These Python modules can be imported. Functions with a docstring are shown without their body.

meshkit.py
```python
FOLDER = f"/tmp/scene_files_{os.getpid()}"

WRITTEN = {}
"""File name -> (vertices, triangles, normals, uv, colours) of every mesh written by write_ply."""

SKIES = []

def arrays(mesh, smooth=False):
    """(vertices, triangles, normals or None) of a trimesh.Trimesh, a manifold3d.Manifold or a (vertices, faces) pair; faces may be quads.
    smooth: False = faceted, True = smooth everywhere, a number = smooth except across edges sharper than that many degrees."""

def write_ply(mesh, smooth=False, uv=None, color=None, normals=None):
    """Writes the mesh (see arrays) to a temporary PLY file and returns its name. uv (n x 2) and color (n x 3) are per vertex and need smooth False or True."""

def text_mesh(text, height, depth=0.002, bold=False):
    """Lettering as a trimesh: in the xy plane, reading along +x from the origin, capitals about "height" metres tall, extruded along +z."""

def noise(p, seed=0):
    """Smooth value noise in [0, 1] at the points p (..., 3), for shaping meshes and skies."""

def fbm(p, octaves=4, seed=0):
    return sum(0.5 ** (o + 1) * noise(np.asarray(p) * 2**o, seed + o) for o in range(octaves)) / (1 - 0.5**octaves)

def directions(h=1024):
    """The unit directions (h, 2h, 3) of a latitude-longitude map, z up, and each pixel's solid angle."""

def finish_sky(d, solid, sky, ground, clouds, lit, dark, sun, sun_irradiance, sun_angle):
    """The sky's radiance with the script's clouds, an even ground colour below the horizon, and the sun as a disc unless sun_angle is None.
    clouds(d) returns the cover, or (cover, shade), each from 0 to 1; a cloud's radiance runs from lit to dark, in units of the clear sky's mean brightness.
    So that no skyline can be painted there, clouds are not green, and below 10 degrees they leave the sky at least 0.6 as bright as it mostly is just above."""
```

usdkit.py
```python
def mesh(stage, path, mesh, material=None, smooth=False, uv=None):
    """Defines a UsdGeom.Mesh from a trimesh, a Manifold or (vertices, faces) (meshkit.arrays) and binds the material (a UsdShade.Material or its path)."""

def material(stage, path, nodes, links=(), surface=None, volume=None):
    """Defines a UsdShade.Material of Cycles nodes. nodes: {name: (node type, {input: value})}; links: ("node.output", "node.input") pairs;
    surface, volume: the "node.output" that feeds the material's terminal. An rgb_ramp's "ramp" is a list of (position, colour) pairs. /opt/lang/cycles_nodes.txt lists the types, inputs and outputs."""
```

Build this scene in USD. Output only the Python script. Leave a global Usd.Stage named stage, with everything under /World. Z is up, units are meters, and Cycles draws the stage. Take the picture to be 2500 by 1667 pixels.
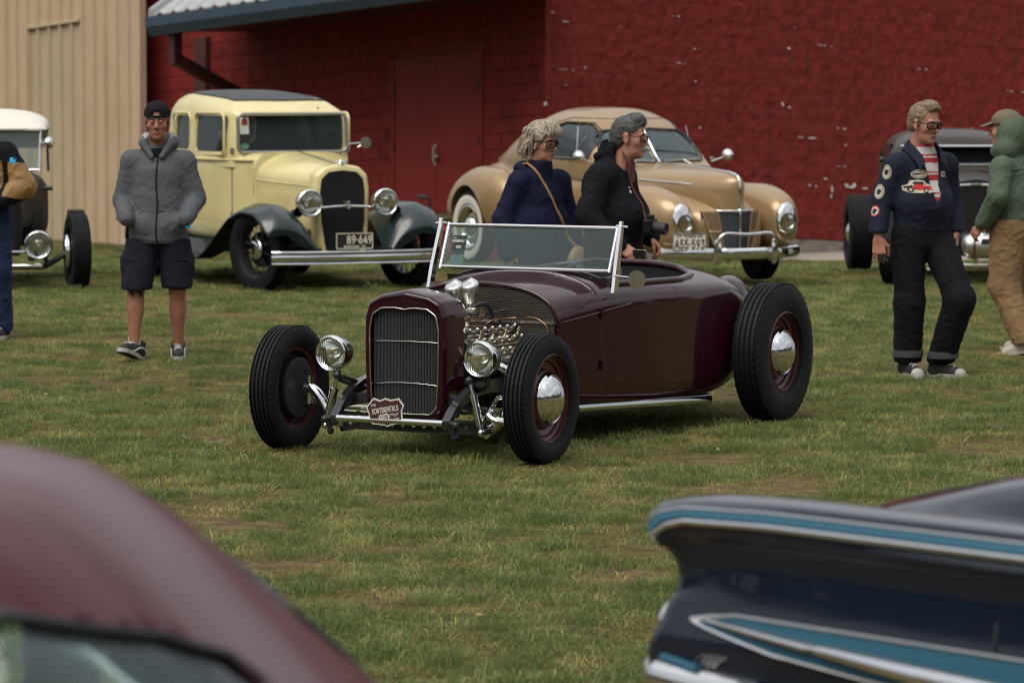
import math, random
import numpy as np, trimesh, usdkit, meshkit
import manifold3d as m3
from shapely.geometry import Polygon, LineString, Point
from shapely import affinity
from pxr import Usd, UsdGeom, UsdLux, UsdShade, Gf, Sdf, Vt

stage = Usd.Stage.CreateInMemory()
UsdGeom.SetStageUpAxis(stage, UsdGeom.Tokens.z)
UsdGeom.SetStageMetersPerUnit(stage, 1.0)
UsdGeom.Xform.Define(stage, '/World')
# ---------------------------------------------------------------- camera, sky, sun
CAM_H, PITCH = 1.875, 3.973
cam = UsdGeom.Camera.Define(stage, '/World/view_camera')
cam.AddTranslateOp().Set(Gf.Vec3d(0, 0, CAM_H))
cam.AddRotateXOp().Set(90.0 - PITCH)
cam.CreateFocalLengthAttr(135.0)
cam.CreateHorizontalApertureAttr(36.0)
cam.CreateVerticalApertureAttr(23.98)
cam.CreateFStopAttr(6.0)
cam.CreateFocusDistanceAttr(17.8)
cam.CreateClippingRangeAttr(Gf.Vec2f(0.1, 2000))
cam.CreateExposureAttr(0.8)
SUN_EL, SUN_AZ = math.radians(58), math.radians(215)      # azimuth = atan2(x, y) of the direction towards the sun
sund = np.array([math.sin(SUN_AZ) * math.cos(SUN_EL), math.cos(SUN_AZ) * math.cos(SUN_EL), math.sin(SUN_EL)])
sun = UsdLux.DistantLight.Define(stage, '/World/sun')
sun.CreateNormalizeAttr(True)
sun.CreateIntensityAttr(0.40)
sun.CreateAngleAttr(45.0)
sun.CreateColorAttr(Gf.Vec3f(1.0, 0.95, 0.87))
_q = Gf.Rotation(Gf.Vec3d(0, 0, 1), Gf.Vec3d(*sund))
sun.AddTransformOp().Set(Gf.Matrix4d(_q, Gf.Vec3d(0, 0, 30)))
usdkit.material(stage, '/World/Looks/sky', {
    'sky': ('sky_texture', {'sky_type': 'single_scattering', 'sun_disc': False, 'sun_elevation': SUN_EL, 'sun_rotation': SUN_AZ, 'aerosol_density': 3.0}),
    'tc': ('texture_coordinate', {}),
    'mp': ('mapping', {'scale': (1.0, 1.0, 2.6)}),
    'n': ('noise_texture', {'scale': 2.2, 'detail': 6.0, 'roughness': 0.55}),
    'r': ('rgb_ramp', {'ramp': [(0.30, (2.6, 2.72, 2.9)), (0.5, (4.6, 4.65, 4.75)), (0.72, (7.4, 7.3, 7.15))]}),
    'sx': ('separate_xyz', {}), 'cie': ('map_range', {'from_min': 0.0, 'from_max': 1.0, 'to_min': 0.42, 'to_max': 1.35, 'clamp': True}), 'mul': ('vector_math', {'math_type': 'scale'}),
    'm': ('mix_color', {'fac': 0.90}),
    'b': ('background_shader', {'strength': 0.10})},
    [('tc.generated', 'mp.vector'), ('mp.vector', 'n.vector'), ('n.fac', 'r.fac'), ('sky.color', 'm.a'), ('r.color', 'm.b'), ('m.result', 'mul.vector1'), ('tc.generated', 'sx.vector'), ('sx.z', 'cie.value'), ('cie.result', 'mul.scale'), ('mul.vector', 'b.color')], surface='b.background')
dome = UsdLux.DomeLight.Define(stage, '/World/sky')
dome.CreateIntensityAttr(1.0)
UsdShade.MaterialBindingAPI.Apply(dome.GetPrim()).Bind(UsdShade.Material.Get(stage, '/World/Looks/sky'))
dome.GetPrim().SetCustomDataByKey('kind', 'structure')
dome.GetPrim().SetCustomDataByKey('label', 'overcast pale grey sky above the car meet')
dome.GetPrim().SetCustomDataByKey('category', 'sky')
# ---------------------------------------------------------------- helpers
PI = math.pi
V = lambda *a: np.array(a, float)
_used = {}
def uname(parent, name):
    k = _used.get((parent, name), 0); _used[(parent, name)] = k + 1
    return name if k == 0 else f'{name}_{k:03d}'
def tagp(p, label=None, cat=None, group=None, kind=None):
    for k, v in (('label', label), ('category', cat), ('group', group), ('kind', kind)):
        if v: p.SetCustomDataByKey(k, v)
    return p
def thing(name, label, cat, loc=(0, 0, 0), rz=0.0, group=None, pitch=0.0):
    x = UsdGeom.Xform.Define(stage, '/World/' + uname('/World', name))
    x.AddTranslateOp().Set(Gf.Vec3d(*map(float, loc))); x.AddRotateZOp().Set(math.degrees(rz))
    if pitch: x.AddRotateYOp().Set(math.degrees(pitch))
    return str(tagp(x.GetPrim(), label, cat, group).GetPath())
def put(name, mesh, mat, parent=None, smooth=35, label=None, cat=None, group=None, kind=None):
    par = parent or '/World'
    if isinstance(mesh, list): mesh = cat_(mesh)
    path = par + '/' + uname(par, name)
    usdkit.mesh(stage, path, mesh, '/World/Looks/' + mat, smooth)
    tagp(stage.GetPrimAtPath(path), label, cat, group, kind)
    return path
def tri(v, f): return trimesh.Trimesh(np.asarray(v, float), np.asarray(f, int), process=False)
def asT(m):
    if isinstance(m, trimesh.Trimesh): return m
    if hasattr(m, 'to_mesh'):
        q = m.to_mesh(); return tri(q.vert_properties[:, :3], q.tri_verts)
    return tri(*m)
def cat_(ms): return trimesh.util.concatenate([asT(m) for m in ms])
def toM(m):
    m = asT(m); m = tri(m.vertices, m.faces); m.merge_vertices(digits_vertex=6); m.update_faces(m.nondegenerate_faces())
    r = m3.Manifold(m3.Mesh(vert_properties=np.asarray(m.vertices, np.float32), tri_verts=np.asarray(m.faces, np.uint32)))
    if r.volume() < 0: r = m3.Manifold(m3.Mesh(vert_properties=np.asarray(m.vertices, np.float32), tri_verts=np.asarray(m.faces[:, ::-1], np.uint32)))
    return r
def grid(P, cu=False, cv=False, flip=False):
    P = np.asarray(P, float); m, n = P.shape[:2]
    i = np.arange(m if cu else m - 1)[:, None]; j = np.arange(n if cv else n - 1)[None, :]
    a = i * n + j; b = ((i + 1) % m) * n + j; c = ((i + 1) % m) * n + (j + 1) % n; d = i * n + (j + 1) % n
    f = np.concatenate([np.stack([a, b, c], -1).reshape(-1, 3), np.stack([a, c, d], -1).reshape(-1, 3)])
    return tri(P.reshape(-1, 3), f[:, ::-1] if flip else f)
def loft(P, caps=True):
    """rings P[m][n][3], closed round; capped with centre fans"""
    P = np.asarray(P, float); m, n = P.shape[:2]; g = grid(P, cv=True)
    if not caps: return g
    v = np.vstack([g.vertices, P[0].mean(0), P[-1].mean(0)]); j = np.arange(n); k = (j + 1) % n
    f0 = np.stack([np.full(n, m * n), j, k], 1); f1 = np.stack([np.full(n, m * n + 1), (m - 1) * n + k, (m - 1) * n + j], 1)
    return tri(v, np.vstack([g.faces, f0, f1]))
def putparts(name, M, mat, par, smooth=35):
    for q in M.decompose(): put(name, asT(q), mat, par, smooth)
def unit(a): a = np.asarray(a, float); return a / max(np.linalg.norm(a), 1e-12)
def frame(t):
    t = unit(t); a = V(0, 0, 1) if abs(t[2]) < .9 else V(1, 0, 0)
    u = unit(np.cross(a, t)); return u, np.cross(t, u)
def smoothpath(p, n=24):
    p = np.asarray(p, float)
    from scipy.interpolate import CubicSpline
    s = np.r_[0, np.cumsum(np.linalg.norm(np.diff(p, axis=0), axis=1))]
    return CubicSpline(s, p)(np.linspace(0, s[-1], n))
def tube(p, r, n=10, closed=False, sy=1.0):
    p = np.asarray(p, float); m = len(p); r = np.broadcast_to(np.asarray(r, float), (m,))
    T = np.roll(p, -1, 0) - np.roll(p, 1, 0) if closed else np.gradient(p, axis=0)
    u, w = frame(T[0]); R = []; a = np.linspace(0, 2 * PI, n, endpoint=False)
    for i in range(m):
        t = unit(T[i]); u = unit(u - t * (u @ t)); w = np.cross(t, u)
        R.append(p[i] + r[i] * (np.cos(a)[:, None] * u + sy * np.sin(a)[:, None] * w))
    return grid(np.array(R), cu=True, cv=True) if closed else loft(R)
def bar(a, b, r, n=10, r2=None): return tube([a, b], [r, r if r2 is None else r2], n)
def lathe(prof, c=(0, 0, 0), ax=(0, 0, 1), n=32):
    """prof: (radius, height) pairs along the axis"""
    u, w = frame(ax); ax = unit(ax); a = np.linspace(0, 2 * PI, n, endpoint=False)
    R = [np.asarray(c, float) + h * ax + max(r, 1e-5) * (np.cos(a)[:, None] * u + np.sin(a)[:, None] * w) for r, h in prof]
    return grid(np.array(R), cv=True)
def box(c, s, rot=None):
    m = trimesh.creation.box(extents=s)
    if rot is not None: m.apply_transform(rot)
    m.apply_translation(c); return m
def rbox(c, s, r=.01, seg=3):
    h = np.maximum(np.asarray(s, float) / 2 - r, 1e-4)
    b = m3.Manifold.sphere(r, seg * 4)
    q = m3.Manifold.batch_hull([b.translate([sx * h[0], sy * h[1], sz * h[2]]) for sx in (-1, 1) for sy in (-1, 1) for sz in (-1, 1)])
    return asT(q.translate(list(map(float, c))))
def obar(a, b, w, h, up=(0, 0, 1)):
    """box bar from a to b, w wide (sideways) and h high"""
    a, b = np.asarray(a, float), np.asarray(b, float); t = unit(b - a); s = unit(np.cross(up, t)); u = np.cross(t, s)
    R = [[p + s * w / 2 * i + u * h / 2 * j for i, j in ((-1, -1), (1, -1), (1, 1), (-1, 1))] for p in (a, b)]
    return loft(R)
def ext(poly, h, o, u, v, n=None):
    """extrude a shapely polygon; its x runs along u and its y along v from o, thickness h along n (default u x v)"""
    u, v = np.asarray(u, float), np.asarray(v, float); n = np.cross(u, v) if n is None else np.asarray(n, float)
    out = []
    for g in getattr(poly, 'geoms', [poly]):
        m = trimesh.creation.extrude_polygon(g, h, engine='earcut')
        T = np.eye(4); T[:3, 0], T[:3, 1], T[:3, 2], T[:3, 3] = u, v, n, o
        m.apply_transform(T)
        out.append(m)
    return cat_(out)
def text(s, h, o, u, v, depth=.003, bold=True, width=None):
    m = meshkit.text_mesh(s, h, depth, bold)
    if width: m.apply_scale([width / (m.bounds[1][0] - m.bounds[0][0]), 1, 1])
    m.apply_translation([-(m.bounds[0][0] + m.bounds[1][0]) / 2, 0, 0])
    T = np.eye(4); T[:3, 0], T[:3, 1], T[:3, 2], T[:3, 3] = u, v, np.cross(u, v), o
    m.apply_transform(T); return m
def rrect(w, h, r, cx=0, cy=0): return Polygon([(cx - w / 2 + r, cy - h / 2 + r), (cx + w / 2 - r, cy - h / 2 + r), (cx + w / 2 - r, cy + h / 2 - r), (cx - w / 2 + r, cy + h / 2 - r)]).buffer(r, 6)
def rpoly(pts, r): return Polygon(pts).buffer(-r).buffer(r, 6)
def mirror(m):
    m = asT(m).copy(); m.vertices[:, 1] *= -1; m.faces = m.faces[:, ::-1]; return m
def ip(x, xs, ys): return float(np.interp(x, xs, ys))
def sp(xs, ys):
    from scipy.interpolate import PchipInterpolator
    return PchipInterpolator(xs, ys)
def superring(cx, w, zt, zb, n=40, et=2.6, eb=3.0, zm=None, x=None):
    """closed ring in the plane x: half width w about y=0, top zt, bottom zb, widest at zm; exponents for the upper and lower halves"""
    zm = (zt + zb) / 2 if zm is None else zm; a = np.linspace(0, 2 * PI, n, endpoint=False); c, s = np.cos(a), np.sin(a)
    e = np.where(s >= 0, et, eb)
    y = w * np.sign(c) * np.abs(c) ** (2 / e); z = zm + np.where(s >= 0, zt - zm, zm - zb) * np.sign(s) * np.abs(s) ** (2 / e)
    return np.stack([np.full(n, cx), y, z], 1)
def raycast(m, o, d):
    """nearest hit points of rays o[i] + t d on the mesh, NaN where they miss"""
    o = np.atleast_2d(o); d = unit(d); T = m.triangles; e1, e2 = T[:, 1] - T[:, 0], T[:, 2] - T[:, 0]; P = np.cross(d, e2); det = (e1 * P).sum(1); ok = np.abs(det) > 1e-12; inv = np.where(ok, 1 / np.where(ok, det, 1), 0); out = np.full(o.shape, np.nan)
    for i, p in enumerate(o):
        s_ = p - T[:, 0]; u = (s_ * P).sum(1) * inv; Q = np.cross(s_, e1); w = (Q @ d) * inv; t = (e2 * Q).sum(1) * inv
        h = ok & (u >= -1e-6) & (w >= -1e-6) & (u + w <= 1 + 1e-6) & (t > 0)
        if h.any(): out[i] = p + d * t[h].min()
    return out
def drape(m, pts, d, off=.003):
    q = raycast(m, pts, d); q = q[~np.isnan(q[:, 0])]; return q - unit(d) * off
def decal(m, poly, o, u, d, off=.003, h=.012):
    """lay a flat shape (x along u, y up) on the mesh, seen along d"""
    d = unit(d); u = unit(np.asarray(u, float) - d * (np.asarray(u, float) @ d)); v = np.cross(u, -d) if False else np.cross(-d, u)
    out = []
    for g in getattr(poly, 'geoms', [poly]):
        b = g.segmentize(h); vv, ff = trimesh.creation.triangulate_polygon(b, engine='earcut')
        for _ in range(1):
            tm = trimesh.Trimesh(np.c_[vv, np.zeros(len(vv))], ff, process=False)
            if len(vv) < 400: tm = tm.subdivide_to_size(max(h * 2, .02))
            vv, ff = tm.vertices[:, :2], tm.faces
        P = np.asarray(o, float) + vv[:, :1] * u + vv[:, 1:] * v; q = raycast(m, P - d * .6, d); ok = ~np.isnan(q[:, 0])
        if not ok.all(): q[~ok] = P[~ok] if not ok.any() else P[~ok] + d * np.nanmean(((q - P)[ok] @ d))
        out.append(tri(q - d * off, ff))
    return cat_(out)
# ---------------------------------------------------------------- materials
def pm(name, col, rough=.5, metal=0., coat=0., var=0., vs=5., bump=0., bs=60., spec=.5, dirt=None, streak=None, ds=3., dth=(.55, .7), **kw):
    nodes = {'p': ('principled_bsdf', {'base_color': col, 'roughness': rough, 'metallic': metal, 'coat_weight': coat, 'coat_roughness': .02, 'specular_ior_level': spec, **kw})}
    links = []
    if var or bump or dirt or streak: nodes['tc'] = ('texture_coordinate', {})
    last = None
    if var:
        nodes['n'] = ('noise_texture', {'scale': vs, 'detail': 5.0, 'roughness': .6})
        lo = tuple(max(0, c * (1 - var)) for c in col); hi = tuple(c * (1 + var) for c in col)
        nodes['r'] = ('rgb_ramp', {'ramp': [(.3, lo), (.7, hi)]})
        links += [('tc.object', 'n.vector'), ('n.fac', 'r.fac')]; last = 'r.color'
    if dirt:
        nodes['dn'] = ('noise_texture', {'scale': ds, 'detail': 7.0, 'roughness': .65}); nodes['dr'] = ('map_range', {'from_min': dth[0], 'from_max': dth[1], 'clamp': True})
        nodes['dm'] = ('mix_color', {'a': col, 'b': dirt}); links += [('tc.object', 'dn.vector'), ('dn.fac', 'dr.value'), ('dr.result', 'dm.fac')]
        if last: links.append((last, 'dm.a'))
        last = 'dm.result'
    if streak:
        nodes['sm'] = ('mapping', {'scale': (1.6, 1.6, .22)}); nodes['sn'] = ('noise_texture', {'scale': 2.4, 'detail': 8.0, 'roughness': .7}); nodes['sr'] = ('map_range', {'from_min': .50, 'from_max': .78, 'to_max': .75, 'clamp': True}); nodes['sx'] = ('mix_color', {'a': col, 'b': streak})
        links += [('tc.object', 'sm.vector'), ('sm.vector', 'sn.vector'), ('sn.fac', 'sr.value'), ('sr.result', 'sx.fac')]
        if last: links.append((last, 'sx.a'))
        last = 'sx.result'
    if last: links.append((last, 'p.base_color'))
    if bump:
        nodes['bn'] = ('noise_texture', {'scale': bs, 'detail': 4.0}); nodes['b'] = ('bump', {'strength': min(1., bump), 'distance': .004 * max(1., bump)})
        links += [('tc.object', 'bn.vector'), ('bn.fac', 'b.height'), ('b.normal', 'p.normal')]
    usdkit.material(stage, '/World/Looks/' + name, nodes, links, surface='p.BSDF')
    return name
def glassm(name, tint=(.75, .85, .82), rough=.02, ior=1.45, dust=0.):
    usdkit.material(stage, '/World/Looks/' + name, {'du': ('diffuse_bsdf', {'color': (.30, .36, .38)}), 'md': ('mix_closure', {'fac': dust}), 't': ('transparent_bsdf', {'color': tint}), 'g': ('glossy_bsdf', {'color': (.9, .95, .95), 'roughness': rough}), 'f': ('fresnel', {'IOR': ior}), 'm': ('mix_closure', {})},
                    [('f.fac', 'm.fac'), ('t.BSDF', 'm.closure1'), ('g.BSDF', 'm.closure2'), ('m.closure', 'md.closure1'), ('du.BSDF', 'md.closure2')], surface='md.closure')
pm('chrome', (.78, .79, .80), .06, 1.0, bump=.03, bs=25)
pm('chrome_worn', (.62, .60, .55), .20, 1.0, var=.12, bump=.12, bs=90)
pm('aluminium', (.62, .62, .60), .32, 1.0, var=.08, bump=.06, bs=120)
pm('tyre_rubber', (.0065, .0072, .0088), .62, spec=.2, var=.25, vs=9, bump=.15, bs=140, dirt=(.032, .031, .028), ds=7, dth=(.62, .9))
pm('black_rubber', (.012, .012, .013), .6)
pm('black_paint', (.010, .010, .012), .22, coat=.6)
pm('black_iron', (.014, .014, .015), .45, var=.2, bump=.1)
pm('dark_interior', (.012, .012, .014), .75)
glassm('window_glass', (.72, .82, .80), ior=1.6, dust=.045); glassm('dark_glass', (.34, .40, .40), ior=1.6, dust=.035)
# ---------------------------------------------------------------- ground
_ty = sp([0, 30, 34, 36.5, 38, 40, 42, 45, 48, 70, 200], [0, 0, .0, .0, -.045, -.14, -.24, -.37, -.455, -.46, -.46])
def terr(x, y): return _ty(np.clip(y, 0, 199)) + .012 * (meshkit.noise(np.stack([np.asarray(x) * .35, np.asarray(y) * .35, np.zeros_like(x)], -1), 5) - .5)
usdkit.material(stage, '/World/Looks/lawn_soil', {
    'g': ('geometry', {}), 'n1': ('noise_texture', {'scale': .45, 'detail': 6.0, 'roughness': .6}), 'n2': ('noise_texture', {'scale': 9.0, 'detail': 8.0, 'roughness': .7}),
    'r1': ('rgb_ramp', {'ramp': [(.3, (.075, .072, .024)), (.5, (.105, .085, .034)), (.62, (.15, .105, .055)), (.74, (.10, .062, .038))]}),
    'r2': ('rgb_ramp', {'ramp': [(.35, (.45, .45, .45)), (.65, (1.25, 1.25, 1.25))]}),
    'm': ('mix_color', {'blend_type': 'multiply', 'fac': 1.0}), 'b': ('bump', {'strength': 1.0, 'distance': .03}), 'p': ('principled_bsdf', {'roughness': .95, 'specular_ior_level': .1})},
    [('g.position', 'n1.vector'), ('g.position', 'n2.vector'), ('n1.fac', 'r1.fac'), ('n2.fac', 'r2.fac'), ('r1.color', 'm.a'), ('r2.color', 'm.b'), ('m.result', 'p.base_color'), ('n2.fac', 'b.height'), ('b.normal', 'p.normal')], surface='p.BSDF')
xs = np.r_[-300, -120, -60, np.linspace(-14, 14, 57), 60, 120, 300]; ys = np.r_[-200, -60, -10, np.linspace(0, 54, 109), 70, 120, 300]
X, Y = np.meshgrid(xs, ys, indexing='ij')
put('lawn', grid(np.stack([X, Y, terr(X, Y)], -1)), 'lawn_soil', smooth=True, label='mown lawn with worn brown patches running to the buildings', cat='lawn', kind='structure')
# grass: clumps of blades, instanced
rng = np.random.default_rng(7)
def clump(nb, size, hmin, hmax, seed, lean=.6):
    r = np.random.default_rng(seed); v = []; f = []
    for i in range(nb):
        p = np.r_[r.normal(0, size / 3.2, 2), 0]; h = r.uniform(hmin, hmax); a = r.uniform(0, 2 * PI); l = r.uniform(.1, lean) * h * 1.5
        w = r.uniform(.0011, .0026); d = V(math.cos(a), math.sin(a), 0); a2 = r.uniform(0, 2 * PI); s = V(math.cos(a2), math.sin(a2), 0)
        k = len(v); m = p + d * l * .35 + V(0, 0, h * .62); t = p + d * l + V(0, 0, h * r.uniform(.55, 1.))
        v += [p - s * w, p + s * w, m - s * w * .8, m + s * w * .8, t]
        f += [(k, k + 1, k + 3), (k, k + 3, k + 2), (k + 2, k + 3, k + 4)]
    return tri(v, f)
def grassm(name, a, b, c):
    usdkit.material(stage, '/World/Looks/' + name, {
        'o': ('object_info', {}), 'gp': ('geometry', {}), 'ln': ('noise_texture', {'scale': 3.6, 'detail': 6.0, 'roughness': .65}),
        'ad': ('math', {'math_type': 'multiply_add', 'value2': .30, 'value3': -.15}), 'su': ('math', {'math_type': 'add'}),
        'isl': ('math', {'math_type': 'multiply_add', 'value2': .56, 'value3': -.28}), 'su2': ('math', {'math_type': 'add'}),
        'r': ('rgb_ramp', {'ramp': [(.20, a), (.50, b), (.80, c)]}),
        'd': ('principled_bsdf', {'roughness': .6, 'specular_ior_level': .25}), 't': ('translucent_bsdf', {}), 'm': ('mix_closure', {'fac': .3})},
        [('gp.position', 'ln.vector'), ('o.random', 'ad.value1'), ('ln.fac', 'su.value1'), ('ad.value', 'su.value2'), ('gp.random_per_island', 'isl.value1'), ('su.value', 'su2.value1'), ('isl.value', 'su2.value2'), ('su2.value', 'r.fac'),
         ('r.color', 'd.base_color'), ('r.color', 't.color'), ('d.BSDF', 'm.closure1'), ('t.BSDF', 'm.closure2')], surface='m.closure')
grassm('grass_green', (.11, .150, .045), (.35, .345, .125), (.68, .54, .25))
grassm('grass_dry', (.18, .175, .052), (.44, .365, .135), (.66, .50, .24))
def grass_field():
    path = '/World/grass'
    pi = UsdGeom.PointInstancer.Define(stage, path)
    protos = []
    spec = [(95, .15, .014, .046, .9, 'grass_green'), (95, .17, .012, .036, 1.2, 'grass_green'), (95, .18, .008, .028, 1.7, 'grass_dry'), (85, .10, .026, .060, .75, 'grass_green')]
    for i, (nb, sz, h0, h1, ln, mt) in enumerate(spec):
        usdkit.mesh(stage, f'{path}/clump_{i + 1:03d}', clump(nb, sz, h0, h1, 40 + i, ln), '/World/Looks/' + mt, False)
        protos.append(Sdf.Path(f'{path}/clump_{i + 1:03d}'))
    pi.CreatePrototypesRel().SetTargets(protos)
    pts = []
    for y0, y1, sp_ in ((9.5, 22, .115), (22, 34, .14), (34, 53.2, .19)):
        ny = int((y1 - y0) / sp_)
        for j in range(ny):
            y = y0 + (j + .5) * sp_; hw = .145 * y + .8; nx = int(2 * hw / sp_)
            x = -hw + (np.arange(nx) + .5) * sp_
            pts.append(np.stack([x + rng.uniform(-.5, .5, nx) * sp_, y + rng.uniform(-.5, .5, nx) * sp_, np.zeros(nx)], 1))
    P = np.concatenate(pts)
    # keep the paved strip bare
    P = P[~((P[:, 0] > 2.2) & (P[:, 1] > 47.9))]; P = P[~((P[:, 0] < 0) & (P[:, 1] > 50 + (-2.9 - P[:, 0]) * 1.1))]
    bare = meshkit.fbm(np.c_[P[:, :2] * 2.2, np.zeros(len(P))], 4, 3); n2 = meshkit.fbm(np.c_[P[:, :2] * 4.2, np.zeros(len(P))], 3, 9)
    P = P[~((bare < .38) & (rng.random(len(P)) < .85))]
    bare = meshkit.fbm(np.c_[P[:, :2] * 2.2, np.zeros(len(P))], 4, 3); n2 = meshkit.fbm(np.c_[P[:, :2] * 4.2, np.zeros(len(P))], 3, 9)
    P[:, 2] = terr(P[:, 0], P[:, 1]) - .003
    u = rng.random(len(P)); idx = np.where(u < .45, 0, 1)
    idx = np.where((n2 + .5 * (u - .5) > .62) | (bare < .40), 2, idx); idx = np.where((n2 < .46) & (u < .34), 3, idx)
    s = rng.uniform(.6, 1.5, len(P)) * (1 + .15 * (P[:, 1] > 34)); a = rng.uniform(0, 2 * PI, len(P))
    pi.CreateProtoIndicesAttr(Vt.IntArray.FromNumpy(idx.astype(np.int32)))
    pi.CreatePositionsAttr(Vt.Vec3fArray.FromNumpy(P.astype(np.float32)))
    pi.CreateScalesAttr(Vt.Vec3fArray.FromNumpy(np.stack([s, s, s * rng.uniform(.8, 1.15, len(P))], 1).astype(np.float32)))
    pi.CreateOrientationsAttr(Vt.QuathArray([Gf.Quath(float(math.cos(t / 2)), 0, 0, float(math.sin(t / 2))) for t in a]))
    tagp(pi.GetPrim(), 'short patchy green and straw-coloured grass covering the lawn', 'grass', kind='stuff')
    return len(P)
grass_field()
# ---------------------------------------------------------------- red block building
pm('red_block', (.172, .0235, .018), .75, streak=(.085, .018, .015), var=.22, vs=11, bump=.9, bs=40, spec=.12, dirt=(.085, .0085, .007), ds=8, dth=(.52, .72))
pm('red_block_smooth', (.165, .021, .017), .65, streak=(.06, .014, .012), var=.16, vs=4, bump=.35, bs=45, spec=.12, dirt=(.05, .012, .012), ds=2.2, dth=(.56, .72))
pm('red_mortar', (.135, .017, .014), .8, var=.2, bump=.6)
pm('red_door_paint', (.17, .019, .016), .5, spec=.2, var=.10, vs=3, dirt=(.12, .015, .013), ds=2, bump=.05)
pm('red_brown_steel', (.050, .014, .014), .5, var=.2)
pm('footing_concrete', (.20, .175, .155), .9, var=.3, vs=5, bump=.6, dirt=(.07, .055, .05), ds=6)
pm('pavement_concrete', (.30, .265, .22), .9, var=.15, vs=3, bump=.4)
pm('chip_white', (.62, .60, .56), .8, var=.15)
pm('canopy_blue', (.030, .055, .085), .45, var=.1, bump=.05)
pm('canopy_sheet', (.36, .37, .37), .4, .35, var=.1)
pm('hinge_dark', (.02, .008, .008), .5)
pm('latch_metal', (.55, .52, .45), .35, .8)
CORN = V(.39, 46.9); DL = V(-.656, .755); DR = V(.755, .656); NL = V(-.755, -.656); NR = V(.656, -.755)
TILT = .091
def wp(side, t, z, out=0.):
    """point on a wall: t metres from the corner, z above the datum at the corner, out from the face; level courses run down the lawn's slope"""
    d, n = (DL, NL) if side == 'L' else (DR, NR)
    q = CORN + d * t + n * out
    return V(q[0], q[1], z - TILT * (CORN[1] + d[1] * t - CORN[1]))
bld = thing('block_building', 'red painted concrete block building with a blue edged canopy over its double doors', 'building', (0, 0, 0))
core = []
for side, t1 in (('L', 11.0), ('R', 34.0)):
    a, b = -.25, 5.2
    core.append(loft([[wp(side, t, z, o) for z, o in ((-1.2, -.02), (b, -.02), (b, -.35), (-1.2, -.35))] for t in (.02, t1)]))
put('wall', core, 'red_mortar', bld, 20)
CH, BL = .194, .395
def block(side, t0, t1, z0, z1, rough, r):
    g = .005; gu = .0012 if rough else .004; g = .0022 if rough else .004; nu, nv = (7, 4) if rough else (2, 2)
    us = np.linspace(t0 + gu, t1 - gu, nu); vs = np.linspace(z0 + g, z1 - g, nv)
    F = np.array([[wp(side, u, v, (.024 + .015 * (meshkit.noise(V(u * 9, v * 9, 1.) ) - .5) + .012 * (meshkit.noise(V(u * 26, v * 26, 4.)) - .5)) if rough else .006 + r.uniform(-.001, .001)) for v in vs] for u in us])
    B = np.array([[wp(side, u, v, -.018) for v in vs] for u in us])
    rim = lambda A: np.concatenate([A[:, 0], A[-1, 1:], A[-2::-1, -1], A[0, -2:0:-1]])
    return cat_([grid(F), grid(np.array([rim(B), rim(F)]), cv=True)])
def in_door(t0, t1, z0): return t1 > 1.13 and t0 < 2.94 and z0 < 2.27
r = np.random.default_rng(3); blocks = []
ZB = -.155
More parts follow.
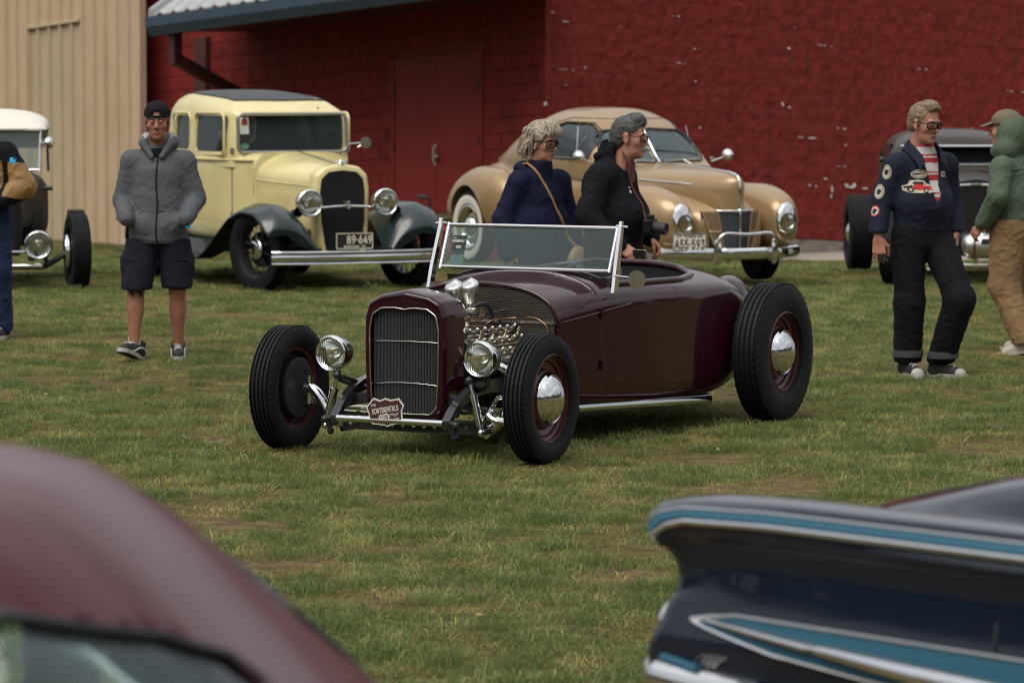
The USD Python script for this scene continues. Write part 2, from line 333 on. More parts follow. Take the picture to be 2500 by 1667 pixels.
for side, tmax, zmax in (('R', 10.6, 5.0), ('L', 9.2, 5.0)):
    k = 0; z = ZB + (.17 if side == 'R' else 0)
    while z < zmax:
        t = 0. if k % 2 == 0 else -.0; first = BL if k % 2 == 0 else BL / 2
        while t < tmax:
            L = first if t == 0. else BL
            if side == 'L' and t < 2.94 and t + L > 1.13 and z < 2.25:
                if t < 1.13 - .06: blocks.append((block(side, t, 1.13, z, z + CH, False, r), side, t, z))
                nt = t + L
                if nt > 2.94 + .06: blocks.append((block(side, 2.94, nt, z, z + CH, False, r), side, t, z))
            else: blocks.append((block(side, t, t + L, z, z + CH, side == 'R', r), side, t, z))
            t += L
        z += CH; k += 1
def seen(b):
    p = wp(b[1], b[2], b[3]); x = p[0] / p[1]; zz = (p[2] - CAM_H) / p[1]
    return zz < .022 and x < .142 and not (b[1] == 'L' and zz < -.035)
order = sorted(blocks, key=lambda b: (not seen(b), np.linalg.norm(wp(b[1], b[2], b[3]))))
for b in order[:300]: put('block', b[0], 'red_block' if b[1] == 'R' else 'red_block_smooth', bld, False)
for s_, mt in (('R', 'red_block'), ('L', 'red_block_smooth')):
    put('far_blocks', [b[0] for b in order[300:] if b[1] == s_], mt, bld, False, kind='stuff')
put('footing', loft([[wp('R', t, z, o) for z, o in ((-1.2, -.1), (-1.2, .035), (ZB + .155, .035), (ZB + .165, .0), (ZB + .165, -.1))] for t in np.linspace(-.02, 12, 30)]), 'footing_concrete', bld, 20)
# paint chips along the joints
ch = []
def chip(side, t, z, w, h, rr, o=.036):
    n = 9; a = np.linspace(0, 2 * PI, n, endpoint=False); q = rr.uniform(.6, 1.2, n)
    P = [wp(side, t + w / 2 * math.copysign(abs(math.cos(x)) ** .7, math.cos(x)) * k, z + h / 2 * math.sin(x) * k, o) for x, k in zip(a, q)]
    B = [wp(side, t + w / 2 * math.cos(x) * k, z + h / 2 * math.sin(x) * k, .0) for x, k in zip(a, q)]
    return loft([B, P])
rr = np.random.default_rng(12)
rowz = [ZB + .17 + CH * i for i in range(1, 18)]
for i in range(26):
    z = rowz[rr.integers(1, 16)]; t = rr.uniform(.1, 9.3); n = rr.integers(1, 5)
    for j in range(n): ch.append(chip('R', t + j * rr.uniform(.03, .13), z + rr.uniform(-.004, .004), rr.uniform(.012, .06), rr.uniform(.006, .014), rr))
for i in range(8): ch.append(chip('R', rr.uniform(.2, 9), rowz[rr.integers(1, 16)] + rr.uniform(-.07, .07), rr.uniform(.012, .03), rr.uniform(.012, .035), rr))
def on_wall(xv, yv, side='R'):
    dx = (xv - 1176) / 8820.; d, n = (DR, NR) if side == 'R' else (DL, NL)
    t = (dx * CORN[1] - CORN[0]) / (d[0] - dx * d[1]); yy = CORN[1] + d[1] * t
    return t, CAM_H - (yv - 171.5) / 8820. * yy + TILT * (yy - CORN[1])
for xv, yv, w, h in ((1950, 429, .16, .03), (1982, 432, .12, .018), (1940, 425, .05, .06), (1958, 425, .05, .05), (1907, 435, .015, .09), (1905, 450, .015, .05), (1860, 317, .16, .018), (1835, 315, .10, .010), (1935, 296, .05, .02), (1918, 294, .03, .02), (1937, 333, .03, .02), (1892, 410, .05, .018), (1870, 427, .03, .02), (1855, 425, .03, .02), (1792, 240, .03, .06), (1808, 247, .04, .02), (1630, 362, .06, .03), (1640, 366, .05, .025), (1806, 112, .03, .03), (1250, 238, .02, .05), (1265, 30, .05, .012)):
    t, z = on_wall(xv, yv); ch.append(chip('R', t, z, w, h, rr, .04))
put('paint_chips', ch, 'chip_white', bld, 20, kind='stuff')
# double doors
def wbox(side, t0, t1, z0, z1, o0, o1):
    return loft([[wp(side, t, z, o) for z, o in ((z0, o0), (z1, o0), (z1, o1), (z0, o1))] for t in (t0, t1)])
DT = 2.19
put('door_frame', [wbox('L', 1.135, 1.20, -.6, DT + .06, -.02, .02), wbox('L', 2.87, 2.935, -.6, DT + .06, -.02, .02), wbox('L', 1.20, 2.87, DT, DT + .06, -.02, .02)], 'red_door_paint', bld, 20)
d1 = put('door', wbox('L', 1.205, 2.03, -.6, DT - .005, -.015, .008), 'red_door_paint', bld, 20)
d2 = put('door', wbox('L', 2.036, 2.865, -.6, DT - .005, -.015, .008), 'red_door_paint', bld, 20)
for dd, t in ((d1, 1.20), (d2, 2.87)):
    for z in (.35, 1.15, 1.85): put('hinge', wbox('L', t - .012, t + .012, z - .07, z + .07, 0, .028), 'hinge_dark', dd, 20)
t, z = on_wall(1003, 355, 'L')
put('latch_plate', [wbox('L', t - .02, t + .02, z - .13, z + .13, .008, .03)], 'latch_metal', d2, 20)
put('handle', [wbox('L', t - .025, t - .005, z - .1, z + .1, .03, .075), wbox('L', t - .10, t - .005, z - .035, z - .01, .05, .075)], 'latch_metal', d2, 20)
# canopy
PO = 1.5; ZE = 3.05
gp = [(PO, ZE), (PO + .015, ZE), (PO + .015, ZE - .13), (PO - .07, ZE - .25), (PO - .16, ZE - .25), (PO - .16, ZE)]
put('gutter', loft([[wp('L', t, z, o) for o, z in gp] for t in (-.4, 6.2)]), 'canopy_blue', bld, 20)
sheet = []
tt = np.linspace(-.4, 6.05, 130)
for i in range(len(tt)): pass
prof = [0, 0, .03, .03]
R = []
for t in np.arange(-.4, 6.06, .075):
    ph = int(round((t + .4) / .075)) % 4; hgt = .035 if ph == 0 else 0.
    R.append([wp('L', t, ZE + .02 + hgt, PO - .01), wp('L', t, ZE + .95 + hgt, .0), wp('L', t, ZE + .93 + hgt, .0), wp('L', t, ZE + .0 + hgt, PO - .01)])
put('roof_sheet', loft(R), 'canopy_sheet', bld, 20)
put('verge_trim', [loft([[wp('L', t, z, o) for t, z in ((6.05, dz), (6.17, dz + .0), (6.17, dz - .14), (6.05, dz - .14))] for o, dz in ((PO - .02, ZE + .10), (0., ZE + 1.03))])], 'canopy_sheet', bld, 20)
put('soffit', loft([[wp('L', t, z, o) for o, z in ((PO - .16, ZE - .2), (0.0, ZE - .2), (0.0, ZE - .17), (PO - .16, ZE - .17))] for t in (-.4, 6.0)]), 'red_brown_steel', bld, 20)
for t in (5.85,):
    put('bracket', [wbox('L', t - .06, t + .06, 2.42, ZE - .2, PO - .29, PO - .16),
        loft([[wp('L', t + s, z, o) for s in (-.06, .06)] [::1] + [wp('L', t + s, z - .17, o - .03) for s in (.06, -.06)] for o, z in ((PO - .17, 2.58), (.0, 1.98))])], 'red_brown_steel', bld, 20)
put('wall_post', wbox('L', 6.80, 7.06, -.6, ZE - .2, .0, .09), 'red_brown_steel', bld, 20)
# ---------------------------------------------------------------- pavement and beige metal building
Pp = [[2.4, 47.95], [14, 47.95], [14, 64], [2.4, 52]]
put('pavement', tri([[-.2, 47.95, -.44], [16, 47.95, -.44], [16, 62, -.44], [-.2, 46.6, -.44]], [[0, 1, 2], [0, 2, 3]]), 'pavement_concrete', smooth=False, label='pale concrete strip along the foot of the red wall', cat='pavement', kind='structure')
pm('beige_metal', (.47, .35, .24), .5, streak=(.36, .24, .15), var=.05, vs=2, bump=.05, spec=.3)
pm('tan_metal', (.42, .345, .23), .5, streak=(.34, .26, .16), var=.05, vs=2, spec=.3)
BE = V(-5.05, 52.6); BD = V(-.629, .777); BN = V(-.777, -.629)
def bp(t, z, o=0.): q = BE + BD * t + BN * o; return V(q[0], q[1], z - TILT * BD[1] * t)
bb = thing('metal_building', 'beige ribbed metal clad building at the left edge', 'building', (0, 0, 0))
_rx = np.array([0, .035, .052, .13, .14, .155, .165, .205, .215, .23, .24, .273, .29]); _ry = np.array([.048, .048, 0, 0, .008, .008, 0, 0, .008, .008, 0, 0, .048])
def ribs(t0, t1, z0, z1, o=0.):
    ts = np.concatenate([k * .29 + _rx[:-1] for k in range(-1, 25)]); ts = ts[(ts > t0 + .002) & (ts < t1 - .002)]
    ts = np.r_[t0, ts, t1]; hs = np.interp(ts % .29, _rx, _ry)
    return loft([[bp(t, z0, o + h), bp(t, z1, o + h), bp(t, z1, o - .05), bp(t, z0, o - .05)] for t, h in zip(ts, hs)])
PT0, PT1, PZ = 1.58, 2.86, 2.72
for a in np.arange(0, 5.8, .87):
    if a + .87 <= PT0 or a >= PT1: put('wall_panel', ribs(a, a + .868, -.42, 4.6), 'beige_metal', bb, 20)
    else: put('wall_panel', [ribs(max(a, 0), min(a + .868, PT0), -.42, 4.6)] * int(a < PT0 - .05) + [ribs(max(a, PT0), min(a + .868, PT1), PZ + .03, 4.6)]  + [ribs(PT1, a + .868, -.42, 4.6)] * int(a + .868 > PT1 + .05), 'beige_metal', bb, 20)
put('patch_panel', ribs(PT0 + .005, PT1 - .005, -.42, PZ, o=-.008), 'tan_metal', bb, 20, label='greener tan ribbed panel closing a former doorway')
put('flashing', loft([[bp(t, PZ + z, o) for z, o in ((0, -.01), (0, .05), (.035, .05), (.05, -.01))] for t in (PT0 - .03, PT1 + .03)]), 'tan_metal', bb, 20)
put('corner_trim', loft([[bp(t, z, o) for t, o in ((-.02, .055), (.05, .055), (.05, -.02), (.0, -.02), (.0, -.05), (-.02, -.05))] for z in (-.42, 4.6)]), 'beige_metal', bb, 20)
put('end_wall', loft([[bp(t, z, o) for t, o in ((.12, -.055), (5.6, -.055), (5.6, -.09), (.12, -.09))] for z in (-.6, 4.55)]), 'beige_metal', bb, 20)
put('sill_strip', loft([[bp(t, z, o) for z, o in ((-.5, .12), (-.42, .12), (-.40, .0), (-.5, .0))] for t in (-.01, 5.6)]), 'footing_concrete', bb, 20)
# ---------------------------------------------------------------- shared vehicle parts
pm('maroon_paint', (.0140, .0017, .0036), .16, coat=.5, spec=.25)
pm('maroon_steel', (.055, .010, .012), .35, coat=.4)
pm('plaque_maroon', (.060, .022, .022), .5)
pm('off_white', (.62, .60, .55), .55)
pm('warm_bulb', (.7, .6, .4), .3)
pm('copper_line', (.30, .17, .11), .3, 1.0)
pm('tufted_black', (.010, .010, .012), .38, bump=.1)
pm('reflector_silver', (.80, .80, .78), .13, 1.0, bump=.25, bs=30)
usdkit.material(stage, '/World/Looks/lens_glass', {'tc': ('texture_coordinate', {}), 'w': ('wave_texture', {'scale': 26.0, 'bands_direction': 'y', 'distortion': .4}), 'b': ('bump', {'strength': .5, 'distance': .002}),
    't': ('transparent_bsdf', {'color': (.86, .88, .84)}), 'g': ('glossy_bsdf', {'color': (.9, .92, .9), 'roughness': .05}), 'f': ('fresnel', {'IOR': 1.6}), 'm': ('mix_closure', {})},
    [('tc.object', 'w.vector'), ('w.fac', 'b.height'), ('b.normal', 'g.normal'), ('f.fac', 'm.fac'), ('t.BSDF', 'm.closure1'), ('g.BSDF', 'm.closure2')], surface='m.closure')
usdkit.material(stage, '/World/Looks/engine_turned', {'tc': ('texture_coordinate', {}), 'mp': ('mapping', {'rotation': (0, math.radians(90), math.radians(90)), 'scale': (1, 1, 1)}),
    'k': ('brick_texture', {'scale': 1.0, 'brick_width': .022, 'row_height': .011, 'mortar_size': .0028, 'mortar_smooth': .6, 'color1': (.095, .087, .072), 'color2': (.07, .064, .053), 'mortar': (.036, .033, .027)}),
    'sx': ('separate_xyz', {}), 'cx': ('combine_xyz', {}), 'b': ('bump', {'strength': .5, 'distance': .004}), 'n': ('noise_texture', {'scale': 9.0, 'detail': 4.0}), 'rm': ('map_range', {'from_min': .3, 'from_max': .7, 'to_min': .25, 'to_max': .6}),
    'p': ('principled_bsdf', {'metallic': .85})},
    [('tc.object', 'sx.vector'), ('sx.y', 'cx.x'), ('sx.z', 'cx.y'), ('cx.vector', 'k.vector'), ('k.color', 'p.base_color'), ('k.fac', 'b.height'), ('b.normal', 'p.normal'), ('tc.object', 'n.vector'), ('n.fac', 'rm.value'), ('rm.result', 'p.roughness')], surface='p.BSDF')
def resample(poly, n, start=(0, 1e3)):
    ln = LineString(poly.exterior.coords); p = np.array([ln.interpolate(t, normalized=True).coords[0] for t in np.linspace(0, 1, n, endpoint=False)])
    if poly.exterior.is_ccw is False: p = p[::-1]
    c = p.mean(0); s = unit(np.asarray(start, float) - c); k = np.argmax(((p - c) / np.linalg.norm(p - c, axis=1)[:, None]) @ s)
    return np.roll(p, -k, 0)
def tyre_mesh(R, w, rr, side=1, style='bias', n=216):
    """tyre about the y axis at the origin; side = +1 outer face towards +y"""
    h = R - rr
    if style == 'bias':
        P = [(rr, .36), (rr + .10 * h, .43), (rr + .35 * h, .5), (rr + .55 * h, .5), (rr + .72 * h, .47), (rr + .80 * h, .455), (rr + .84 * h, .45), (R - .045 * h, .40), (R - .02 * h, .35)]
    else:
        P = [(rr, .40), (rr + .12 * h, .47), (rr + .45 * h, .5), (rr + .75 * h, .485), (rr + .88 * h, .47), (R - .03 * h, .44), (R - .008 * h, .40)]
    groove = []
    k = 5
    for i in range(k):
        a = -.33 + .66 * i / (k - 1)
        groove += [(R, a - .05), (R - .02, a - .035) if False else (R - .012, a - .022), (R - .012, a + .022), (R, a + .05)]
    prof = P + [(r_, -o) for r_, o in groove] + [(r_, -o) for r_, o in P[::-1]]
    prof = np.array(prof); prof[:len(P), 1] = np.abs(prof[:len(P), 1])
    a = np.linspace(0, 2 * PI, n, endpoint=False)
    Q = np.zeros((n, len(prof), 3)); rad = np.repeat(prof[None, :, 0], n, 0).copy(); off = np.repeat(prof[None, :, 1], n, 0).copy() * w
    zig = ((np.arange(n) // 2) % 2)
    if style == 'bias':
        for j in (6, 7, len(prof) - 7, len(prof) - 8): rad[:, j] -= .006 * zig          # shoulder lugs
        j0 = len(P); off[:, j0:j0 + len(groove)] += (w * .007 * (zig * 2 - 1))[:, None]      # zig-zag ribs
    Q[..., 0] = rad * np.cos(a)[:, None]; Q[..., 2] = rad * np.sin(a)[:, None]; Q[..., 1] = off
    m = grid(Q, cu=True)
    return m
def ylathe(prof, n=48, side=1): return lathe([(r_, o * side) for r_, o in prof], (0, 0, 0), (0, 1, 0), n)
def place(m, loc, steer=0., camber=0.):
    m = asT(m).copy(); T = trimesh.transformations.rotation_matrix(steer, [0, 0, 1]) @ trimesh.transformations.rotation_matrix(camber, [1, 0, 0]); m.apply_transform(T); m.apply_translation(loc); return m
def wheel(par, loc, R, w, rr, side, steer=0., rim='maroon_steel', cap='baby', style='bias', tyre='tyre_rubber', white=None, drum=True, spokes=False):
    o = w / 2
    if spokes:
        st = [ylathe([(rr + .012, o * .85), (rr + .012, o * .72), (rr - .012, o * .60), (rr - .02, 0), (rr - .012, -o * .6), (rr + .012, -o * .72), (rr + .012, -o * .85)], 48), ylathe([(.0, o * .55), (.055, o * .5), (.06, 0), (.055, -o * .5), (0, -o * .5)], 24)]
        for k in range(36):
            a = 2 * PI * k / 36; b = a + (.30 if k % 2 else -.30); yy = o * .45 if (k // 2) % 2 else -o * .35
            st.append(bar((.055 * math.cos(a), yy, .055 * math.sin(a)), ((rr - .01) * math.cos(b), 0, (rr - .01) * math.sin(b)), .0045, 5))
    else:
        st = [ylathe([(rr + .010, -o * .86), (rr + .012, -o * .7), (rr - .02, -o * .5), (rr - .02, o * .28), (rr - .004, o * .36), (rr - .002, o * .60), (rr + .012, o * .70), (rr + .014, o * .82), (rr + .006, o * .88)], 56, side),
              ylathe([(rr - .018, o * .10), (rr - .03, o * .16), (rr - .045, o * .02), (rr - .058, o * .02), (.135, o * .30), (.10, o * .34), (0, o * .34)], 56, side)]
    wp_ = put('wheel', place(cat_(st), loc, steer), rim, par, 40)
    put('tyre', place(tyre_mesh(R, w, rr, side, style), loc, steer), tyre, wp_, 40)
    if white: put('whitewall', place(ylathe([(rr + .012, o * .90), (rr + .03, o * 1.0), (rr + .065, o * 1.035), (rr + .092, o * 1.02), (rr + .098, o * .97)], 56, side), loc, steer), white, wp_, 60)
    if cap == 'baby':
        c = [(.0, .088), (.03, .086), (.06, .078), (.085, .064), (.102, .048), (.106, .044), (.109, .046), (.116, .036), (.119, .038), (.125, .024), (.131, .018), (.133, .004), (.130, -.01)]
        put('hubcap', place(ylathe([(r_, o * .34 + h) for r_, h in c], 56, side), loc, steer), 'chrome', wp_, 40)
    elif cap == 'small':
        c = [(.0, .05), (.05, .048), (.072, .040), (.080, .025), (.088, .018), (.09, 0)]
        put('hubcap', place(ylathe([(r_, o * .38 + h) for r_, h in c], 40, side), loc, steer), 'chrome', wp_, 40)
    elif cap == 'ring':
        put('hubcap', place(ylathe([(.0, .06), (.05, .055), (.085, .035), (.10, .015), (.102, 0)], 40, side) if False else ylathe([(r_, o * .3 + h) for r_, h in ((.0, .07), (.05, .065), (.08, .05), (.10, .025), (.105, 0))], 40, side), loc, steer), 'chrome', wp_, 40)
        put('trim_ring', place(ylathe([(rr + .012, o * .93), (rr - .005, o * .98), (rr - .03, o * .80), (rr - .045, o * .55), (rr - .05, o * .3)], 56, side), loc, steer), 'chrome', wp_, 40)
    if drum:
        put('brake_drum', [place(ylathe([(0, -o * .9), (.14, -o * .9), (.152, -o * .8), (.155, -o * .2), (.15, 0)], 40, side), loc, steer)] + [place(ylathe([(0, -o * 1.02), (.011, -o * 1.02), (.011, -o * .8)], 8, side), np.asarray(loc) + V(.1 * math.cos(q), 0, .1 * math.sin(q)), 0) for q in np.arange(0, 6.2, 1.05)], 'black_iron', wp_, 40)
    return wp_
def headlight(par, c, r, depth, shell='black_paint', rim='chrome', dirv=(1, 0, 0), bulb=True, name='headlight'):
    d = unit(dirv); L = lambda pr, n=40: lathe(pr, c, d, n)
    hp = put(name, L([(0, -depth), (r * .35, -depth * .97), (r * .68, -depth * .80), (r * .88, -depth * .5), (r * .95, -depth * .15), (r * .96, 0)]), shell, par, 50)
    put('rim', L([(r * .96, -.012), (r * 1.0, -.01), (r * 1.02, .002), (r * .99, .016), (r * .92, .022), (r * .86, .016), (r * .86, .006)]), rim, hp, 50)
    put('reflector', L([(0, -depth * .62), (r * .3, -depth * .58), (r * .6, -depth * .40), (r * .8, -depth * .18), (r * .87, .0)]), 'reflector_silver', hp, 60)
    put('lens', L([(r * .87, .008), (r * .6, .017), (r * .3, .022), (0, .024)]), 'lens_glass', hp, 60)
    if bulb: put('bulb', trimesh.creation.icosphere(2, r * .13).apply_translation(np.asarray(c) - d * depth * .3), 'warm_bulb', hp, True)
    return hp
# ---------------------------------------------------------------- maroon roadster (hero)
ROD = (-.4869, 18.8593, 0.0); RTH = -.4981
rod = thing('roadster', 'glossy dark maroon open topped hot rod with exposed engine in the middle of the lawn', 'car', ROD, RTH - PI / 2)
xs_ = [-.68, -.80, -.95, -1.14, -1.4, -1.7, -2.0, -2.3, -2.55, -2.8, -3.0, -3.14, -3.24, -3.29]
bw = sp(-np.array([-.68, -1.14, -1.6, -2.0, -2.3, -2.7, -3.0, -3.2, -3.29]), [.455, .535, .595, .615, .615, .57, .48, .34, .14])
bt = sp(-np.array([-.68, -.9, -1.14, -1.6, -2.0, -2.3, -2.6, -2.9, -3.15, -3.29]), [.822, .85, .868, .862, .858, .856, .82, .745, .64, .52])
bb_ = sp(-np.array([-.68, -1.1, -2.1, -2.5, -2.9, -3.29]), [.19, .150, .140, .175, .31, .47])
bm = sp(-np.array([-.68, -1.14, -1.6, -2.3, -2.8, -3.29]), [.62, .675, .69, .68, .58, .495])
def rsec(x, n=72, k=1.): return superring(x, bw(-x) * k, bt(-x), bb_(-x), n, 2.35, ip(-x, [.68, 1.5, 2.4, 3.2], [10, 10, 7.5, 2.8]), bm(-x))
def rsurf(x, y):
    """height of the upper surface of the body at x, y"""
    w = bw(-x); return bm(-x) + (bt(-x) - bm(-x)) * (1 - min(1, abs(y) / w) ** 2.35) ** (1 / 2.35)
def rside(x, z, s=1):
    e = ip(-x, [.68, 1.5, 2.4, 3.2], [10, 10, 7.5, 2.8]); m = bm(-x)
    if z < m: return s * bw(-x) * (1 - min(1, (m - z) / (m - bb_(-x))) ** e) ** (1 / e)
    return s * bw(-x) * (1 - min(1, (z - m) / (bt(-x) - m)) ** 2.35) ** (1 / 2.35)
xf = np.unique(np.r_[np.linspace(-.68, -3.29, 60)])[::-1]
solid = toM(loft([rsec(x) for x in xf][::1]))
cz = Polygon([(-1.19, -.455), (-1.19, .455), (-1.5, .505), (-1.9, .525), (-2.12, .49), (-2.24, .36), (-2.29, .15), (-2.29, -.15), (-2.24, -.36), (-2.12, -.49), (-1.9, -.525), (-1.5, -.505)]).buffer(-.05).buffer(.05, 8)
cut = toM(ext(cz, 1.2, (0, 0, .27), (1, 0, 0), (0, 1, 0)))
body = asT(solid - cut)
put('body', body, 'maroon_paint', rod, 28)
lin = ext(LineString(cz.exterior.coords).buffer(.006).intersection(cz), .45, (0, 0, .275), (1, 0, 0), (0, 1, 0))
rimp = np.array(LineString(cz.exterior.coords).interpolate(0).coords)
rimp = resample(cz, 90); rim3 = np.array([[x, y, rsurf(x, y) + .002] for x, y in rimp])
lv = [];
def liner(k, zb): return np.array([[(x + 1.72) * k - 1.72, y * k, (rsurf(x, y) - .004) if zb is None else zb] for x, y in rimp])
put('upholstery', [grid(np.array([liner(.992, None), liner(.97, .60), liner(.955, .32)]), cv=True), ext(affinity.scale(cz, .97, .97), .006, (0, 0, .29), (1, 0, 0), (0, 1, 0))], 'tufted_black', rod, 50)
put('cockpit_rim', tube(rim3[np.abs(rim3[:, 0] + 1.19) > .012] if False else rim3, .019, 10, closed=True), 'maroon_paint', rod, 60)
# stud lines and seat
studs = []
for s in (-1, 1):
    for x in np.linspace(-1.35, -1.95, 26):
        studs.append(trimesh.creation.icosphere(0, .0045).apply_translation((x, s * (.487 + .02 * (1 - abs((x + 1.65) / .3) ** 2)), .72 + .03 * (1 - ((x + 1.65) / .3) ** 4))))
for y in np.linspace(-.42, .42, 38): studs.append(trimesh.creation.icosphere(0, .0045).apply_translation((-2.165, y, .735 - .05 * abs(y / .42) ** 4)))
put('upholstery_studs', studs, 'off_white', rod, True)
put('seat', [rbox((-1.93, 0, .43), (.5, .92, .16), .05)] + [rbox((-2.13 + .01 * abs(k - 3.5), (k - 3.5) * .12, .63), (.13, .118, .30), .045) for k in range(8)], 'tufted_black', rod, 40)
# seams, mouldings
def sidepath(x0, x1, z0, z1, n=16, s=1): return [V(x, rside(x, z, s) + s * .0005, z) for x, z in zip(np.linspace(x0, x1, n), np.linspace(z0, z1, n))]
for x, z0 in ((-1.03, .78), (-1.74, .765)):
    put('door_seam', tube([V(x, rside(x, z) - .001, z) for z in np.linspace(z0, .19, 24)], .003, 6), 'black_rubber', rod, True)
put('body_moulding', tube(sidepath(-.69, -1.28, .63, .70), .006, 6), 'maroon_paint', rod, True)
for z in (.66, .40): put('door_hinge', bar(V(-1.015, rside(-1.03, z) + .006, z - .025), V(-1.015, rside(-1.03, z) + .006, z + .025), .008, 8), 'maroon_paint', rod, 40)
# rear quarter bulge
fb = []
for s in (-1, 1):
    R_ = []
    for x in np.linspace(-2.2, -3.12, 22):
        u = (x + 2.66) / .47; k = max(0, 1 - u * u) ** .5; cy = bw(-x) * .80; zc = .56 - .10 * max(0, -u)
        a = np.linspace(0, 2 * PI, 28, endpoint=False)
        R_.append(np.stack([np.full(28, x), s * (cy + .13 * k * np.cos(a)), zc + (.215 * k + .01) * np.sin(a)], 1))
    fb.append(loft(R_ if s > 0 else R_[::-1]))
put('rear_quarter', fb, 'maroon_paint', rod, 60)
put('rear_deck_lid', [tube([V(x, y, rsurf(x, y) + .001) for x, y in q], .004, 6) for q in ([(x, -.36) for x in np.linspace(-2.42, -3.0, 12)], [(x, .36) for x in np.linspace(-2.42, -3.0, 12)], [(-2.42, y) for y in np.linspace(-.36, .36, 12)])], 'black_rubber', rod, True)
# firewall and cowl lip
ring = rsec(-.68, 72)
lip = ring[(ring[:, 2] > .60)]
put('cowl_lip', tube(sorted([V(-.676, y * .985, z - .004) for _, y, z in lip], key=lambda p: p[1]), .014, 8), 'maroon_paint', rod, 60)
fwp = Polygon([(y * .95, .62 + (z - .62) * .93) for _, y, z in ring]).buffer(0)
put('firewall', ext(fwp.intersection(Polygon([(-1, .33), (1, .33), (1, 2), (-1, 2)])), .006, (-.6765, 0, 0), (0, 1, 0), (0, 0, 1)), 'engine_turned', rod, 20)
put('firewall_joint', obar((-.668, -.43, .632), (-.668, .435, .632), .006, .012), 'chrome_worn', rod, 20)
# grille shell
so = Polygon([(-.205, .185), (.205, .185), (.226, .30), (.232, .55), (.228, .70), (.205, .765), (.14, .800), (.0, .825), (-.14, .800), (-.205, .765), (-.228, .70), (-.232, .55), (-.226, .30)]).buffer(-.03).buffer(.03, 8)
si = Polygon([(-.15, .215), (.15, .215), (.182, .25), (.192, .40), (.195, .62), (.18, .70), (.13, .732), (.05, .735), (.0, .728), (-.05, .735), (-.13, .732), (-.18, .70), (-.195, .62), (-.192, .40), (-.182, .25)]).buffer(-.03).buffer(.03, 8)
ro, ri = resample(so, 160), resample(si, 160)
def shring(r_, x, k=1., top=0.): c = V(0, .5); q = (r_ - c) * k + c; return np.stack([x - top * np.clip(q[:, 1] - .2, 0, 1), q[:, 0], q[:, 1]], 1)
put('grille_shell', grid(np.array([shring(ro, -.10, 1.0), shring(ro, -.04, 1.005), shring(ro, .03, 1.0), shring(ro, .062, .988), shring(ro, .082, .962), shring(ri * .25 + ro * .75 * V(1, 1), .090, .98), shring(ri, .088), shring(ri, .07), shring(ri, .03)]), cv=True), 'maroon_paint', rod, 60)
put('grille_trim', tube(shring(ri, .090), .0045, 6, closed=True), 'chrome_worn', rod, True)
gb = []; zlo = lambda y: min(c for c in (LineString([(y, 0), (y, 1)]).intersection(si)).bounds[1::2]); zhi = lambda y: max((LineString([(y, 0), (y, 1)]).intersection(si)).bounds[1::2])
for y in np.linspace(-.184, .184, 45):
    gb.append(obar((.066 - .008 * (y / .18) ** 2, y, zlo(y) - .01), (.066 - .008 * (y / .18) ** 2, y, zhi(y) + .01), .0021, .014, up=(1, 0, 0)))
put('grille_bars', gb, pm('bar_grey', (.10, .103, .107), .4, .4), rod, False)
for z, d_ in ((.567, .004), (.355, .012)): put('cross_wire', tube([V(.078 - .01 * (y / .19) ** 2, y, z + d_ * (1 - (y / .19) ** 2)) for y in np.linspace(-.19, .19, 14)], .003, 6), 'chrome_worn', rod, True)
put('radiator', [box((-.02, 0, .48), (.06, .37, .52)), box((-.09, 0, .49), (.06, .42, .54))], 'black_iron', rod, False)
put('lower_apron', rbox((.02, 0, .20), (.10, .36, .03), .008), 'maroon_paint', rod, 30)
# plaque
shp = Polygon([(-.107, .035), (-.065, .075), (-.03, .062), (.0, .072), (.03, .062), (.075, .068), (.098, .035), (.085, .012), (.083, -.030), (.07, -.048), (.02, -.053), (.0, -.062), (-.02, -.053), (-.08, -.046), (-.098, -.03), (-.096, .0)]).buffer(.004, 4)
PU, PV = unit(V(0, 1, .08)), unit(V(.05, -.08, 1)); pc = V(.236, -.012, .228)
pl = put('club_plaque', ext(shp, .004, pc, PU, PV), 'off_white', rod, 20, label='shield shaped white edged maroon club plaque')
put('plaque_field', ext(shp.buffer(-.0075), .006, pc, PU, PV), 'plaque_maroon', pl, 20)
PN = np.cross(PU, PV); pp = lambda a, b: pc + PU * a + PV * b + PN * .0062
put('lettering', [text('KONTINENTALS', .026, pp(-.004, .006), unit(PU + .10 * PV), PV, .0015, width=.15), text('THE', .011, pp(-.068, .038), unit(PU + .10 * PV), PV, .0015), text('SO. AUSTIN', .009, pp(.045, -.033), unit(PU + .10 * PV), PV, .0015, width=.05)], 'off_white', pl, False)
put('wheel_emblem', [ext(Point(a, b).buffer(r1).difference(Point(a, b).buffer(r2)), .0015, pp(0, 0), PU, PV) for a, b, r1, r2 in ((-.028, -.02, .017, .010), (-.002, -.018, .019, .011))] + [ext(Point(a, b).buffer(.005), .0015, pp(0, 0), PU, PV) for a, b in ((-.028, -.02), (-.002, -.018))] + [ext(LineString([(.018, -.012 + d_), (.035, -.008 + d_), (.05, -.014 + d_), (.07, -.004 + d_)]).buffer(.0012), .0015, pp(0, 0), PU, PV) for d_ in (0, .008)], 'off_white', pl, False)
# headlamps
for s in (1, -1):
    headlight(rod, (.075, s * .42, .497), .090, .13, 'black_paint', 'chrome', (1, 0, -.02))
    put('headlight_stand', [tube([V(.02, s * .42, .41), V(.0, s * .42, .36), V(-.03, s * .36, .335), V(-.06, s * .30, .33)], .012, 8), trimesh.creation.icosphere(2, .02).apply_translation((.03, s * .42, .405))], 'black_iron', rod, 40)
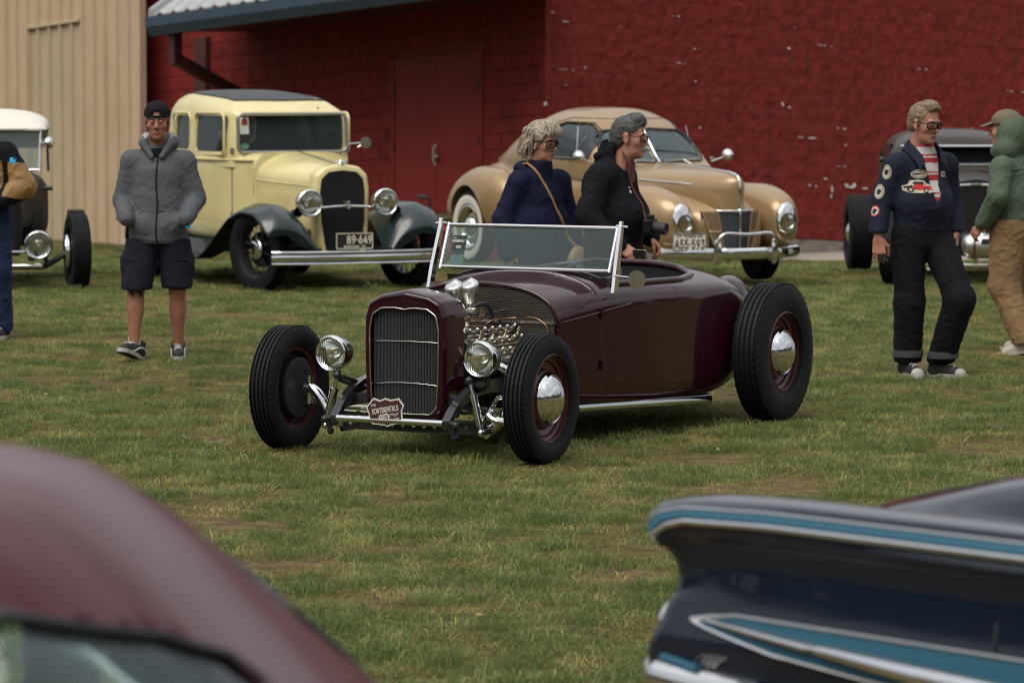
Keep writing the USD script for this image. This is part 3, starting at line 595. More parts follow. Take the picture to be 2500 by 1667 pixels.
# frame, axle, suspension
def rail(s):
    P = smoothpath([(.235, s * .315, .19), (.19, s * .318, .235), (.10, s * .322, .295), (-.05, s * .33, .345), (-.3, s * .335, .352), (-.7, s * .37, .33), (-1.2, s * .42, .29), (-2.2, s * .45, .27), (-2.9, s * .45, .42)], 40)
    R_ = []
    for i, p in enumerate(P):
        h = ip(i, [0, 4, 10, 40], [.022, .035, .058, .06]); R_.append([p + V(0, -.022, -h), p + V(0, .022, -h), p + V(0, .022, h * .6), p + V(0, -.022, h * .6)])
    return loft(R_)
put('frame_rail', rail(1), 'black_paint', rod, 30); put('frame_rail', rail(-1), 'black_paint', rod, 30)
put('spreader_bar', bar((.225, -.30, .192), (.225, .30, .192), .0175, 16), 'chrome', rod, 40)
for s in (1, -1): put('horn_bolt', [bar((.225, s * .30, .192), (.225, s * .362, .192), .011, 10), trimesh.creation.icosphere(2, .019).apply_translation((.232, s * .37, .185)), bar((.21, s * .35, .13), (.225, s * .36, .19), .013, 8), trimesh.creation.icosphere(2, .017).apply_translation((.205, s * .352, .125))], 'black_iron', rod, 40)
ax = []
yy = np.linspace(-.40, .40, 17)
ab = Polygon([(-.41, .125), (.41, .125), (.41, .178), (-.41, .178)])
for k in range(13): ab = ab.difference(Point(-.36 + .06 * k, .1515).buffer(.014, 8))
put('axle_beam', [ext(ab, .012, (-.006, 0, 0), (0, 1, 0), (0, 0, 1)), obar((0, -.41, .125), (0, .41, .125), .045, .01), obar((0, -.41, .18), (0, .41, .18), .045, .01)], 'black_iron', rod, 20)
for s in (1, -1): put('axle_end', [tube(smoothpath([(0, s * .39, .15), (0, s * .44, .155), (0, s * .49, .20), (0, s * .54, .275), (0, s * .575, .305), (0, s * .62, .31)], 16), .027, 12), bar((0, s * .60, .235), (0, s * .60, .375), .019, 12)], 'chrome', rod, 50)
for s in (1, -1):
    put('shock_absorber', [bar((.10, s * .375, .385), (.10, s * .395, .315), .010, 10), bar((.10, s * .392, .325), (.10, s * .432, .175), .021, 14), bar((.10, s * .432, .175), (.10, s * .438, .15), .012, 10), trimesh.creation.icosphere(2, .019).apply_translation((.105, s * .44, .14))], 'chrome', rod, 40)
    put('shock_eye', bar((.0, s * .44, .15), (.10, s * .44, .14), .014, 8), 'black_iron', rod, 40)
    put('shock_mount', [obar((.09, s * .36, .385), (-.10, s * .33, .33), .03, .016), trimesh.creation.icosphere(2, .02).apply_translation((.105, s * .373, .392))], 'black_iron', rod, 40)
    put('wishbone', [bar((0, s * .41, .12), (-1.1, s * .12, .20), .018, 10), bar((0, s * .41, .20), (-.28, s * .335, .165), .012, 8)], 'chrome', rod, 40)
put('leaf_spring', [tube([V(.03, y, .235 + dz + .06 * (1 - (y / .42) ** 2)) for y in np.linspace(-ln_, ln_, 15)], .012, 6, sy=1.8) for ln_, dz in ((.42, 0), (.32, .02), (.22, .038))], 'black_iron', rod, 40)
put('tie_rod', [bar((-.13, -.58, .215), (-.13, .58, .215), .012, 10), bar((-.13, .56, .215), (0, .60, .26), .014, 8), bar((-.13, -.56, .215), (0, -.60, .26), .014, 8)], 'chrome_worn', rod, 40)
put('steering_link', [tube(smoothpath([(.0, .56, .33), (.06, .50, .30), (.03, .46, .26), (-.02, .42, .22)], 12), .013, 8), tube(smoothpath([(.02, .60, .21), (.08, .55, .20), (.09, .49, .215), (.05, .46, .25)], 12), .017, 8)], 'chrome', rod, 40)
put('rear_axle', [bar((-2.63, -.62, .37), (-2.63, .62, .37), .04, 12), lathe([(0, -.12), (.10, -.09), (.13, 0), (.10, .09), (0, .12)], (-2.63, 0, .37), (0, 1, 0), 20)], 'black_iron', rod, 40)
# wheels
wheel(rod, (0, .716, .312), .312, .141, .208, 1, .037); wheel(rod, (0, -.716, .312), .312, .141, .208, -1, .037)
wheel(rod, (-2.63, .74, .374), .374, .180, .208, 1); wheel(rod, (-2.63, -.74, .374), .374, .180, .208, -1)
# engine
def head(s):
    c = V(-.43, s * .205, .50); u = V(1, 0, 0); v = unit(V(0, s * .72, -.69)); n = unit(V(0, s * .69, .72)); out = []
    hull = Polygon([(-.27, -.10), (.27, -.10), (.27, .08), (.25, .10), (-.25, .10), (-.27, .08)])
    out.append(ext(hull, .04, c, u, v, n)); 
    for k in range(8): out.append(obar(c + n * .05 + v * (-.085 + .026 * k) - u * .255, c + n * .05 + v * (-.085 + .026 * k) + u * .255, .026, .007, up=v))
    rg = np.random.default_rng(4)
    for i in range(7):
        for j in range(3):
            p = c + u * (-.235 + .078 * i + .02 * (j % 2)) + v * (-.075 + .07 * j) + n * .04
            out += [bar(p, p + n * .042, .0115, 6), trimesh.creation.icosphere(1, .011).apply_translation(p + n * .046)]
    for i in range(4):
        p = c + u * (-.20 + .13 * i) + v * -.02 + n * .05; out += [bar(p, p + n * .03, .013, 8), bar(p + n * .03, p + n * .065 - v * .02, .008, 8)]
    return cat_(out)
eng = put('engine_block', [rbox((-.43, 0, .40), (.52, .30, .26), .03), rbox((-.43, .0, .53), (.5, .22, .06), .02), lathe([(0, -.03), (.09, -.03), (.09, 0), (.05, .01), (0, .01)], (-.16, 0, .38), (1, 0, 0), 24)], 'black_iron', rod, 30)
pm('polished_alloy', (.56, .53, .47), .25, 1.0, bump=.1, bs=70)
for s in (1, -1): put('cylinder_head', head(s), 'polished_alloy', eng, 25)
put('intake_manifold', [rbox((-.44, 0, .585), (.40, .16, .05), .02), bar((-.36, .0, .58), (-.36, .0, .65), .032, 14), bar((-.52, .0, .58), (-.52, .0, .65), .032, 14), rbox((-.44, .0, .655), (.28, .09, .018), .006)], 'polished_alloy', eng, 35)
for x in (-.36, -.52):
    y0 = .035
    cb = put('carburettor', [rbox((x, y0, .675), (.075, .085, .045), .012), bar((x, y0, .69), (x, y0, .735), .026, 14), rbox((x + .04, y0 + .03, .685), (.04, .05, .05), .012), bar((x + .02, y0 + .07, .66), (x + .02, y0 + .07, .70), .008, 8), bar((x - .03, y0 + .065, .665), (x + .05, y0 + .065, .665), .006, 8)], 'chrome_worn', eng, 40)
    Rg = []
    for t in np.linspace(0, 1, 12):
        rad = ip(t, [0, .2, .55, .85, .95, 1], [.027, .031, .044, .046, .036, .012]); cx = x + .014 * math.sin(PI * min(t, 1) * .7); zt = .725 + .118 * t
        a = np.linspace(0, 2 * PI, 24, endpoint=False)
        Rg.append(np.stack([cx + rad * np.cos(a), y0 + rad * np.sin(a), zt - .016 * t * np.cos(a) * (1 if t < .97 else 1)], 1))
    put('air_scoop', loft(Rg), 'aluminium', cb, 60)
put('radiator_hose', [tube(smoothpath([(-.10, s * .12, .725), (-.17, s * .12, .735), (-.215, s * .13, .70), (-.225, s * .14, .63), (-.235, s * .15, .575)], 18), .026, 12) for s in (1, -1)], 'black_rubber', rod, 50)
put('hose_elbow', [tube(smoothpath([(-.095, .13, .735), (-.16, .135, .748), (-.205, .145, .722), (-.215, .15, .675)], 14), .029, 12), lathe([(.031, 0), (.035, .004), (.035, .02), (.031, .024)], (-.228, .145, .60), (0, 0, 1), 16)], 'chrome', rod, 50)
put('breather', [bar((-.24, .15, .52), (-.24, .15, .565), .035, 16), trimesh.creation.icosphere(2, .036).apply_translation((-.24, .15, .565))], 'chrome_worn', eng, 50)
put('fuel_line', [tube(smoothpath(q, 24), .0045, 6) for q in ([(-.55, .10, .62), (-.60, .14, .645), (-.66, .18, .648), (-.662, .36, .640), (-.662, .385, .62), (-.662, .385, .53)], [(-.36, .08, .67), (-.40, .11, .655), (-.52, .11, .66), (-.56, .09, .69)], [(-.30, .12, .66), (-.36, .13, .64), (-.5, .12, .63)])], 'copper_line', rod, True)
put('plug_wires', [tube(smoothpath([(-.20, .08, .55), (-.26 - .04 * k, .14, .60 - .005 * k), (-.32 - .09 * k, .20, .575 - .005 * k), (-.30 - .12 * k, .235, .545)], 16), .006, 6) for k in range(4)], 'black_rubber', eng, True)
put('throttle_linkage', [bar((-.30, .085, .68), (-.60, .085, .672), .005, 8), bar((-.60, .085, .672), (-.66, .16, .69), .005, 8), tube(smoothpath([(-.50, .05, .70), (-.55, .09, .725), (-.60, .10, .70), (-.62, .10, .62)], 14), .012, 8)], 'black_iron', eng, True)
put('generator', [bar((-.18, .07, .62), (-.30, .07, .62), .042, 18), bar((-.165, .07, .62), (-.18, .07, .62), .05, 18)], 'black_paint', eng, 40)
put('exhaust_header', [tube(smoothpath([(x, .27, .44), (x - .02, .36, .43), (x - .07, .40, .36), (x - .18, .42, .27), (-.85, .44, .235)], 18), .023, 10) for x in (-.24, -.42, -.58)], 'chrome', rod, 50)
put('side_pipe', lathe([(.0, 0), (.018, 0), (.019, .55), (.026, 1.0), (.031, 1.45), (.031, 1.47), (.026, 1.475), (.0, 1.46)], (-.62, .585, .212), (-1, .012, -.042), 20), 'chrome', rod, 40)
# windshield
bx, tx, zb_, zt_ = -1.150, -1.240, .872, 1.088
def ws(y, z): t = (z - zb_) / (zt_ - zb_); return V(bx + (tx - bx) * t, y, z)
for s in (1, -1):
    put('windshield_post', [loft([[p + V(-.018 * k, s * q, 0) for p, q in ((V(-1.128, s * .505, .775), 0),)] and [V(x0, s * y0, z), V(x0 - .05 * k, s * y0, z), V(x0 - .05 * k, s * (y0 + .018), z), V(x0, s * (y0 + .018), z)] for x0, y0, z, k in ((-1.092, .533, .765, .9), (-1.10, .533, .79, 1.0), (-1.125, .53, .88, .9), (-1.20, .520, 1.09, .6), (-1.21, .522, 1.125, .3))]), bar((-1.22, s * .50, 1.100), (-1.22, s * .565, 1.096), .006, 8)], 'chrome', rod, 30)
hw = .497
put('windshield_frame', [tube([ws(-hw, zt_), ws(hw, zt_)], .0105, 10), tube([ws(-hw, zb_), ws(hw, zb_)], .0105, 10), tube([ws(-hw, zb_ - .01), ws(-hw, zt_ + .01)], .0115, 10), tube([ws(hw, zb_ - .01), ws(hw, zt_ + .01)], .0115, 10)], 'chrome', rod, 50)
glassm('roadster_glass', (.72, .81, .79), ior=1.5)
put('windshield_glass', loft([[ws(-hw, z) + V(o, 0, 0) for o in (0, -.005)] + [ws(hw, z) + V(o, 0, 0) for o in (-.005, 0)] for z in (zb_, zt_)]), 'roadster_glass', rod, 20)
put('wiper', [bar(ws(.05, zt_ - .01) + V(.012, 0, 0), ws(-.02, zt_ - .14) + V(.012, 0, 0), .003, 6)], 'black_iron', rod, True) if False else None
sw = unit(V(.55, 0, .8)); u_, w_ = frame(sw); swc = V(-1.46, .20, .80)
put('steering_wheel', [tube([swc + .185 * (math.cos(a) * u_ + math.sin(a) * w_) for a in np.linspace(0, 2 * PI, 40, endpoint=False)], .012, 8, closed=True)] + [obar(swc - sw * .02, swc + .18 * (math.cos(a) * u_ + math.sin(a) * w_), .035, .008, up=sw) for a in (.3, 2.2, 4.3)] + [bar(swc, swc - sw * .35 + V(.25, 0, 0), .02, 10)], 'black_rubber', rod, 40)
put('dashboard', [loft([[V(x, y, z) for x, z in ((-1.17, .835), (-1.26, .80), (-1.27, .70), (-1.2, .68))] for y in np.linspace(-.47, .47, 5)]), ], 'black_paint', rod, 40)
put('side_mirror', [lathe([(0, -.012), (.03, -.011), (.046, -.004), (.048, .004), (.0, .006)], (-1.06, .70, .838), (1, .1, 0), 28), bar((-1.10, .55, .852), (-1.075, .69, .842), .006, 8), bar((-1.09, .62, .85), (-1.065, .70, .825), .004, 6)], 'chrome_worn', rod, 40)
# card behind the windscreen
cd = thing('display_card', 'dark green show card with white lettering standing behind the roadster windscreen', 'card', ROD, RTH - PI / 2)
put('card', [loft([[V(-1.165 - (z - .885) * .35 + o, y, z) for y, o in ((-.455, 0), (-.375, 0), (-.375, -.003), (-.455, -.003))] for z in (.935, 1.035)])], 'card_green' if False else pm('card_green', (.012, .028, .026), .6), cd, 20)
put('lower_slip', [loft([[V(-1.165 - (z - .885) * .35 + o, y, z) for y, o in ((-.455, 0), (-.375, 0), (-.375, -.003), (-.455, -.003))] for z in (.885, .932)])], pm('slip_green', (.22, .33, .30), .6), cd, 20)
put('lettering', [text('KONTINENTALS', .012, V(-1.195, -.415, 1.0), V(0, 1, 0), unit(V(-.33, 0, 1)), .001, width=.07), text('THE', .006, V(-1.205, -.44, 1.018), V(0, 1, 0), unit(V(-.33, 0, 1)), .001), ext(Point(-.005, 0).buffer(.007).difference(Point(-.005, 0).buffer(.004)).union(Point(.01, 0).buffer(.008).difference(Point(.01, 0).buffer(.005))), .001, V(-1.19, -.415, .975), V(0, 1, 0), unit(V(-.33, 0, 1)))], 'off_white', cd, False)
# ---------------------------------------------------------------- cream sedan
pm('cream_paint', (.62, .54, .26), .25, coat=.5, var=.04, vs=3, bump=.02, bs=40, dirt=(.45, .37, .17), ds=2.5, dth=(.55, .8))
pm('fender_black_green', (.008, .018, .018), .25, coat=.3)
pm('roof_fabric', (.040, .042, .044), .6, var=.2, vs=60, bump=.2, bs=300)
pm('frame_grey', (.34, .33, .30), .3, .8)
pm('plate_black', (.010, .010, .012), .4, coat=.2)
pm('plate_cream', (.66, .62, .50), .45, bump=.03)
pm('plate_navy', (.012, .018, .05), .4)
pm('grille_black', (.012, .012, .014), .45)
pm('sticker_white', (.62, .66, .60), .5); pm('sticker_red', (.25, .03, .03), .5); pm('sticker_green', (.10, .22, .15), .5)
def curved_strip(path, prof, closed=True):
    """sweep the profile (u sideways in the ground plane, z up) along a path that runs in y; u is the outward normal in xy"""
    path = np.asarray(path, float); T = np.gradient(path, axis=0); R = []
    for p, t in zip(path, T):
        n = unit(V(t[1], -t[0], 0)); R.append([p + n * a + V(0, 0, b) for a, b in prof])
    return loft(R)
SED = (-1.553, 33.6, 0.0)
sed = thing('sedan', 'pale cream yellow closed sedan with black fenders and a dark fabric roof insert', 'car', SED, math.radians(25) - PI / 2)
# hood and grille shell
hs = []
for x in np.linspace(.10, -.82, 14):
    t = (.10 - x) / .92; hs.append(superring(x, .245 + .185 * t + .02 * math.sin(PI * t), 1.088 + .095 * t, .50, 56, 2.3, 14, .90 + .04 * t))
put('hood', loft(hs), 'cream_paint', sed, 40)
so = Polygon([(-.19, .27), (.19, .27), (.235, .40), (.258, .65), (.262, .90), (.245, 1.01), (.17, 1.075), (.0, 1.105), (-.17, 1.075), (-.245, 1.01), (-.262, .90), (-.258, .65), (-.235, .40)]).buffer(-.03).buffer(.03, 8)
si = Polygon([(-.10, .285), (.10, .285), (.17, .36), (.205, .62), (.212, .86), (.195, .97), (.13, 1.03), (.0, 1.045), (-.13, 1.03), (-.195, .97), (-.212, .86), (-.205, .62), (-.17, .36)]).buffer(-.03).buffer(.03, 8)
ro, ri = resample(so, 110), resample(si, 110)
sh2 = lambda r_, x, k=1.: np.stack([np.full(len(r_), x) - .03 * (r_[:, 0] / .26) ** 2 + .03 * (1 - np.clip((r_[:, 1] - .27) / .8, 0, 1)), ((r_ - V(0, .65)) * k + V(0, .65))[:, 0], ((r_ - V(0, .65)) * k + V(0, .65))[:, 1]], 1)
put('grille_shell', grid(np.array([sh2(ro, .06), sh2(ro, .14, 1.0), sh2(ro, .175, .985), sh2(ro * .6 + ri * .4, .195), sh2(ri, .195), sh2(ri, .18), sh2(ri, .10)]), cv=True), 'cream_paint', sed, 60)
gz = [(y, LineString([(y, 0), (y, 2)]).intersection(si).bounds) for y in np.linspace(-.2, .2, 34)]
put('grille_bars', [tube([V(.195 + .03 * (1 - (z - .27) / .8) - .03 * (y / .26) ** 2, y, z) for z in np.linspace(b[1], b[3], 4)], .0032, 5) for y, b in gz], 'grille_black', sed, True)
put('grille_backing', ext(si, .01, (.14, 0, 0), (0, 1, 0), (0, 0, 1)), 'grille_black', sed, False)
put('shell_badge', [lathe([(0, .012), (.022, .010), (.028, 0)], (.178, 0, 1.072), (1, 0, .25), 20)], pm('badge_blue', (.02, .02, .10), .25, coat=.5), sed, 40)
put('hood_ornament', [tube([V(.15, -.055, 1.128), V(.18, -.03, 1.118), V(.19, 0, 1.113), V(.18, .03, 1.118), V(.15, .055, 1.128)], .007, 8), lathe([(.0, 0), (.028, .004), (.02, .018), (.008, .034), (0, .038)], (.14, 0, 1.10), (0, 0, 1), 16)], 'chrome', sed, 40)
put('hood_hinge', [tube([V(x, 0, 1.089 + .095 * (.10 - x) / .92) for x in np.linspace(.12, -.80, 12)], .006, 6)], 'black_rubber', sed, True)
for s in (-1, 1):
    put('hood_seam', tube([V(x, s * (.243 + .185 * t + .02 * math.sin(PI * t)) * 1.004, .905 + .04 * t) for x, t in ((.10 - .92 * t, t) for t in np.linspace(0, 1, 10))], .006, 6), 'cream_paint', sed, True)
    for k in range(20):
        x = -.20 - .026 * k; t = (.10 - x) / .92; y = (.245 + .185 * t + .02 * math.sin(PI * t)) * .998
        put('louvre', loft([[V(x, s * (y - .004), z), V(x + .016, s * (y - .002), z), V(x + .004, s * (y + .022), z)] for z in (.60, .615, .825, .84)]), 'cream_paint', sed, 20)
# body
bwx = sp(-np.array([-.80, -1.0, -1.3, -1.8, -2.4, -2.75, -2.95]), [.435, .53, .605, .635, .615, .56, .45])
tub = toM(loft([superring(x, bwx(-x), 1.185 if x > -2.8 else 1.15, .36, 64, 5, 7, .95) for x in np.linspace(-.79, -2.95, 30)]))
plan = Polygon([(-.97, -.40), (-1.02, -.56), (-1.3, -.607), (-1.9, -.62), (-2.5, -.60), (-2.82, -.53), (-2.9, -.3), (-2.9, .3), (-2.82, .53), (-2.5, .60), (-1.9, .62), (-1.3, .607), (-1.02, .56), (-.97, .40)]).buffer(-.06).buffer(.06, 8)
pr = resample(plan, 120, (1e3, 0)); pc0 = V(-1.95, 0)
lev = [(1.05, 1., 0), (1.2, .995, 0), (1.35, .98, 0), (1.5, .955, -.004), (1.555, .945, .006), (1.60, .915, .006), (1.65, .865, 0), (1.69, .78, 0), (1.714, .66, 0), (1.727, .50, 0), (1.734, .3, 0)]
def gring(z, k, sx, dz=0): q = (pr - pc0) * V(k * .5 + .5 * k, k) + pc0; return np.stack([q[:, 0] + sx, q[:, 1], np.full(len(q), z) - dz - (.075 * np.clip((q[:, 0] + 2.3) / 1.2, 0, 1) ** 1.4 + .03 * np.clip((-2.4 - q[:, 0]) / .5, 0, 1) ** 2) * np.clip((z - 1.52) / .12, 0, 1)], 1)
house = toM(loft([gring(*l) for l in lev]))
inner = toM(loft([gring(z - (.03 if z > 1.6 else 0), k * .955, sx) for z, k, sx in [(.50, 1.0, 0)] + lev]))
wind = toM(ext(rrect(1.03, .325, .045, 0, 1.352), 1.0, (-1.5, 0, 0), (0, 1, 0), (0, 0, 1)))
def sidewin(x0, x1, z0, z1, r_=.05): return toM(ext(rrect(x1 - x0, z1 - z0, r_, (x0 + x1) / 2, (z0 + z1) / 2), 3.0, (0, 1.5, 0), (1, 0, 0), (0, 0, 1)))
w1, w2 = sidewin(-1.83, -1.145, 1.185, 1.505), sidewin(-2.42, -2.0, 1.195, 1.50)
rearw = toM(ext(rrect(.72, .25, .06, 0, 1.36), 1.0, (-3.3, 0, 0), (0, 1, 0), (0, 0, 1)))
opens = wind + w1 + w2 + rearw
sedan_body = asT((tub + house) - inner - opens); put('body', sedan_body, 'cream_paint', sed, 30)
shellin = inner - toM(loft([gring(z - (.03 if z > 1.6 else 0) - .004, k * .951, sx) for z, k, sx in [(.51, 1.0, 0)] + lev]))
put('headliner', asT(shellin - opens), 'dark_interior', sed, 30)
gs = toM(loft([gring(z, k * .982, sx) for z, k, sx in lev[:9]])) - toM(loft([gring(z - .002, k * .974, sx) for z, k, sx in lev[:9]]))
putparts('side_glass', gs ^ (w1 + w2), 'dark_glass', sed, 30)
put('rear_glass', asT(gs ^ rearw), 'window_glass', sed, 30)
put('windscreen', ext(rrect(1.03, .325, .045, 0, 1.352), .005, (-1.0, 0, 0), (0, 1, 0), unit(V(-.045, 0, 1))), 'window_glass', sed, 20)
def ringtube(poly, o, u, v, r_, n=70): q = resample(poly, n); return tube(np.array([np.asarray(o, float) + np.asarray(u) * a + np.asarray(v) * b for a, b in q]), r_, 8, closed=True)
put('windscreen_frame', ringtube(rrect(1.045, .34, .05, 0, 1.352), (-.982 + .06, 0, 0), (0, 1, 0), V(-.045, 0, 1), .016, 90), 'frame_grey', sed, 60)
for s in (-1, 1):
    for w_ in ((-1.83, -1.145, 1.185, 1.505), (-2.42, -2.0, 1.195, 1.50)):
        put('window_moulding', ringtube(rrect(w_[1] - w_[0] + .05, w_[3] - w_[2] + .05, .07, (w_[0] + w_[1]) / 2, (w_[2] + w_[3]) / 2), (0, s * .603, 0), (1, 0, 0), V(0, -s * .00, 1), .012, 70), 'cream_paint', sed, True)
    put('belt_moulding', tube([V(x, s * (bwx(-x) + .004), 1.115 + .0 * x) for x in np.linspace(-.82, -2.9, 26)], .013, 8), 'cream_paint', sed, True)
    for x in (-1.06, -1.93): put('door_seam', tube([V(x, s * (bwx(-x) * (.985 if z > 1.1 else 1) + .002), z) for z in np.linspace(.40, 1.12, 14)], .0035, 6), 'black_rubber', sed, True)
    put('cowl_seam', tube([V(-.815, s * y, z) for y, z in ((.433, .55), (.44, .9), (.43, 1.03), (.38, 1.12), (.25, 1.17), (.0, 1.19))], .005, 6), 'black_rubber', sed, True)
    for z in (1.20, .62): put('door_hinge', rbox((-1.045, s * (bwx(1.05) + .012), z), (.05, .02, .055), .006), 'frame_grey', sed, 30)
    put('door_handle', tube([V(-1.80, s * .63, .98), V(-1.80, s * .675, .98), V(-1.70, s * .68, .985)], .009, 8), 'chrome', sed, 50)
rp = Polygon([(-1.26, -.43), (-1.23, 0), (-1.26, .43), (-2.0, .46), (-2.70, .42), (-2.70, -.42), (-2.0, -.46)]).buffer(-.05).buffer(.05, 6)
house_m = asT(house); put('roof_insert', decal(house_m, rp, (0, 0, 1.5), (1, 0, 0), (0, 0, -1), .004, .06), 'roof_fabric', sed, 60)
put('insert_moulding', tube(drape(house_m, np.array([(x, y, 2.2) for x, y in resample(rp, 90)]), (0, 0, -1), .004), .008, 6, closed=True), 'black_rubber', sed, True)
put('roof_vent', bar((-1.0, .25, 1.575), (-.985, .25, 1.575), .008, 8), 'black_rubber', sed, 40)
put('cowl_top', loft([superring(x, .44 + .09 * t, 1.187 + .004 * t, .9, 48, 2.6, 8, 1.02) for x, t in ((-.80, 0), (-.9, .5), (-1.0, 1.))]), 'cream_paint', sed, 60)
# fenders
def fender(s, st):
    """st: rows of (x, z crown, y inner, z inner, y lip, lip drop)"""
    A = np.array(st); n = 46; u = np.linspace(0, 1, len(A)); C = sp(u, A)(np.linspace(0, 1, n)); R = []
    for x, zc, yi, zi, yl, dl in C:
        pts = np.array([(yi, zi), (yi + (.66 - yi) * .45, zi + (zc - zi) * .72), (yi + (.66 - yi) * .8, zi + (zc - zi) * .95), (.68, zc), (.755, zc - dl * .28), (yl - .01, zc - dl * .75), (yl, zc - dl)])
        from scipy.interpolate import PchipInterpolator
        q = PchipInterpolator(np.arange(7), pts)(np.linspace(0, 6, 31)); R.append(np.stack([np.full(31, x), s * q[:, 0], q[:, 1]], 1))
    R = np.array(R); N = np.zeros_like(R); N[..., 2] = -.010
    P = np.concatenate([R, (R + N)[:, ::-1]], 1)
    m = loft(P); return m if s < 0 else m
FST = [(-1.42, .245, .60, .24, .80, .02), (-1.2, .29, .58, .30, .82, .03), (-.95, .40, .53, .42, .83, .045), (-.65, .56, .47, .55, .84, .06), (-.35, .70, .41, .62, .85, .075), (-.05, .765, .36, .60, .85, .085), (.18, .76, .32, .50, .85, .09), (.33, .70, .31, .40, .84, .09), (.42, .62, .31, .33, .82, .085), (.455, .555, .315, .30, .79, .06)]
RST = [(-1.98, .245, .62, .24, .80, .02), (-2.15, .42, .60, .42, .82, .04), (-2.4, .66, .58, .64, .84, .07), (-2.7, .765, .56, .72, .84, .08), (-3.0, .70, .52, .64, .83, .08), (-3.2, .52, .50, .50, .81, .06), (-3.3, .36, .50, .36, .78, .03)]
for s in (-1, 1):
    put('front_fender', fender(s, FST), 'fender_black_green', sed, 60); put('rear_fender', fender(s, RST), 'fender_black_green', sed, 60)
    put('running_board', [rbox((-1.70, s * .72, .235), (.62, .22, .03), .012), obar((-1.42, s * .60, .31), (-1.98, s * .60, .31), .02, .14)], 'fender_black_green', sed, 30)
    put('splash_apron', loft([[V(x, s * y, z) for y, z in ((.44, .30), (.60, .30), (.60, .39), (.44, .39))] for x in (-.9, -2.9)]), 'fender_black_green', sed, 30)
    wheel(sed, (0, s * .70, .362), .362, .150, .245, s, .26, rim='black_iron', cap='small', spokes=True, style='plain')
    wheel(sed, (-2.69, s * .70, .362), .362, .150, .245, s, 0, rim='black_iron', cap='small', spokes=True, style='plain')
    headlight(sed, (.30, s * .355, .768), .118, .16, 'black_paint', 'chrome', (1, 0, -.03))
    put('horn', [lathe([(0, -.08), (.02, -.07), (.02, .0), (.045, .06)], (.24, s * .46, .69), (1, 0, 0), 16)], 'black_iron', sed, 40)
put('chassis', [obar((.45, s * .33, .33), (-3.2, s * .40, .34), .05, .10) for s in (-1, 1)] + [box((-1.5, 0, .31), (2.6, 1.1, .04)), box((-.3, 0, .5), (.9, .44, .3))], 'black_iron', sed, 20)
put('front_axle', [tube([V(0, y, .27 + .09 * (abs(y) / .62) ** 3) for y in np.linspace(-.62, .62, 15)], .028, 8), tube([V(.05, y, .36 + .05 * (1 - (y / .5) ** 2)) for y in np.linspace(-.5, .5, 11)], .025, 6)], 'black_iron', sed, 40)
put('headlight_bar', tube([V(.27, y, .70 + .035 * (1 - (y / .40) ** 2)) for y in np.linspace(-.40, .40, 21)], .013, 10), 'chrome', sed, 60)
put('eight_emblem', [text('V', .05, V(.288, -.012, .735), V(0, 1, 0), V(0, 0, 1), .005), ringtube(Point(0, .018).buffer(.015), (.29, .012, .745), (0, 1, 0), (0, 0, 1), .004, 20), ringtube(Point(0, -.012).buffer(.018), (.29, .012, .745), (0, 1, 0), (0, 0, 1), .004, 20)], 'chrome_worn', sed, 40)
bp_ = [V(.62 - .14 * abs(y / .78) ** 2.6, y, .305) for y in np.linspace(-.78, .78, 31)]
fbm_ = put('front_bumper', curved_strip(bp_, [(-.012, -.058), (.004, -.058), (.008, -.05), (.004, -.040), (.004, -.018), (.009, -.008), (.009, .012), (.004, .022), (.004, .040), (.008, .05), (.004, .058), (-.012, .058)]), 'chrome', sed, 40)
put('bumper_groove', [tube([p + V(.0045, 0, z) for p in bp_], .007, 5) for z in (-.029, .031)], 'black_iron', fbm_, True)
put('bumper_bracket', [obar((.59, s * .33, .30), (.40, s * .33, .32), .04, .05) for s in (-1, 1)], 'black_iron', sed, 20)
rb_ = [V(-3.52 + .10 * abs(y / .8) ** 2.6, y, .56) for y in np.linspace(-.82, .82, 21)]
put('rear_bumper', [tube([p + V(0, 0, z) for p in rb_], .022, 8) for z in (-.045, 0, .045)], 'chrome', sed, 40)
put('rear_bracket', [obar((-3.50, s * .5, .53), (-3.0, s * .45, .42), .04, .06) for s in (-1, 1)], 'black_iron', sed, 20)
def plate(par, c, w, h, face, ink, lines, u=(0, 1, 0), v=(0, 0, 1), border=True):
    u, v = unit(u), unit(v); n = np.cross(u, v); c = np.asarray(c, float)
    pp_ = put('licence_plate', ext(rrect(w, h, .012), .003, c, u, v), face, par, 20)
    g = [text(t, hh, c + u * a + v * b + n * .0032, u, v, .0025, width=ww) for t, hh, a, b, ww in lines]
    if border: g.append(ext(rrect(w - .004, h - .004, .01).difference(rrect(w - .018, h - .018, .006)), .0015, c + n * .003, u, v))
    put('plate_lettering', g, ink, pp_, False); return pp_
plate(sed, (.60, -.062, .447), .345, .142, 'plate_black', 'plate_cream', [('89·649', .068, .045, -.022, .235), ('MONTANA · 32', .017, .0, -.055, .20)])
put('side_mirror', [lathe([(0, -.015), (.03, -.013), (.05, -.004), (.052, .004), (0, .006)], (-.98, .71, 1.26), (1, -.2, 0), 24), bar((-1.02, .56, 1.25), (-.985, .71, 1.26), .007, 8), bar((-1.0, .64, 1.22), (-.985, .70, 1.25), .005, 6)], 'chrome_worn', sed, 40)
put('windscreen_card', ext(rrect(.085, .15, .004, -.435, 1.42), .002, (-.99, 0, 0), (0, 1, 0), unit(V(-.045, 0, 1))), 'sticker_white', sed, 20)
put('card_picture', [ext(rrect(.055, .05, .012, -.435, 1.45), .001, (-.986, 0, 0), (0, 1, 0), unit(V(-.045, 0, 1))), ext(rrect(.03, .03, .01, -.435, 1.475), .001, (-.986, 0, 0), (0, 1, 0), unit(V(-.045, 0, 1)))], 'sticker_red', sed, 20)
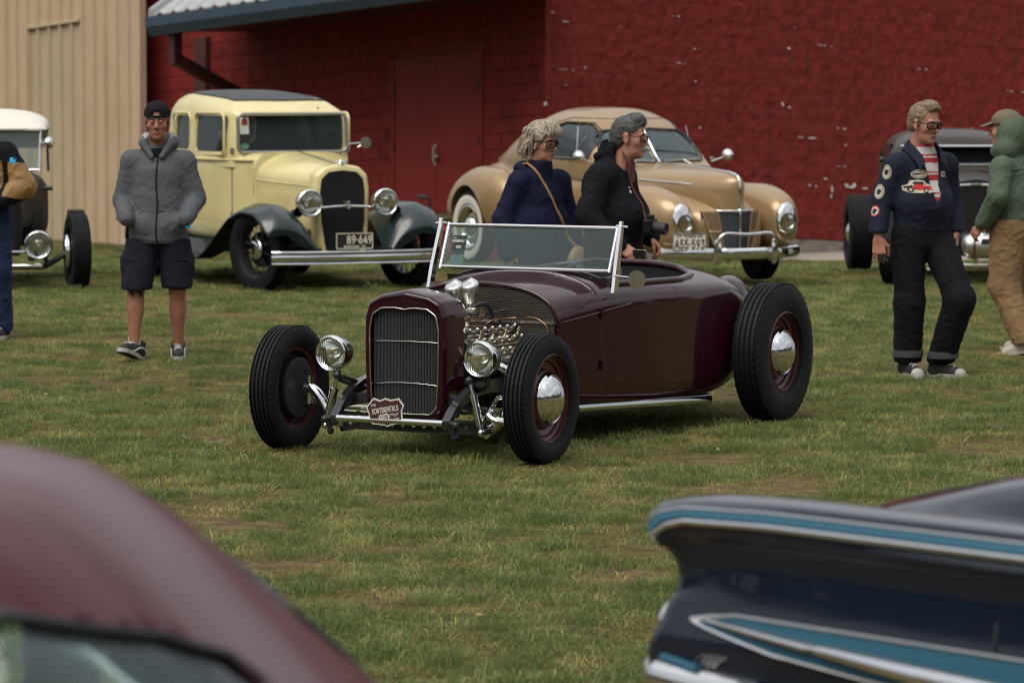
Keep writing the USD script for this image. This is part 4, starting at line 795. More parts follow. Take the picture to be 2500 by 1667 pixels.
put('round_sticker', ext(affinity.scale(Point(-.435, 1.235).buffer(.035, 12), 1.2, .8), .001, (-.989, 0, 0), (0, 1, 0), unit(V(-.045, 0, 1))), 'sticker_green', sed, 20)
put('seats', [rbox((-1.55, s * .27, .85), (.16, .45, .5), .06) for s in (-1, 1)] + [rbox((-2.5, 0, .9), (.2, 1.0, .55), .06), tube([V(-1.28, .27 + .19 * math.cos(a), 1.06 + .17 * math.sin(a)) for a in np.linspace(0, 2 * PI, 28, endpoint=False)], .012, 8, closed=True)], 'dark_interior', sed, 40)
# ---------------------------------------------------------------- gold coupe
pm('gold_paint', (.30, .20, .098), .32, .3, coat=.45, var=.03, vs=3)
pm('whitewall_rubber', (.62, .60, .52), .55)
pm('gold_wheel', (.40, .30, .16), .3, .2, coat=.4)
pm('grille_bronze', (.30, .20, .11), .3, .6)
def coupe(name, label, loc, rz, paint, pitch=0., full=True, roofmat=None):
    c = thing(name, label, 'car', loc, rz, None, pitch)
    PRW = [(.79, .016, .885), (.785, .034, .92), (.772, .058, .945), (.745, .086, .962), (.70, .118, .976), (.62, .16, .988), (.5, .208, .998), (.3, .28, 1.008), (0, .36, 1.016), (-.3, .43, 1.022), (-.55, .49, 1.026)]
    # lower body
    zt = sp(-np.array([.70, .62, .3, -.2, -.62, -1.2, -2.0, -2.6, -3.1, -3.5, -3.72, -3.80]), [.64, .72, .90, .985, 1.02, 1.02, 1.02, 1.02, .97, .84, .66, .52])
    wd = sp(-np.array([.70, .62, .3, -.2, -.62, -1.2, -2.0, -2.6, -3.1, -3.5, -3.72, -3.80]), [.08, .12, .26, .42, .55, .655, .665, .64, .58, .47, .34, .16])
    zb = sp(-np.array([.70, .5, -.62, -2.2, -3.2, -3.80]), [.34, .32, .27, .27, .30, .42])
    low = toM(loft([superring(x, wd(-x), zt(-x), zb(-x), 72, ip(-x, [-.7, .6, 3.8], [2.2, 2.9, 2.3]), 4.5, .66 if x > -3.3 else .60) for x in np.linspace(.70, -3.80, 66)]))
    # greenhouse
    gz = sp(-np.array([-.52, -.62, -.80, -.95, -1.12, -1.4, -1.8, -2.2, -2.5, -2.8, -3.15]), [1.01, 1.05, 1.215, 1.35, 1.445, 1.505, 1.50, 1.41, 1.275, 1.115, .95])
    gw = sp(-np.array([-.52, -.62, -.80, -1.12, -1.4, -1.8, -2.2, -2.5, -2.8, -3.15]), [.50, .555, .595, .615, .62, .615, .585, .53, .44, .30])
    def G(k, dz): return toM(loft([superring(x, gw(-x) * k, gz(-x) - dz, .80, 72, ip(-x, [.5, .8, 1.2, 3], [2.8, 2.9, 2.7, 2.4]), 6, .98) for x in np.linspace(-.53 - dz, -3.12 + dz, 56)]))
    gh, gi = G(1., 0), G(.955, .028)
    cab = toM(loft([[V(x, y, z) for y, z in ((-.52, .45), (.52, .45), (.54, 1.05), (-.54, 1.05))] for x in (-.85, -2.3)]))
    arch = lambda x0, x1, z0, z1, r0, r1: Polygon([(x0, z0), (x1, z0), (x1, z1 - r1 * .9), (x1 + (x0 - x1) * .12, z1 - r1 * .35), (x1 + (x0 - x1) * .3, z1), (x0 + (x1 - x0) * .25, z1), (x0, z1 - r0)]).buffer(-.035).buffer(.035, 8)
    dw, qw = arch(-1.62, -.86, 1.06, 1.365, .05, .20), arch(-1.72, -2.22, 1.07, 1.345, .05, .16)
    pz = lambda pl: toM(ext(pl, 3., (0, 1.5, 0), (1, 0, 0), (0, 0, 1)))
    ws_ = [Polygon([(s * .028, 1.045), (s * .47, 1.055), (s * .505, 1.11), (s * .475, 1.25), (s * .40, 1.30), (s * .028, 1.32)]).buffer(-.03).buffer(.03, 8) for s in (-1, 1)]
    wm = [toM(ext(pl, .9, (-1.25, 0, 0), (0, 1, 0), (0, 0, 1))) for pl in ws_]
    rw = toM(ext(rrect(.80, .15, .07, 0, 1.29), 1.2, (-3.1, 0, 0), (0, 1, 0), (0, 0, 1)))
    op = pz(dw) + pz(qw) + wm[0] + wm[1] + rw
    put('body', asT((low + gh) - gi - cab - op), paint, c, 32)
    put('headliner', asT((gi - G(.95, .032)) - op), 'dark_interior', c, 32)
    put('cabin_floor', [box((-1.55, 0, .47), (1.4, 1.0, .02)), rbox((-1.75, 0, .72), (.3, 1.0, .48), .08), rbox((-.88, 0, .97), (.12, .9, .10), .03)], 'dark_interior', c, 30)
    gl = G(.985, .008) - G(.977, .013)
    putparts('windscreen', gl ^ (wm[0] + wm[1]), 'window_glass', c, 40); put('rear_glass', asT(gl ^ rw), 'window_glass', c, 40)
    putparts('side_glass', gl ^ (pz(dw) + pz(qw)), 'dark_glass', c, 40)
    def gside(x, z, s): m, e = .98, ip(-x, [.5, .8, 1.2, 3], [2.8, 2.9, 2.7, 2.4]); return s * gw(-x) * (1 - min(1, max(0, (z - m) / (gz(-x) - m))) ** e) ** (1 / e)
    def gfront(y, z):
        lo, hi = -.53, -1.4
        for _ in range(30):
            x = (lo + hi) / 2; e = ip(-x, [.5, .8, 1.2, 3], [2.8, 2.9, 2.7, 2.4]); h = .98 + (gz(-x) - .98) * (1 - min(1, abs(y) / gw(-x)) ** e) ** (1 / e)
            if h < z: lo = x
            else: hi = x
        return x
    for s in (-1, 1):
        for pl in (dw, qw):
            put('window_rubber', tube(np.array([V(x, gside(x, z, s) + s * .003, z) for x, z in resample(pl.buffer(.012), 70)]), .008, 6, closed=True), 'black_rubber', c, True)
        put('vent_bar', bar(V(-1.04, gside(-1.04, 1.06, s), 1.06), V(-1.10, gside(-1.10, 1.06, s) * .45 + gside(-1.10, 1.26, s) * .55 - s * .012, 1.345), .006, 6), 'chrome', c, True)
        dl = arch(-1.66, -.72, .42, 1.415, .06, .30)
        q = [(x, z) for x, z in resample(dl, 110)]
        put('door_seam', tube(np.array([V(x, (gside(x, z, s) if z > 1.06 else s * wd(-x) * max(0, 1 - max(0, (z - .66) / (zt(-x) - .66)) ** 2.9) ** (1 / 2.9) if z > .66 else s * wd(-x) * max(0, 1 - ((.66 - z) / (.66 - zb(-x))) ** 4.5) ** (1 / 4.5)) + s * .001, z) for x, z in q]), .004, 5, closed=True), 'black_rubber', c, True)
    for pl in ws_: put('windscreen_rubber', tube(np.array([V(gfront(y, z) + .004, y, z) for y, z in resample(pl.buffer(.012), 60)]), .010, 6, closed=True), 'black_rubber', c, True)
    put('windscreen_pillar', tube([V(gfront(0, z) + .012, 0, z) for z in np.linspace(1.035, 1.335, 10)], .015, 8), 'chrome', c, 60)
    for s in (-1, 1): put('wiper', [tube([V(gfront(.1, 1.05) + .03, s * .06, 1.045), V(gfront(.3, 1.06) + .03, s * .40, 1.062)], .007, 6), bar((gfront(.2, 1.02) + .03, s * .30, 1.02), (gfront(.2, 1.05) + .035, s * .25, 1.054), .006, 6)], 'chrome_worn', c, True)
    # fenders
    def pont(st, s):
        A = np.array(st); C = sp(np.linspace(0, 1, len(A)), A)(np.linspace(0, 1, 40)); R = []; a = np.linspace(0, 2 * PI, 44, endpoint=False)
        for x, yc, w_, z0, z1 in C:
            cy, sy = np.cos(a), np.sin(a); zc = (z0 + z1) / 2
            e = 2.3; R.append(np.stack([np.full(44, x), s * yc + w_ * np.sign(cy) * np.abs(cy) ** (2 / e), zc + (z1 - z0) / 2 * np.sign(sy) * np.abs(sy) ** (2 / e)], 1))
        return toM(loft(R))
    ff = [(.745, .525, .03, .50, .60), (.73, .528, .09, .42, .69), (.66, .54, .155, .34, .765), (.5, .565, .20, .29, .83), (.2, .585, .235, .27, .875), (-.15, .59, .235, .27, .87), (-.5, .58, .21, .27, .80), (-.85, .57, .15, .27, .68), (-1.1, .56, .09, .28, .56), (-1.2, .55, .03, .35, .46)]
    rf = [(-2.0, .58, .03, .36, .46), (-2.08, .59, .10, .30, .62), (-2.25, .60, .17, .28, .80), (-2.5, .61, .215, .28, .90), (-2.8, .60, .23, .29, .915), (-3.1, .58, .225, .31, .85), (-3.35, .55, .19, .33, .72), (-3.52, .53, .12, .36, .58), (-3.58, .52, .03, .42, .50)]
    def wellcut(x, y0, y1, s, R_=.40, z=.335): return toM(trimesh.creation.cylinder(R_, y1 - y0, sections=48).apply_transform(trimesh.transformations.rotation_matrix(PI / 2, [1, 0, 0])).apply_translation((x, s * (y0 + y1) / 2, z)))
    for s in (-1, 1):
        put('front_fender', asT(pont(ff, s) - wellcut(0, .44, 1.1, s, .385, .33)), paint, c, 40)
        put('rear_fender', asT(pont(rf, s) - wellcut(-2.845, .40, 1.1, s, .375, .36)), paint, c, 40)
        wheel(c, (0, s * .71, .335), .335, .155, .205, s, -.15, rim='gold_wheel', cap='ring', style='plain', white='whitewall_rubber', drum=False)
        wheel(c, (-2.845, s * .71, .335), .335, .155, .205, s, 0, rim='gold_wheel', cap='ring', style='plain', white='whitewall_rubber', drum=False)
        put('running_board', rbox((-1.6, s * .66, .27), (1.0, .16, .04), .015), paint, c, 30)
        # headlamp with teardrop surround
        hx, hy, hz = .655, s * .525, .585
        tp = resample(affinity.rotate(Polygon([(-.08, -.105), (0, -.13), (.08, -.105), (.10, -.02), (.095, .05), (.06, .125), (0, .155), (-.06, .125), (-.095, .05), (-.10, -.02)]).buffer(-.02).buffer(.02, 6), -8 * s, origin=(0, -.02)), 60)
        hole = resample(Point(0, -.02).buffer(.072, 16), 60)
        fx = lambda q, o: np.stack([hx + .115 + o - .30 * np.maximum(q[:, 1], -.02) ** 1 * .75 - 3.2 * (q[:, 0]) ** 2, hy + q[:, 0], hz + q[:, 1]], 1)
        hl = put('headlight_surround', grid(np.array([fx(tp, -.06), fx(tp, -.012), fx(tp * .93 + hole * .07, .004), fx(tp * .5 + hole * .5, .010), fx(hole * .97 + tp * .03, .008), fx(hole, -.01)]), cv=True), 'chrome', c, 60)
        cc = (hx + .105, hy, hz - .02)
        put('reflector', lathe([(0, -.06), (.04, -.045), (.072, -.005)], cc, (1, 0, 0), 28), 'reflector_silver', hl, 60)
        put('lens', lathe([(.073, .0), (.05, .010), (.025, .014), (0, .015)], cc, (1, 0, 0), 28), 'lens_glass', hl, 60)
        put('lens_rim', lathe([(.068, .008), (.074, .010), (.078, .004)], cc, (1, 0, 0), 28), 'black_rubber', hl, 60)
        put('side_mirror', [lathe([(.0, -.07), (.03, -.06), (.05, -.03), (.057, 0), (.05, .008), (.0, .01)], (-.70, s * .78, 1.09), (-1, 0, 0), 24), bar((-.72, s * .62, 1.03), (-.70, s * .77, 1.08), .008, 8)], 'chrome', c, 50)
        pw = lambda x: float(np.interp(-x, [-q[0] for q in PRW], [q[1] for q in PRW])); pz_ = lambda x: float(np.interp(-x, [-q[0] for q in PRW], [q[2] for q in PRW]))
        put('hood_spear', tube([V(x, s * (pw(x) * (1 - ((z - .80) / (pz_(x) - .80)) ** 2.5) ** (1 / 2.5) + .003), z) for x in np.linspace(.40, -.58, 16) for z in [.885 + .022 * (.40 - x)]], np.r_[.002, np.full(14, .010), .006], 8), 'chrome', c, 60)
    # grille
    top, bot = .66, .30
    cw = lambda z: .105 + .058 * (z - .30) / .36
    gx = lambda y, z: .815 - .52 * abs(y) - .10 * (z - .5) ** 2
    put('nose', loft([superring(x, w_, z1, .25, 64, 3.0, 3.4, .46) for x, w_, z1 in ((.20, .46, .84), (.40, .43, .78), (.55, .38, .725), (.62, .34, .695), (.66, .29, .68), (.675, .24, .675))]), paint, c, 50)
    gr = put('grille', grid(np.array([[V(gx(y, z) - .02, y, z) for y in np.linspace(-cw(z) - .14, cw(z) + .14, 17)] for z in np.linspace(bot, top, 8)])), 'grille_black', c, 40)
    put('grille_bars', [tube([V(gx(y, z), y, z) for y in np.linspace(-cw(z), cw(z), 9)], .0036, 6) for z in np.linspace(bot, top - .015, 20)], pm('grille_slate', (.10, .115, .13), .3, .6), gr, True)
    put('grille_spine', tube([V(gx(0, z) + .006, 0, z) for z in np.linspace(bot - .01, top, 8)], .010, 8), 'chrome_worn', gr, True)
    put('grille_top', tube([V(gx(y, top) + .004, y, top + .008) for y in np.linspace(-cw(top) - .02, cw(top) + .02, 11)], .010, 8), 'chrome', gr, True)
    for s in (-1, 1):
        sg = [(z, cw(z) + .010, cw(z) + .010 + .055 + .065 * ((z - .32) / .33) ** .7) for z in np.linspace(.32, .648, 19)]
        put('side_grille', [tube([V(gx(y, z) + .002, s * y, z) for y in np.linspace(y0, y1, 6)], .0055 if k != 9 else .011, 6) for k, (z, y0, y1) in enumerate(sg)], 'grille_bronze', c, True)
        for e_ in (1, 2): put('side_grille_edge', tube([V(gx(q[e_], q[0]) + .004, s * q[e_], q[0]) for q in sg], .008, 6), paint, c, True)
    put('hood', loft([superring(x, w_, z1, .655, 64, 2.5, 12, .80) for x, w_, z1 in PRW]), paint, c, 60)
    put('hood_strip', tube([V(.806, 0, .675), V(.806, 0, .80), V(.803, 0, .88), V(.79, 0, .925)] + [V(x + .012, 0, z1 + .008) for x, w_, z1 in PRW[2:6]] + [V(x, 0, z1 + .006) for x, w_, z1 in PRW[6:]], np.r_[np.full(8, .015), np.full(5, .011)], 8), 'chrome', c, 60)
    put('hood_badge', trimesh.creation.icosphere(2, .02).apply_translation((.812, 0, .67)), 'chrome', c, True)
    # bumper
    bpth = [V(.90 - .26 * abs(y / .70) ** 2.4, y, .30) for y in np.linspace(-.70, .70, 31)]
    bpr = [(-.02, -.046), (.005, -.05), (.022, -.038), (.032, 0), (.022, .038), (.005, .05), (-.02, .046), (-.006, 0)]
    put('front_bumper', curved_strip(bpth, bpr), 'chrome', c, 40)
    put('bumper_rail', tube(smoothpath([(.92, -.285, .30), (.935, -.29, .42), (.945, -.26, .465), (.955, -.12, .48), (.955, .12, .48), (.945, .26, .465), (.935, .29, .42), (.92, .285, .30)], 40), .014, 8), 'chrome', c, 60)
    for s in (-1, 1):
        put('bumper_guard', [loft([[V(.915 + .03 * k, s * (.285 + dy), z) for dy in (-.028 * q, .028 * q)] + [V(.90, s * .285 + dy, z) for dy in (.03 * q, -.03 * q)] for z, k, q in ((.21, .2, .6), (.24, 1, 1), (.33, 1, 1), (.40, .6, .8), (.43, .1, .5))])], 'chrome', c, 40)
        put('bumper_bracket', obar((.88, s * .3, .30), (.5, s * .32, .33), .04, .05), 'black_iron', c, 20)
    rbp = [V(-3.98 + .2 * abs(y / .74) ** 2.4, y, .36) for y in np.linspace(-.74, .74, 21)]
    put('rear_bumper', curved_strip([p for p in rbp[::-1]], bpr), 'chrome', c, 40)
    return c
plate_on = lambda c: plate(c, (.80, -.50, .405), .305, .150, 'plate_cream', 'plate_navy', [('A55·593', .078, 0, -.055, .272), ('19 TEXAS 40', .026, 0, .042, .235)], u=unit(V(.28, 1, 0)))
gold = coupe('coupe', 'gold tan pre war coupe with split windscreen and chrome bumper by the red wall', (1.603, 34.27, .035), math.radians(28) - PI / 2, 'gold_paint', pitch=.022)
plate_on(gold)
# ---------------------------------------------------------------- black bucket roadster at the left edge
pm('cream_top', (.62, .60, .52), .6, bump=.15, bs=200)
pm('jet_paint', (.007, .007, .008), .4, spec=.3)
pm('bronze_brown_paint', (.024, .019, .013), .35, coat=.15, spec=.3)
tb = thing('bucket_roadster', 'black open wheeled hot rod with a cream top and round headlamp at the left edge', 'car', (-4.50, 33.5, 0), math.radians(6) - PI / 2)
put('body', loft([superring(x, w_, z1, .34, 48, 3, 5, .7) for x, w_, z1 in ((-.75, .30, .98), (-.85, .38, 1.03), (-1.1, .40, 1.05), (-1.5, .42, 1.02), (-2.2, .42, 1.0), (-2.5, .38, .95), (-2.6, .3, .85))]), 'jet_paint', tb, 40)
put('grille_shell', loft([[V(x, y * k, z) for y, z in ((-.20, .30), (.20, .30), (.235, .60), (.23, .85), (.16, .95), (0, .98), (-.16, .95), (-.23, .85), (-.235, .60))] for x, k in ((-.10, 1), (.06, 1), (.09, .93))]), 'jet_paint', tb, 30)
put('grille_bars', [bar((.095, y, .36), (.095, y, .86), .004, 6) for y in np.linspace(-.17, .17, 24)], 'grille_black', tb, True)
put('hood', loft([superring(x, w_, z1, .5, 40, 2.6, 6, .78) for x, w_, z1 in ((-.09, .225, .96), (-.78, .32, 1.0))]), 'jet_paint', tb, 40)
put('top', loft([[V(x, w_ * c, z0 + (z1 - z0) * max(0, s_) ** .7 if s_ >= 0 else z0 - .01) for c, s_ in ((math.cos(a), math.sin(a)) for a in np.linspace(0, 2 * PI, 40, endpoint=False))] for x, w_, z0, z1 in ((-.98, .36, 1.385, 1.40), (-1.02, .40, 1.385, 1.43), (-1.2, .43, 1.39, 1.49), (-1.45, .44, 1.39, 1.545), (-1.9, .44, 1.38, 1.56), (-2.25, .42, 1.30, 1.52), (-2.42, .36, 1.2, 1.40))]), 'cream_top', tb, 50)
put('visor_edge', tube([V(-.97 - .05 * (y / .4) ** 2, y, 1.387) for y in np.linspace(-.42, .42, 15)], .012, 8), 'cream_top', tb, 60)
put('windscreen_frame', [bar((-1.0, s * .36, 1.0), (-1.06, s * .37, 1.39), .014, 8) for s in (-1, 1)] + [bar((-1.0, -.36, 1.02), (-1.0, .36, 1.02), .012, 8), bar((-1.06, -.37, 1.375), (-1.06, .37, 1.375), .012, 8)], 'chrome', tb, 50)
put('windscreen_glass', loft([[V(x, -.35, z), V(x, .35, z), V(x - .005, .35, z), V(x - .005, -.35, z)] for x, z in ((-1.0, 1.02), (-1.06, 1.38))]), 'window_glass', tb, 20)
put('roof_bow', [bar((-2.2, s * .42, .98), (-2.3, s * .41, 1.32), .012, 8) for s in (-1, 1)], 'black_iron', tb, 40)
put('side_mirror', [lathe([(0, -.055), (.03, -.05), (.05, -.02), (.055, .01), (.05, .02), (0, .022)], (-.98, .44, 1.265), (-1, 0, 0), 28), bar((-1.02, .37, 1.255), (-.98, .42, 1.255), .007, 8)], 'chrome', tb, 50)
for s in (-1, 1):
    headlight(tb, (.20, s * .365, .40), .122, .15, 'black_paint', 'chrome', (1, 0, 0))
    wheel(tb, (0, s * .70, .332), .332, .165, .21, s, .16, rim='black_paint', cap='small', style='plain')
    wheel(tb, (-2.4, s * .67, .31), .31, .17, .19, s, 0, rim='black_paint', cap='small', style='plain')
    put('radius_rod', bar((0, s * .45, .24), (-1.2, s * .36, .36), .016, 8), 'black_iron', tb, 40)
    put('headlight_stand', bar((.12, s * .33, .34), (.18, s * .36, .30), .014, 8), 'black_iron', tb, 40)
    put('shock_absorber', bar((.06, s * .34, .44), (.06, s * .46, .20), .022, 10), 'black_iron', tb, 40)
    put('cowl_lamp', bar((-.85, s * .40, .86), (-.85, s * .48, .86), .022, 10), 'black_iron', tb, 40)
    put('frame_rail', obar((.12, s * .30, .30), (-2.5, s * .38, .36), .05, .09), 'black_iron', tb, 30)
put('front_axle', tube([V(0, y, .20 + .13 * max(0, (abs(y) - .42) / .2)) for y in np.linspace(-.62, .62, 23)], .026, 8), 'black_iron', tb, 40)
put('spreader_bar', [bar((.15, -.40, .215), (.15, .40, .215), .018, 10), bar((.10, -.30, .335), (.10, .30, .335), .013, 8)], 'chrome', tb, 40)
put('brake_drum_rim', [lathe([(.10, 0), (.15, 0), (.155, .02), (.15, .045)], (.01, s * .60, .332), (0, s, 0), 32) for s in (-1, 1)], 'chrome', tb, 40)
# ---------------------------------------------------------------- dark rod behind the two men at the right
glassm('smoked_glass', (.25, .28, .28), ior=1.9, dust=.22)
dk = thing('chopped_coupe', 'dark brown black low roofed hot rod with a silver tank before its grille', 'car', (4.13, 34.4, 0), math.radians(1) - PI / 2)
cz_ = sp(-np.array([-.95, -1.02, -1.2, -1.5, -1.9, -2.3, -2.6]), [.98, 1.12, 1.30, 1.36, 1.37, 1.30, 1.0])
cab_o = toM(loft([superring(x, w_, cz_(-x), .8, 56, 3.2, 6, .95) for x, w_ in zip(np.linspace(-.96, -2.58, 30), np.interp(np.linspace(.96, 2.58, 30), [.96, 1.2, 2.0, 2.58], [.56, .63, .63, .45]))]))
cab_i = toM(loft([superring(x, w_ * .95, cz_(-x) - .03, .82, 56, 3.2, 6, .95) for x, w_ in zip(np.linspace(-1.0, -2.5, 30), np.interp(np.linspace(1.0, 2.5, 30), [.96, 1.2, 2.0, 2.58], [.56, .63, .63, .45]))]))
wsd = toM(ext(rrect(1.02, .16, .03, 0, 1.13), .8, (-1.5, 0, 0), (0, 1, 0), (0, 0, 1))); wsi = toM(ext(rrect(.62, .19, .05, -1.62, 1.13), 3, (0, 1.5, 0), (1, 0, 0), (0, 0, 1)))
put('cabin', asT(cab_o - cab_i - wsd - wsi), 'bronze_brown_paint', dk, 32)
put('windscreen', ext(rrect(1.02, .17, .03, 0, 1.13), .005, (-1.03, 0, 0), (0, 1, 0), unit(V(-.3, 0, 1))), 'smoked_glass', dk, 20)
for s in (-1, 1): put('side_glass', ext(rrect(.62, .19, .05, -1.62, 1.13), .005, (0, s * .595, 0), (1, 0, 0), (0, 0, 1)), 'dark_glass', dk, 20)
put('windscreen_frame', [bar((-1.0 - .05 * k, -.53, z), (-1.0 - .05 * k, .53, z), .013, 8) for k, z in ((0, 1.045), (1, 1.215))], 'chrome', dk, 40)
put('body', loft([superring(x, w_, z1, .28, 56, 3, 6, .8) for x, w_, z1 in ((-.72, .43, 1.0), (-.95, .55, 1.03), (-1.3, .62, 1.03), (-2.0, .63, 1.03), (-2.6, .55, .98), (-2.95, .40, .80), (-3.05, .2, .6))]), 'bronze_brown_paint', dk, 40)
put('hood', loft([superring(x, w_, z1, .45, 48, 2.5, 8, .80) for x, w_, z1 in ((.08, .235, .93), (-.3, .33, .97), (-.75, .43, 1.0))]), 'bronze_brown_paint', dk, 40)
put('grille_shell', loft([[V(x, y * k, z) for y, z in ((-.19, .26), (.19, .26), (.25, .55), (.255, .82), (.17, .92), (0, .945), (-.17, .92), (-.255, .82), (-.25, .55))] for x, k in ((.05, 1), (.16, 1), (.19, .92))]), 'black_paint', dk, 30)
put('grille_bars', [bar((.195, y, .30), (.195, y, .85), .0045, 6) for y in np.linspace(-.2, .2, 26)], 'grille_black', dk, True)
put('grille_crown', [tube([V(.195, y, .885 + .012 * (1 - (y / .2) ** 2)) for y in np.linspace(-.2, .2, 11)], .016, 8)], 'chrome', dk, 40)
put('crown_lettering', text('SPORT', .022, (.214, 0, .885), (0, 1, 0), (0, 0, 1), .003), 'black_iron', dk, False)
put('wiper', bar((-.99, -.12, 1.03), (-1.01, .02, .96), .006, 6), 'chrome', dk, True)
tk = put('tank', lathe([(0, -.185), (.05, -.18), (.09, -.16), (.112, -.12), (.115, 0), (.112, .12), (.09, .16), (.05, .18), (0, .185)], (.34, .04, .36), (0, 1, 0), 32), 'aluminium', dk, 40)
put('tank_strap', [lathe([(.117, -.012), (.120, -.010), (.120, .010), (.117, .012)], (.34, .04 + y, .36), (0, 1, 0), 32) for y in (-.085, .085)], 'copper_line', tk, 40)
put('tank_cap', bar((.34, .04, .47), (.34, .04, .50), .03, 14), 'chrome', tk, 40); put('tank_label', box((.445, .05, .40), (.02, .07, .05)), 'black_iron', tk, 40)
put('front_bars', [tube([V(.36 - .08 * (y / .42) ** 2, y, .22 - .03 * (1 - (y / .42) ** 2)) for y in np.linspace(-.42, .42, 15)], .016, 8), bar((.30, -.45, .15), (.30, .45, .15), .014, 8), bar((.36, -.02, .16), (.36, -.02, .26), .016, 8)], 'chrome_worn', dk, 40)
put('front_axle', bar((0, -.62, .28), (0, .62, .28), .028, 8), 'black_iron', dk, 40)
for s in (-1, 1):
    wheel(dk, (0, s * .71, .32), .32, .15, .20, s, -.35, rim='off_white', cap='small', style='plain', drum=False)
    wheel(dk, (-2.45, s * .76, .365), .365, .24, .20, s, 0, rim='black_paint', cap='baby', style='bias')
    put('frame_rail', obar((.30, s * .30, .25), (-2.6, s * .40, .34), .05, .10), 'black_iron', dk, 30)
    put('door_mirror', [bar((-1.1, s * .60, 1.07), (-1.08, s * .69, 1.09), .007, 6), trimesh.creation.icosphere(2, .03).apply_translation((-1.08, s * .70, 1.09))], 'black_iron', dk, 40)
# ---------------------------------------------------------------- near cars
pm('wine_paint', (.044, .0045, .0078), .25, coat=.2, spec=.25)
pm('night_blue_paint', (.005, .0088, .018), .16, coat=.55, spec=.35)
pm('sky_blue_paint', (.015, .080, .125), .4, coat=.15, spec=.3)
pm('glass_rubber', (.010, .010, .012), .5)
wn = thing('maroon_sedan', 'blurred maroon car roof and side window close to the camera at lower left', 'car', (-.055, 5.02, .022))
nz = sp(np.array([-3.5, -3.2, -2.7, -2.1, -1.4, -.9, -.633, -.526, -.472, -.418, -.364, -.31, -.256, -.208, -.1, .0, .05]), [.86, 1.0, 1.22, 1.37, 1.40, 1.383, 1.362, 1.338, 1.308, 1.273, 1.230, 1.179, 1.128, 1.083, .98, .89, .86])
nw = sp(np.array([-3.5, -3.0, -2.0, -1.2, -.6, -.2, .05]), [.44, .60, .65, .65, .64, .61, .54])
def NG(k, dz): return toM(loft([superring(x, nw(x) * k, nz(x) - dz, .6, 96, 2.5, 6, .86) for x in np.linspace(-3.48 + dz, .04 - dz, 70)]))
no, ni = NG(1, 0), NG(.95, .03)
win1 = Polygon([(-.13, .93), (-.20, 1.04), (-.25, 1.098), (-.30, 1.138), (-.375, 1.175), (-.56, 1.215), (-.56, .93)]).buffer(-.012).buffer(.012, 6)
win2 = rrect(.85, .29, .04, -1.09, 1.075)
wq = [toM(ext(q, 4, (0, 2, 0), (1, 0, 0), (0, 0, 1))) for q in (win1, win2)]
rq = toM(ext(rrect(.8, .2, .05, 0, 1.16), 1.2, (-3.6, 0, 0), (0, 1, 0), (0, 0, 1))); wq2 = toM(ext(rrect(1.0, .15, .04, 0, .97), .6, (-.3, 0, 0), (0, 1, 0), (0, 0, 1)))
lowb = toM(loft([superring(x, w_, z1, .26, 56, 3.0, 4, .6) for x, w_, z1 in ((-4.2, .5, .72), (-3.9, .72, .85), (-3.2, .80, .90), (-1.5, .82, .90), (.0, .80, .90), (.9, .74, .88), (1.25, .6, .80), (1.35, .35, .66))]))
hol = toM(loft([[V(x, y, z) for y, z in ((-.60, .45), (.60, .45), (.62, .92), (-.62, .92))] for x in (-3.0, -.1)]))
put('body', asT((no + lowb) - ni - hol - wq[0] - wq[1] - rq), 'wine_paint', wn, 32)
ng = NG(.985, .006) - NG(.978, .012)
glassm('clear_glass', (.80, .88, .86), ior=1.4, dust=.02); putparts('side_glass', ng ^ (wq[0] + wq[1]), 'clear_glass', wn, 40); put('rear_glass', asT(ng ^ rq), 'window_glass', wn, 40)
def nside(x, z, s): return s * nw(x) * (1 - min(1, max(0, (z - .86) / (nz(x) - .86))) ** 2.5) ** (1 / 2.5)
for s in (-1, 1):
    for q in (win1, win2): put('window_rubber', tube(np.array([V(x, nside(x, z, s), z) for x, z in resample(q.buffer(.004), 80)]), .008, 6, closed=True), 'glass_rubber', wn, True)
put('headliner', asT((ni - NG(.945, .034)) - wq[0] - wq[1] - rq), 'dark_interior', wn, 32)
put('seats', [rbox((-1.0, .35 * s, .78), (.25, .5, .5), .08) for s in (-1, 1)], 'dark_interior', wn, 40)
for s in (-1, 1):
    wheel(wn, (.55, s * .72, .34), .34, .17, .21, s, 0, rim='black_paint', cap='ring', style='plain', drum=False); wheel(wn, (-3.1, s * .72, .34), .34, .17, .21, s, 0, rim='black_paint', cap='ring', style='plain', drum=False)
bl = thing('finned_car', 'blurred dark blue finned car tail with pale blue and chrome stripes at lower right', 'car', (0.99, 8.82, .062), math.atan2(-.755, .655))
def bsec(x):
    t = min(1, x / .35); k = t ** .5; fw_ = ip(x, [0, .5, 2, 5], [1.0, .98, .96, .95]); hump = ip(x, [0, .35, .7, 1.1, 1.6, 5], [.85, .925, 1.005, 1.065, 1.09, 1.03])
    fz = ip(x, [0, .06, .15, .4, 1.5, 5], [.885, .91, .925, .932, .93, .92])
    P = [(0, hump), (-.35, hump - .01), (-.60, hump - .04), (-.70, min(hump - .05, fz - .03)), (-.78, fz - .012), (-.86, fz), (-.93, fz - .006), (-.965 * fw_, fz - .02), (-.985 * fw_, fz - .045), (-.985 * fw_, fz - .062), (-.965, fz - .078), (-.945, fz - .10), (-.935, fz - .135), (-.94, fz - .175), (-.95, .70), (-.965, .655), (-.975, .61), (-.97, .55), (-.955, .46), (-.93, .33), (-.6, .25), (0, .25)]
    return P
BL = []
xsb = np.r_[0, .02, .06, .12, .2, .3, .45, .7, 1.0, 1.5, 2.2, 3.2, 4.2, 4.8]
from scipy.interpolate import PchipInterpolator
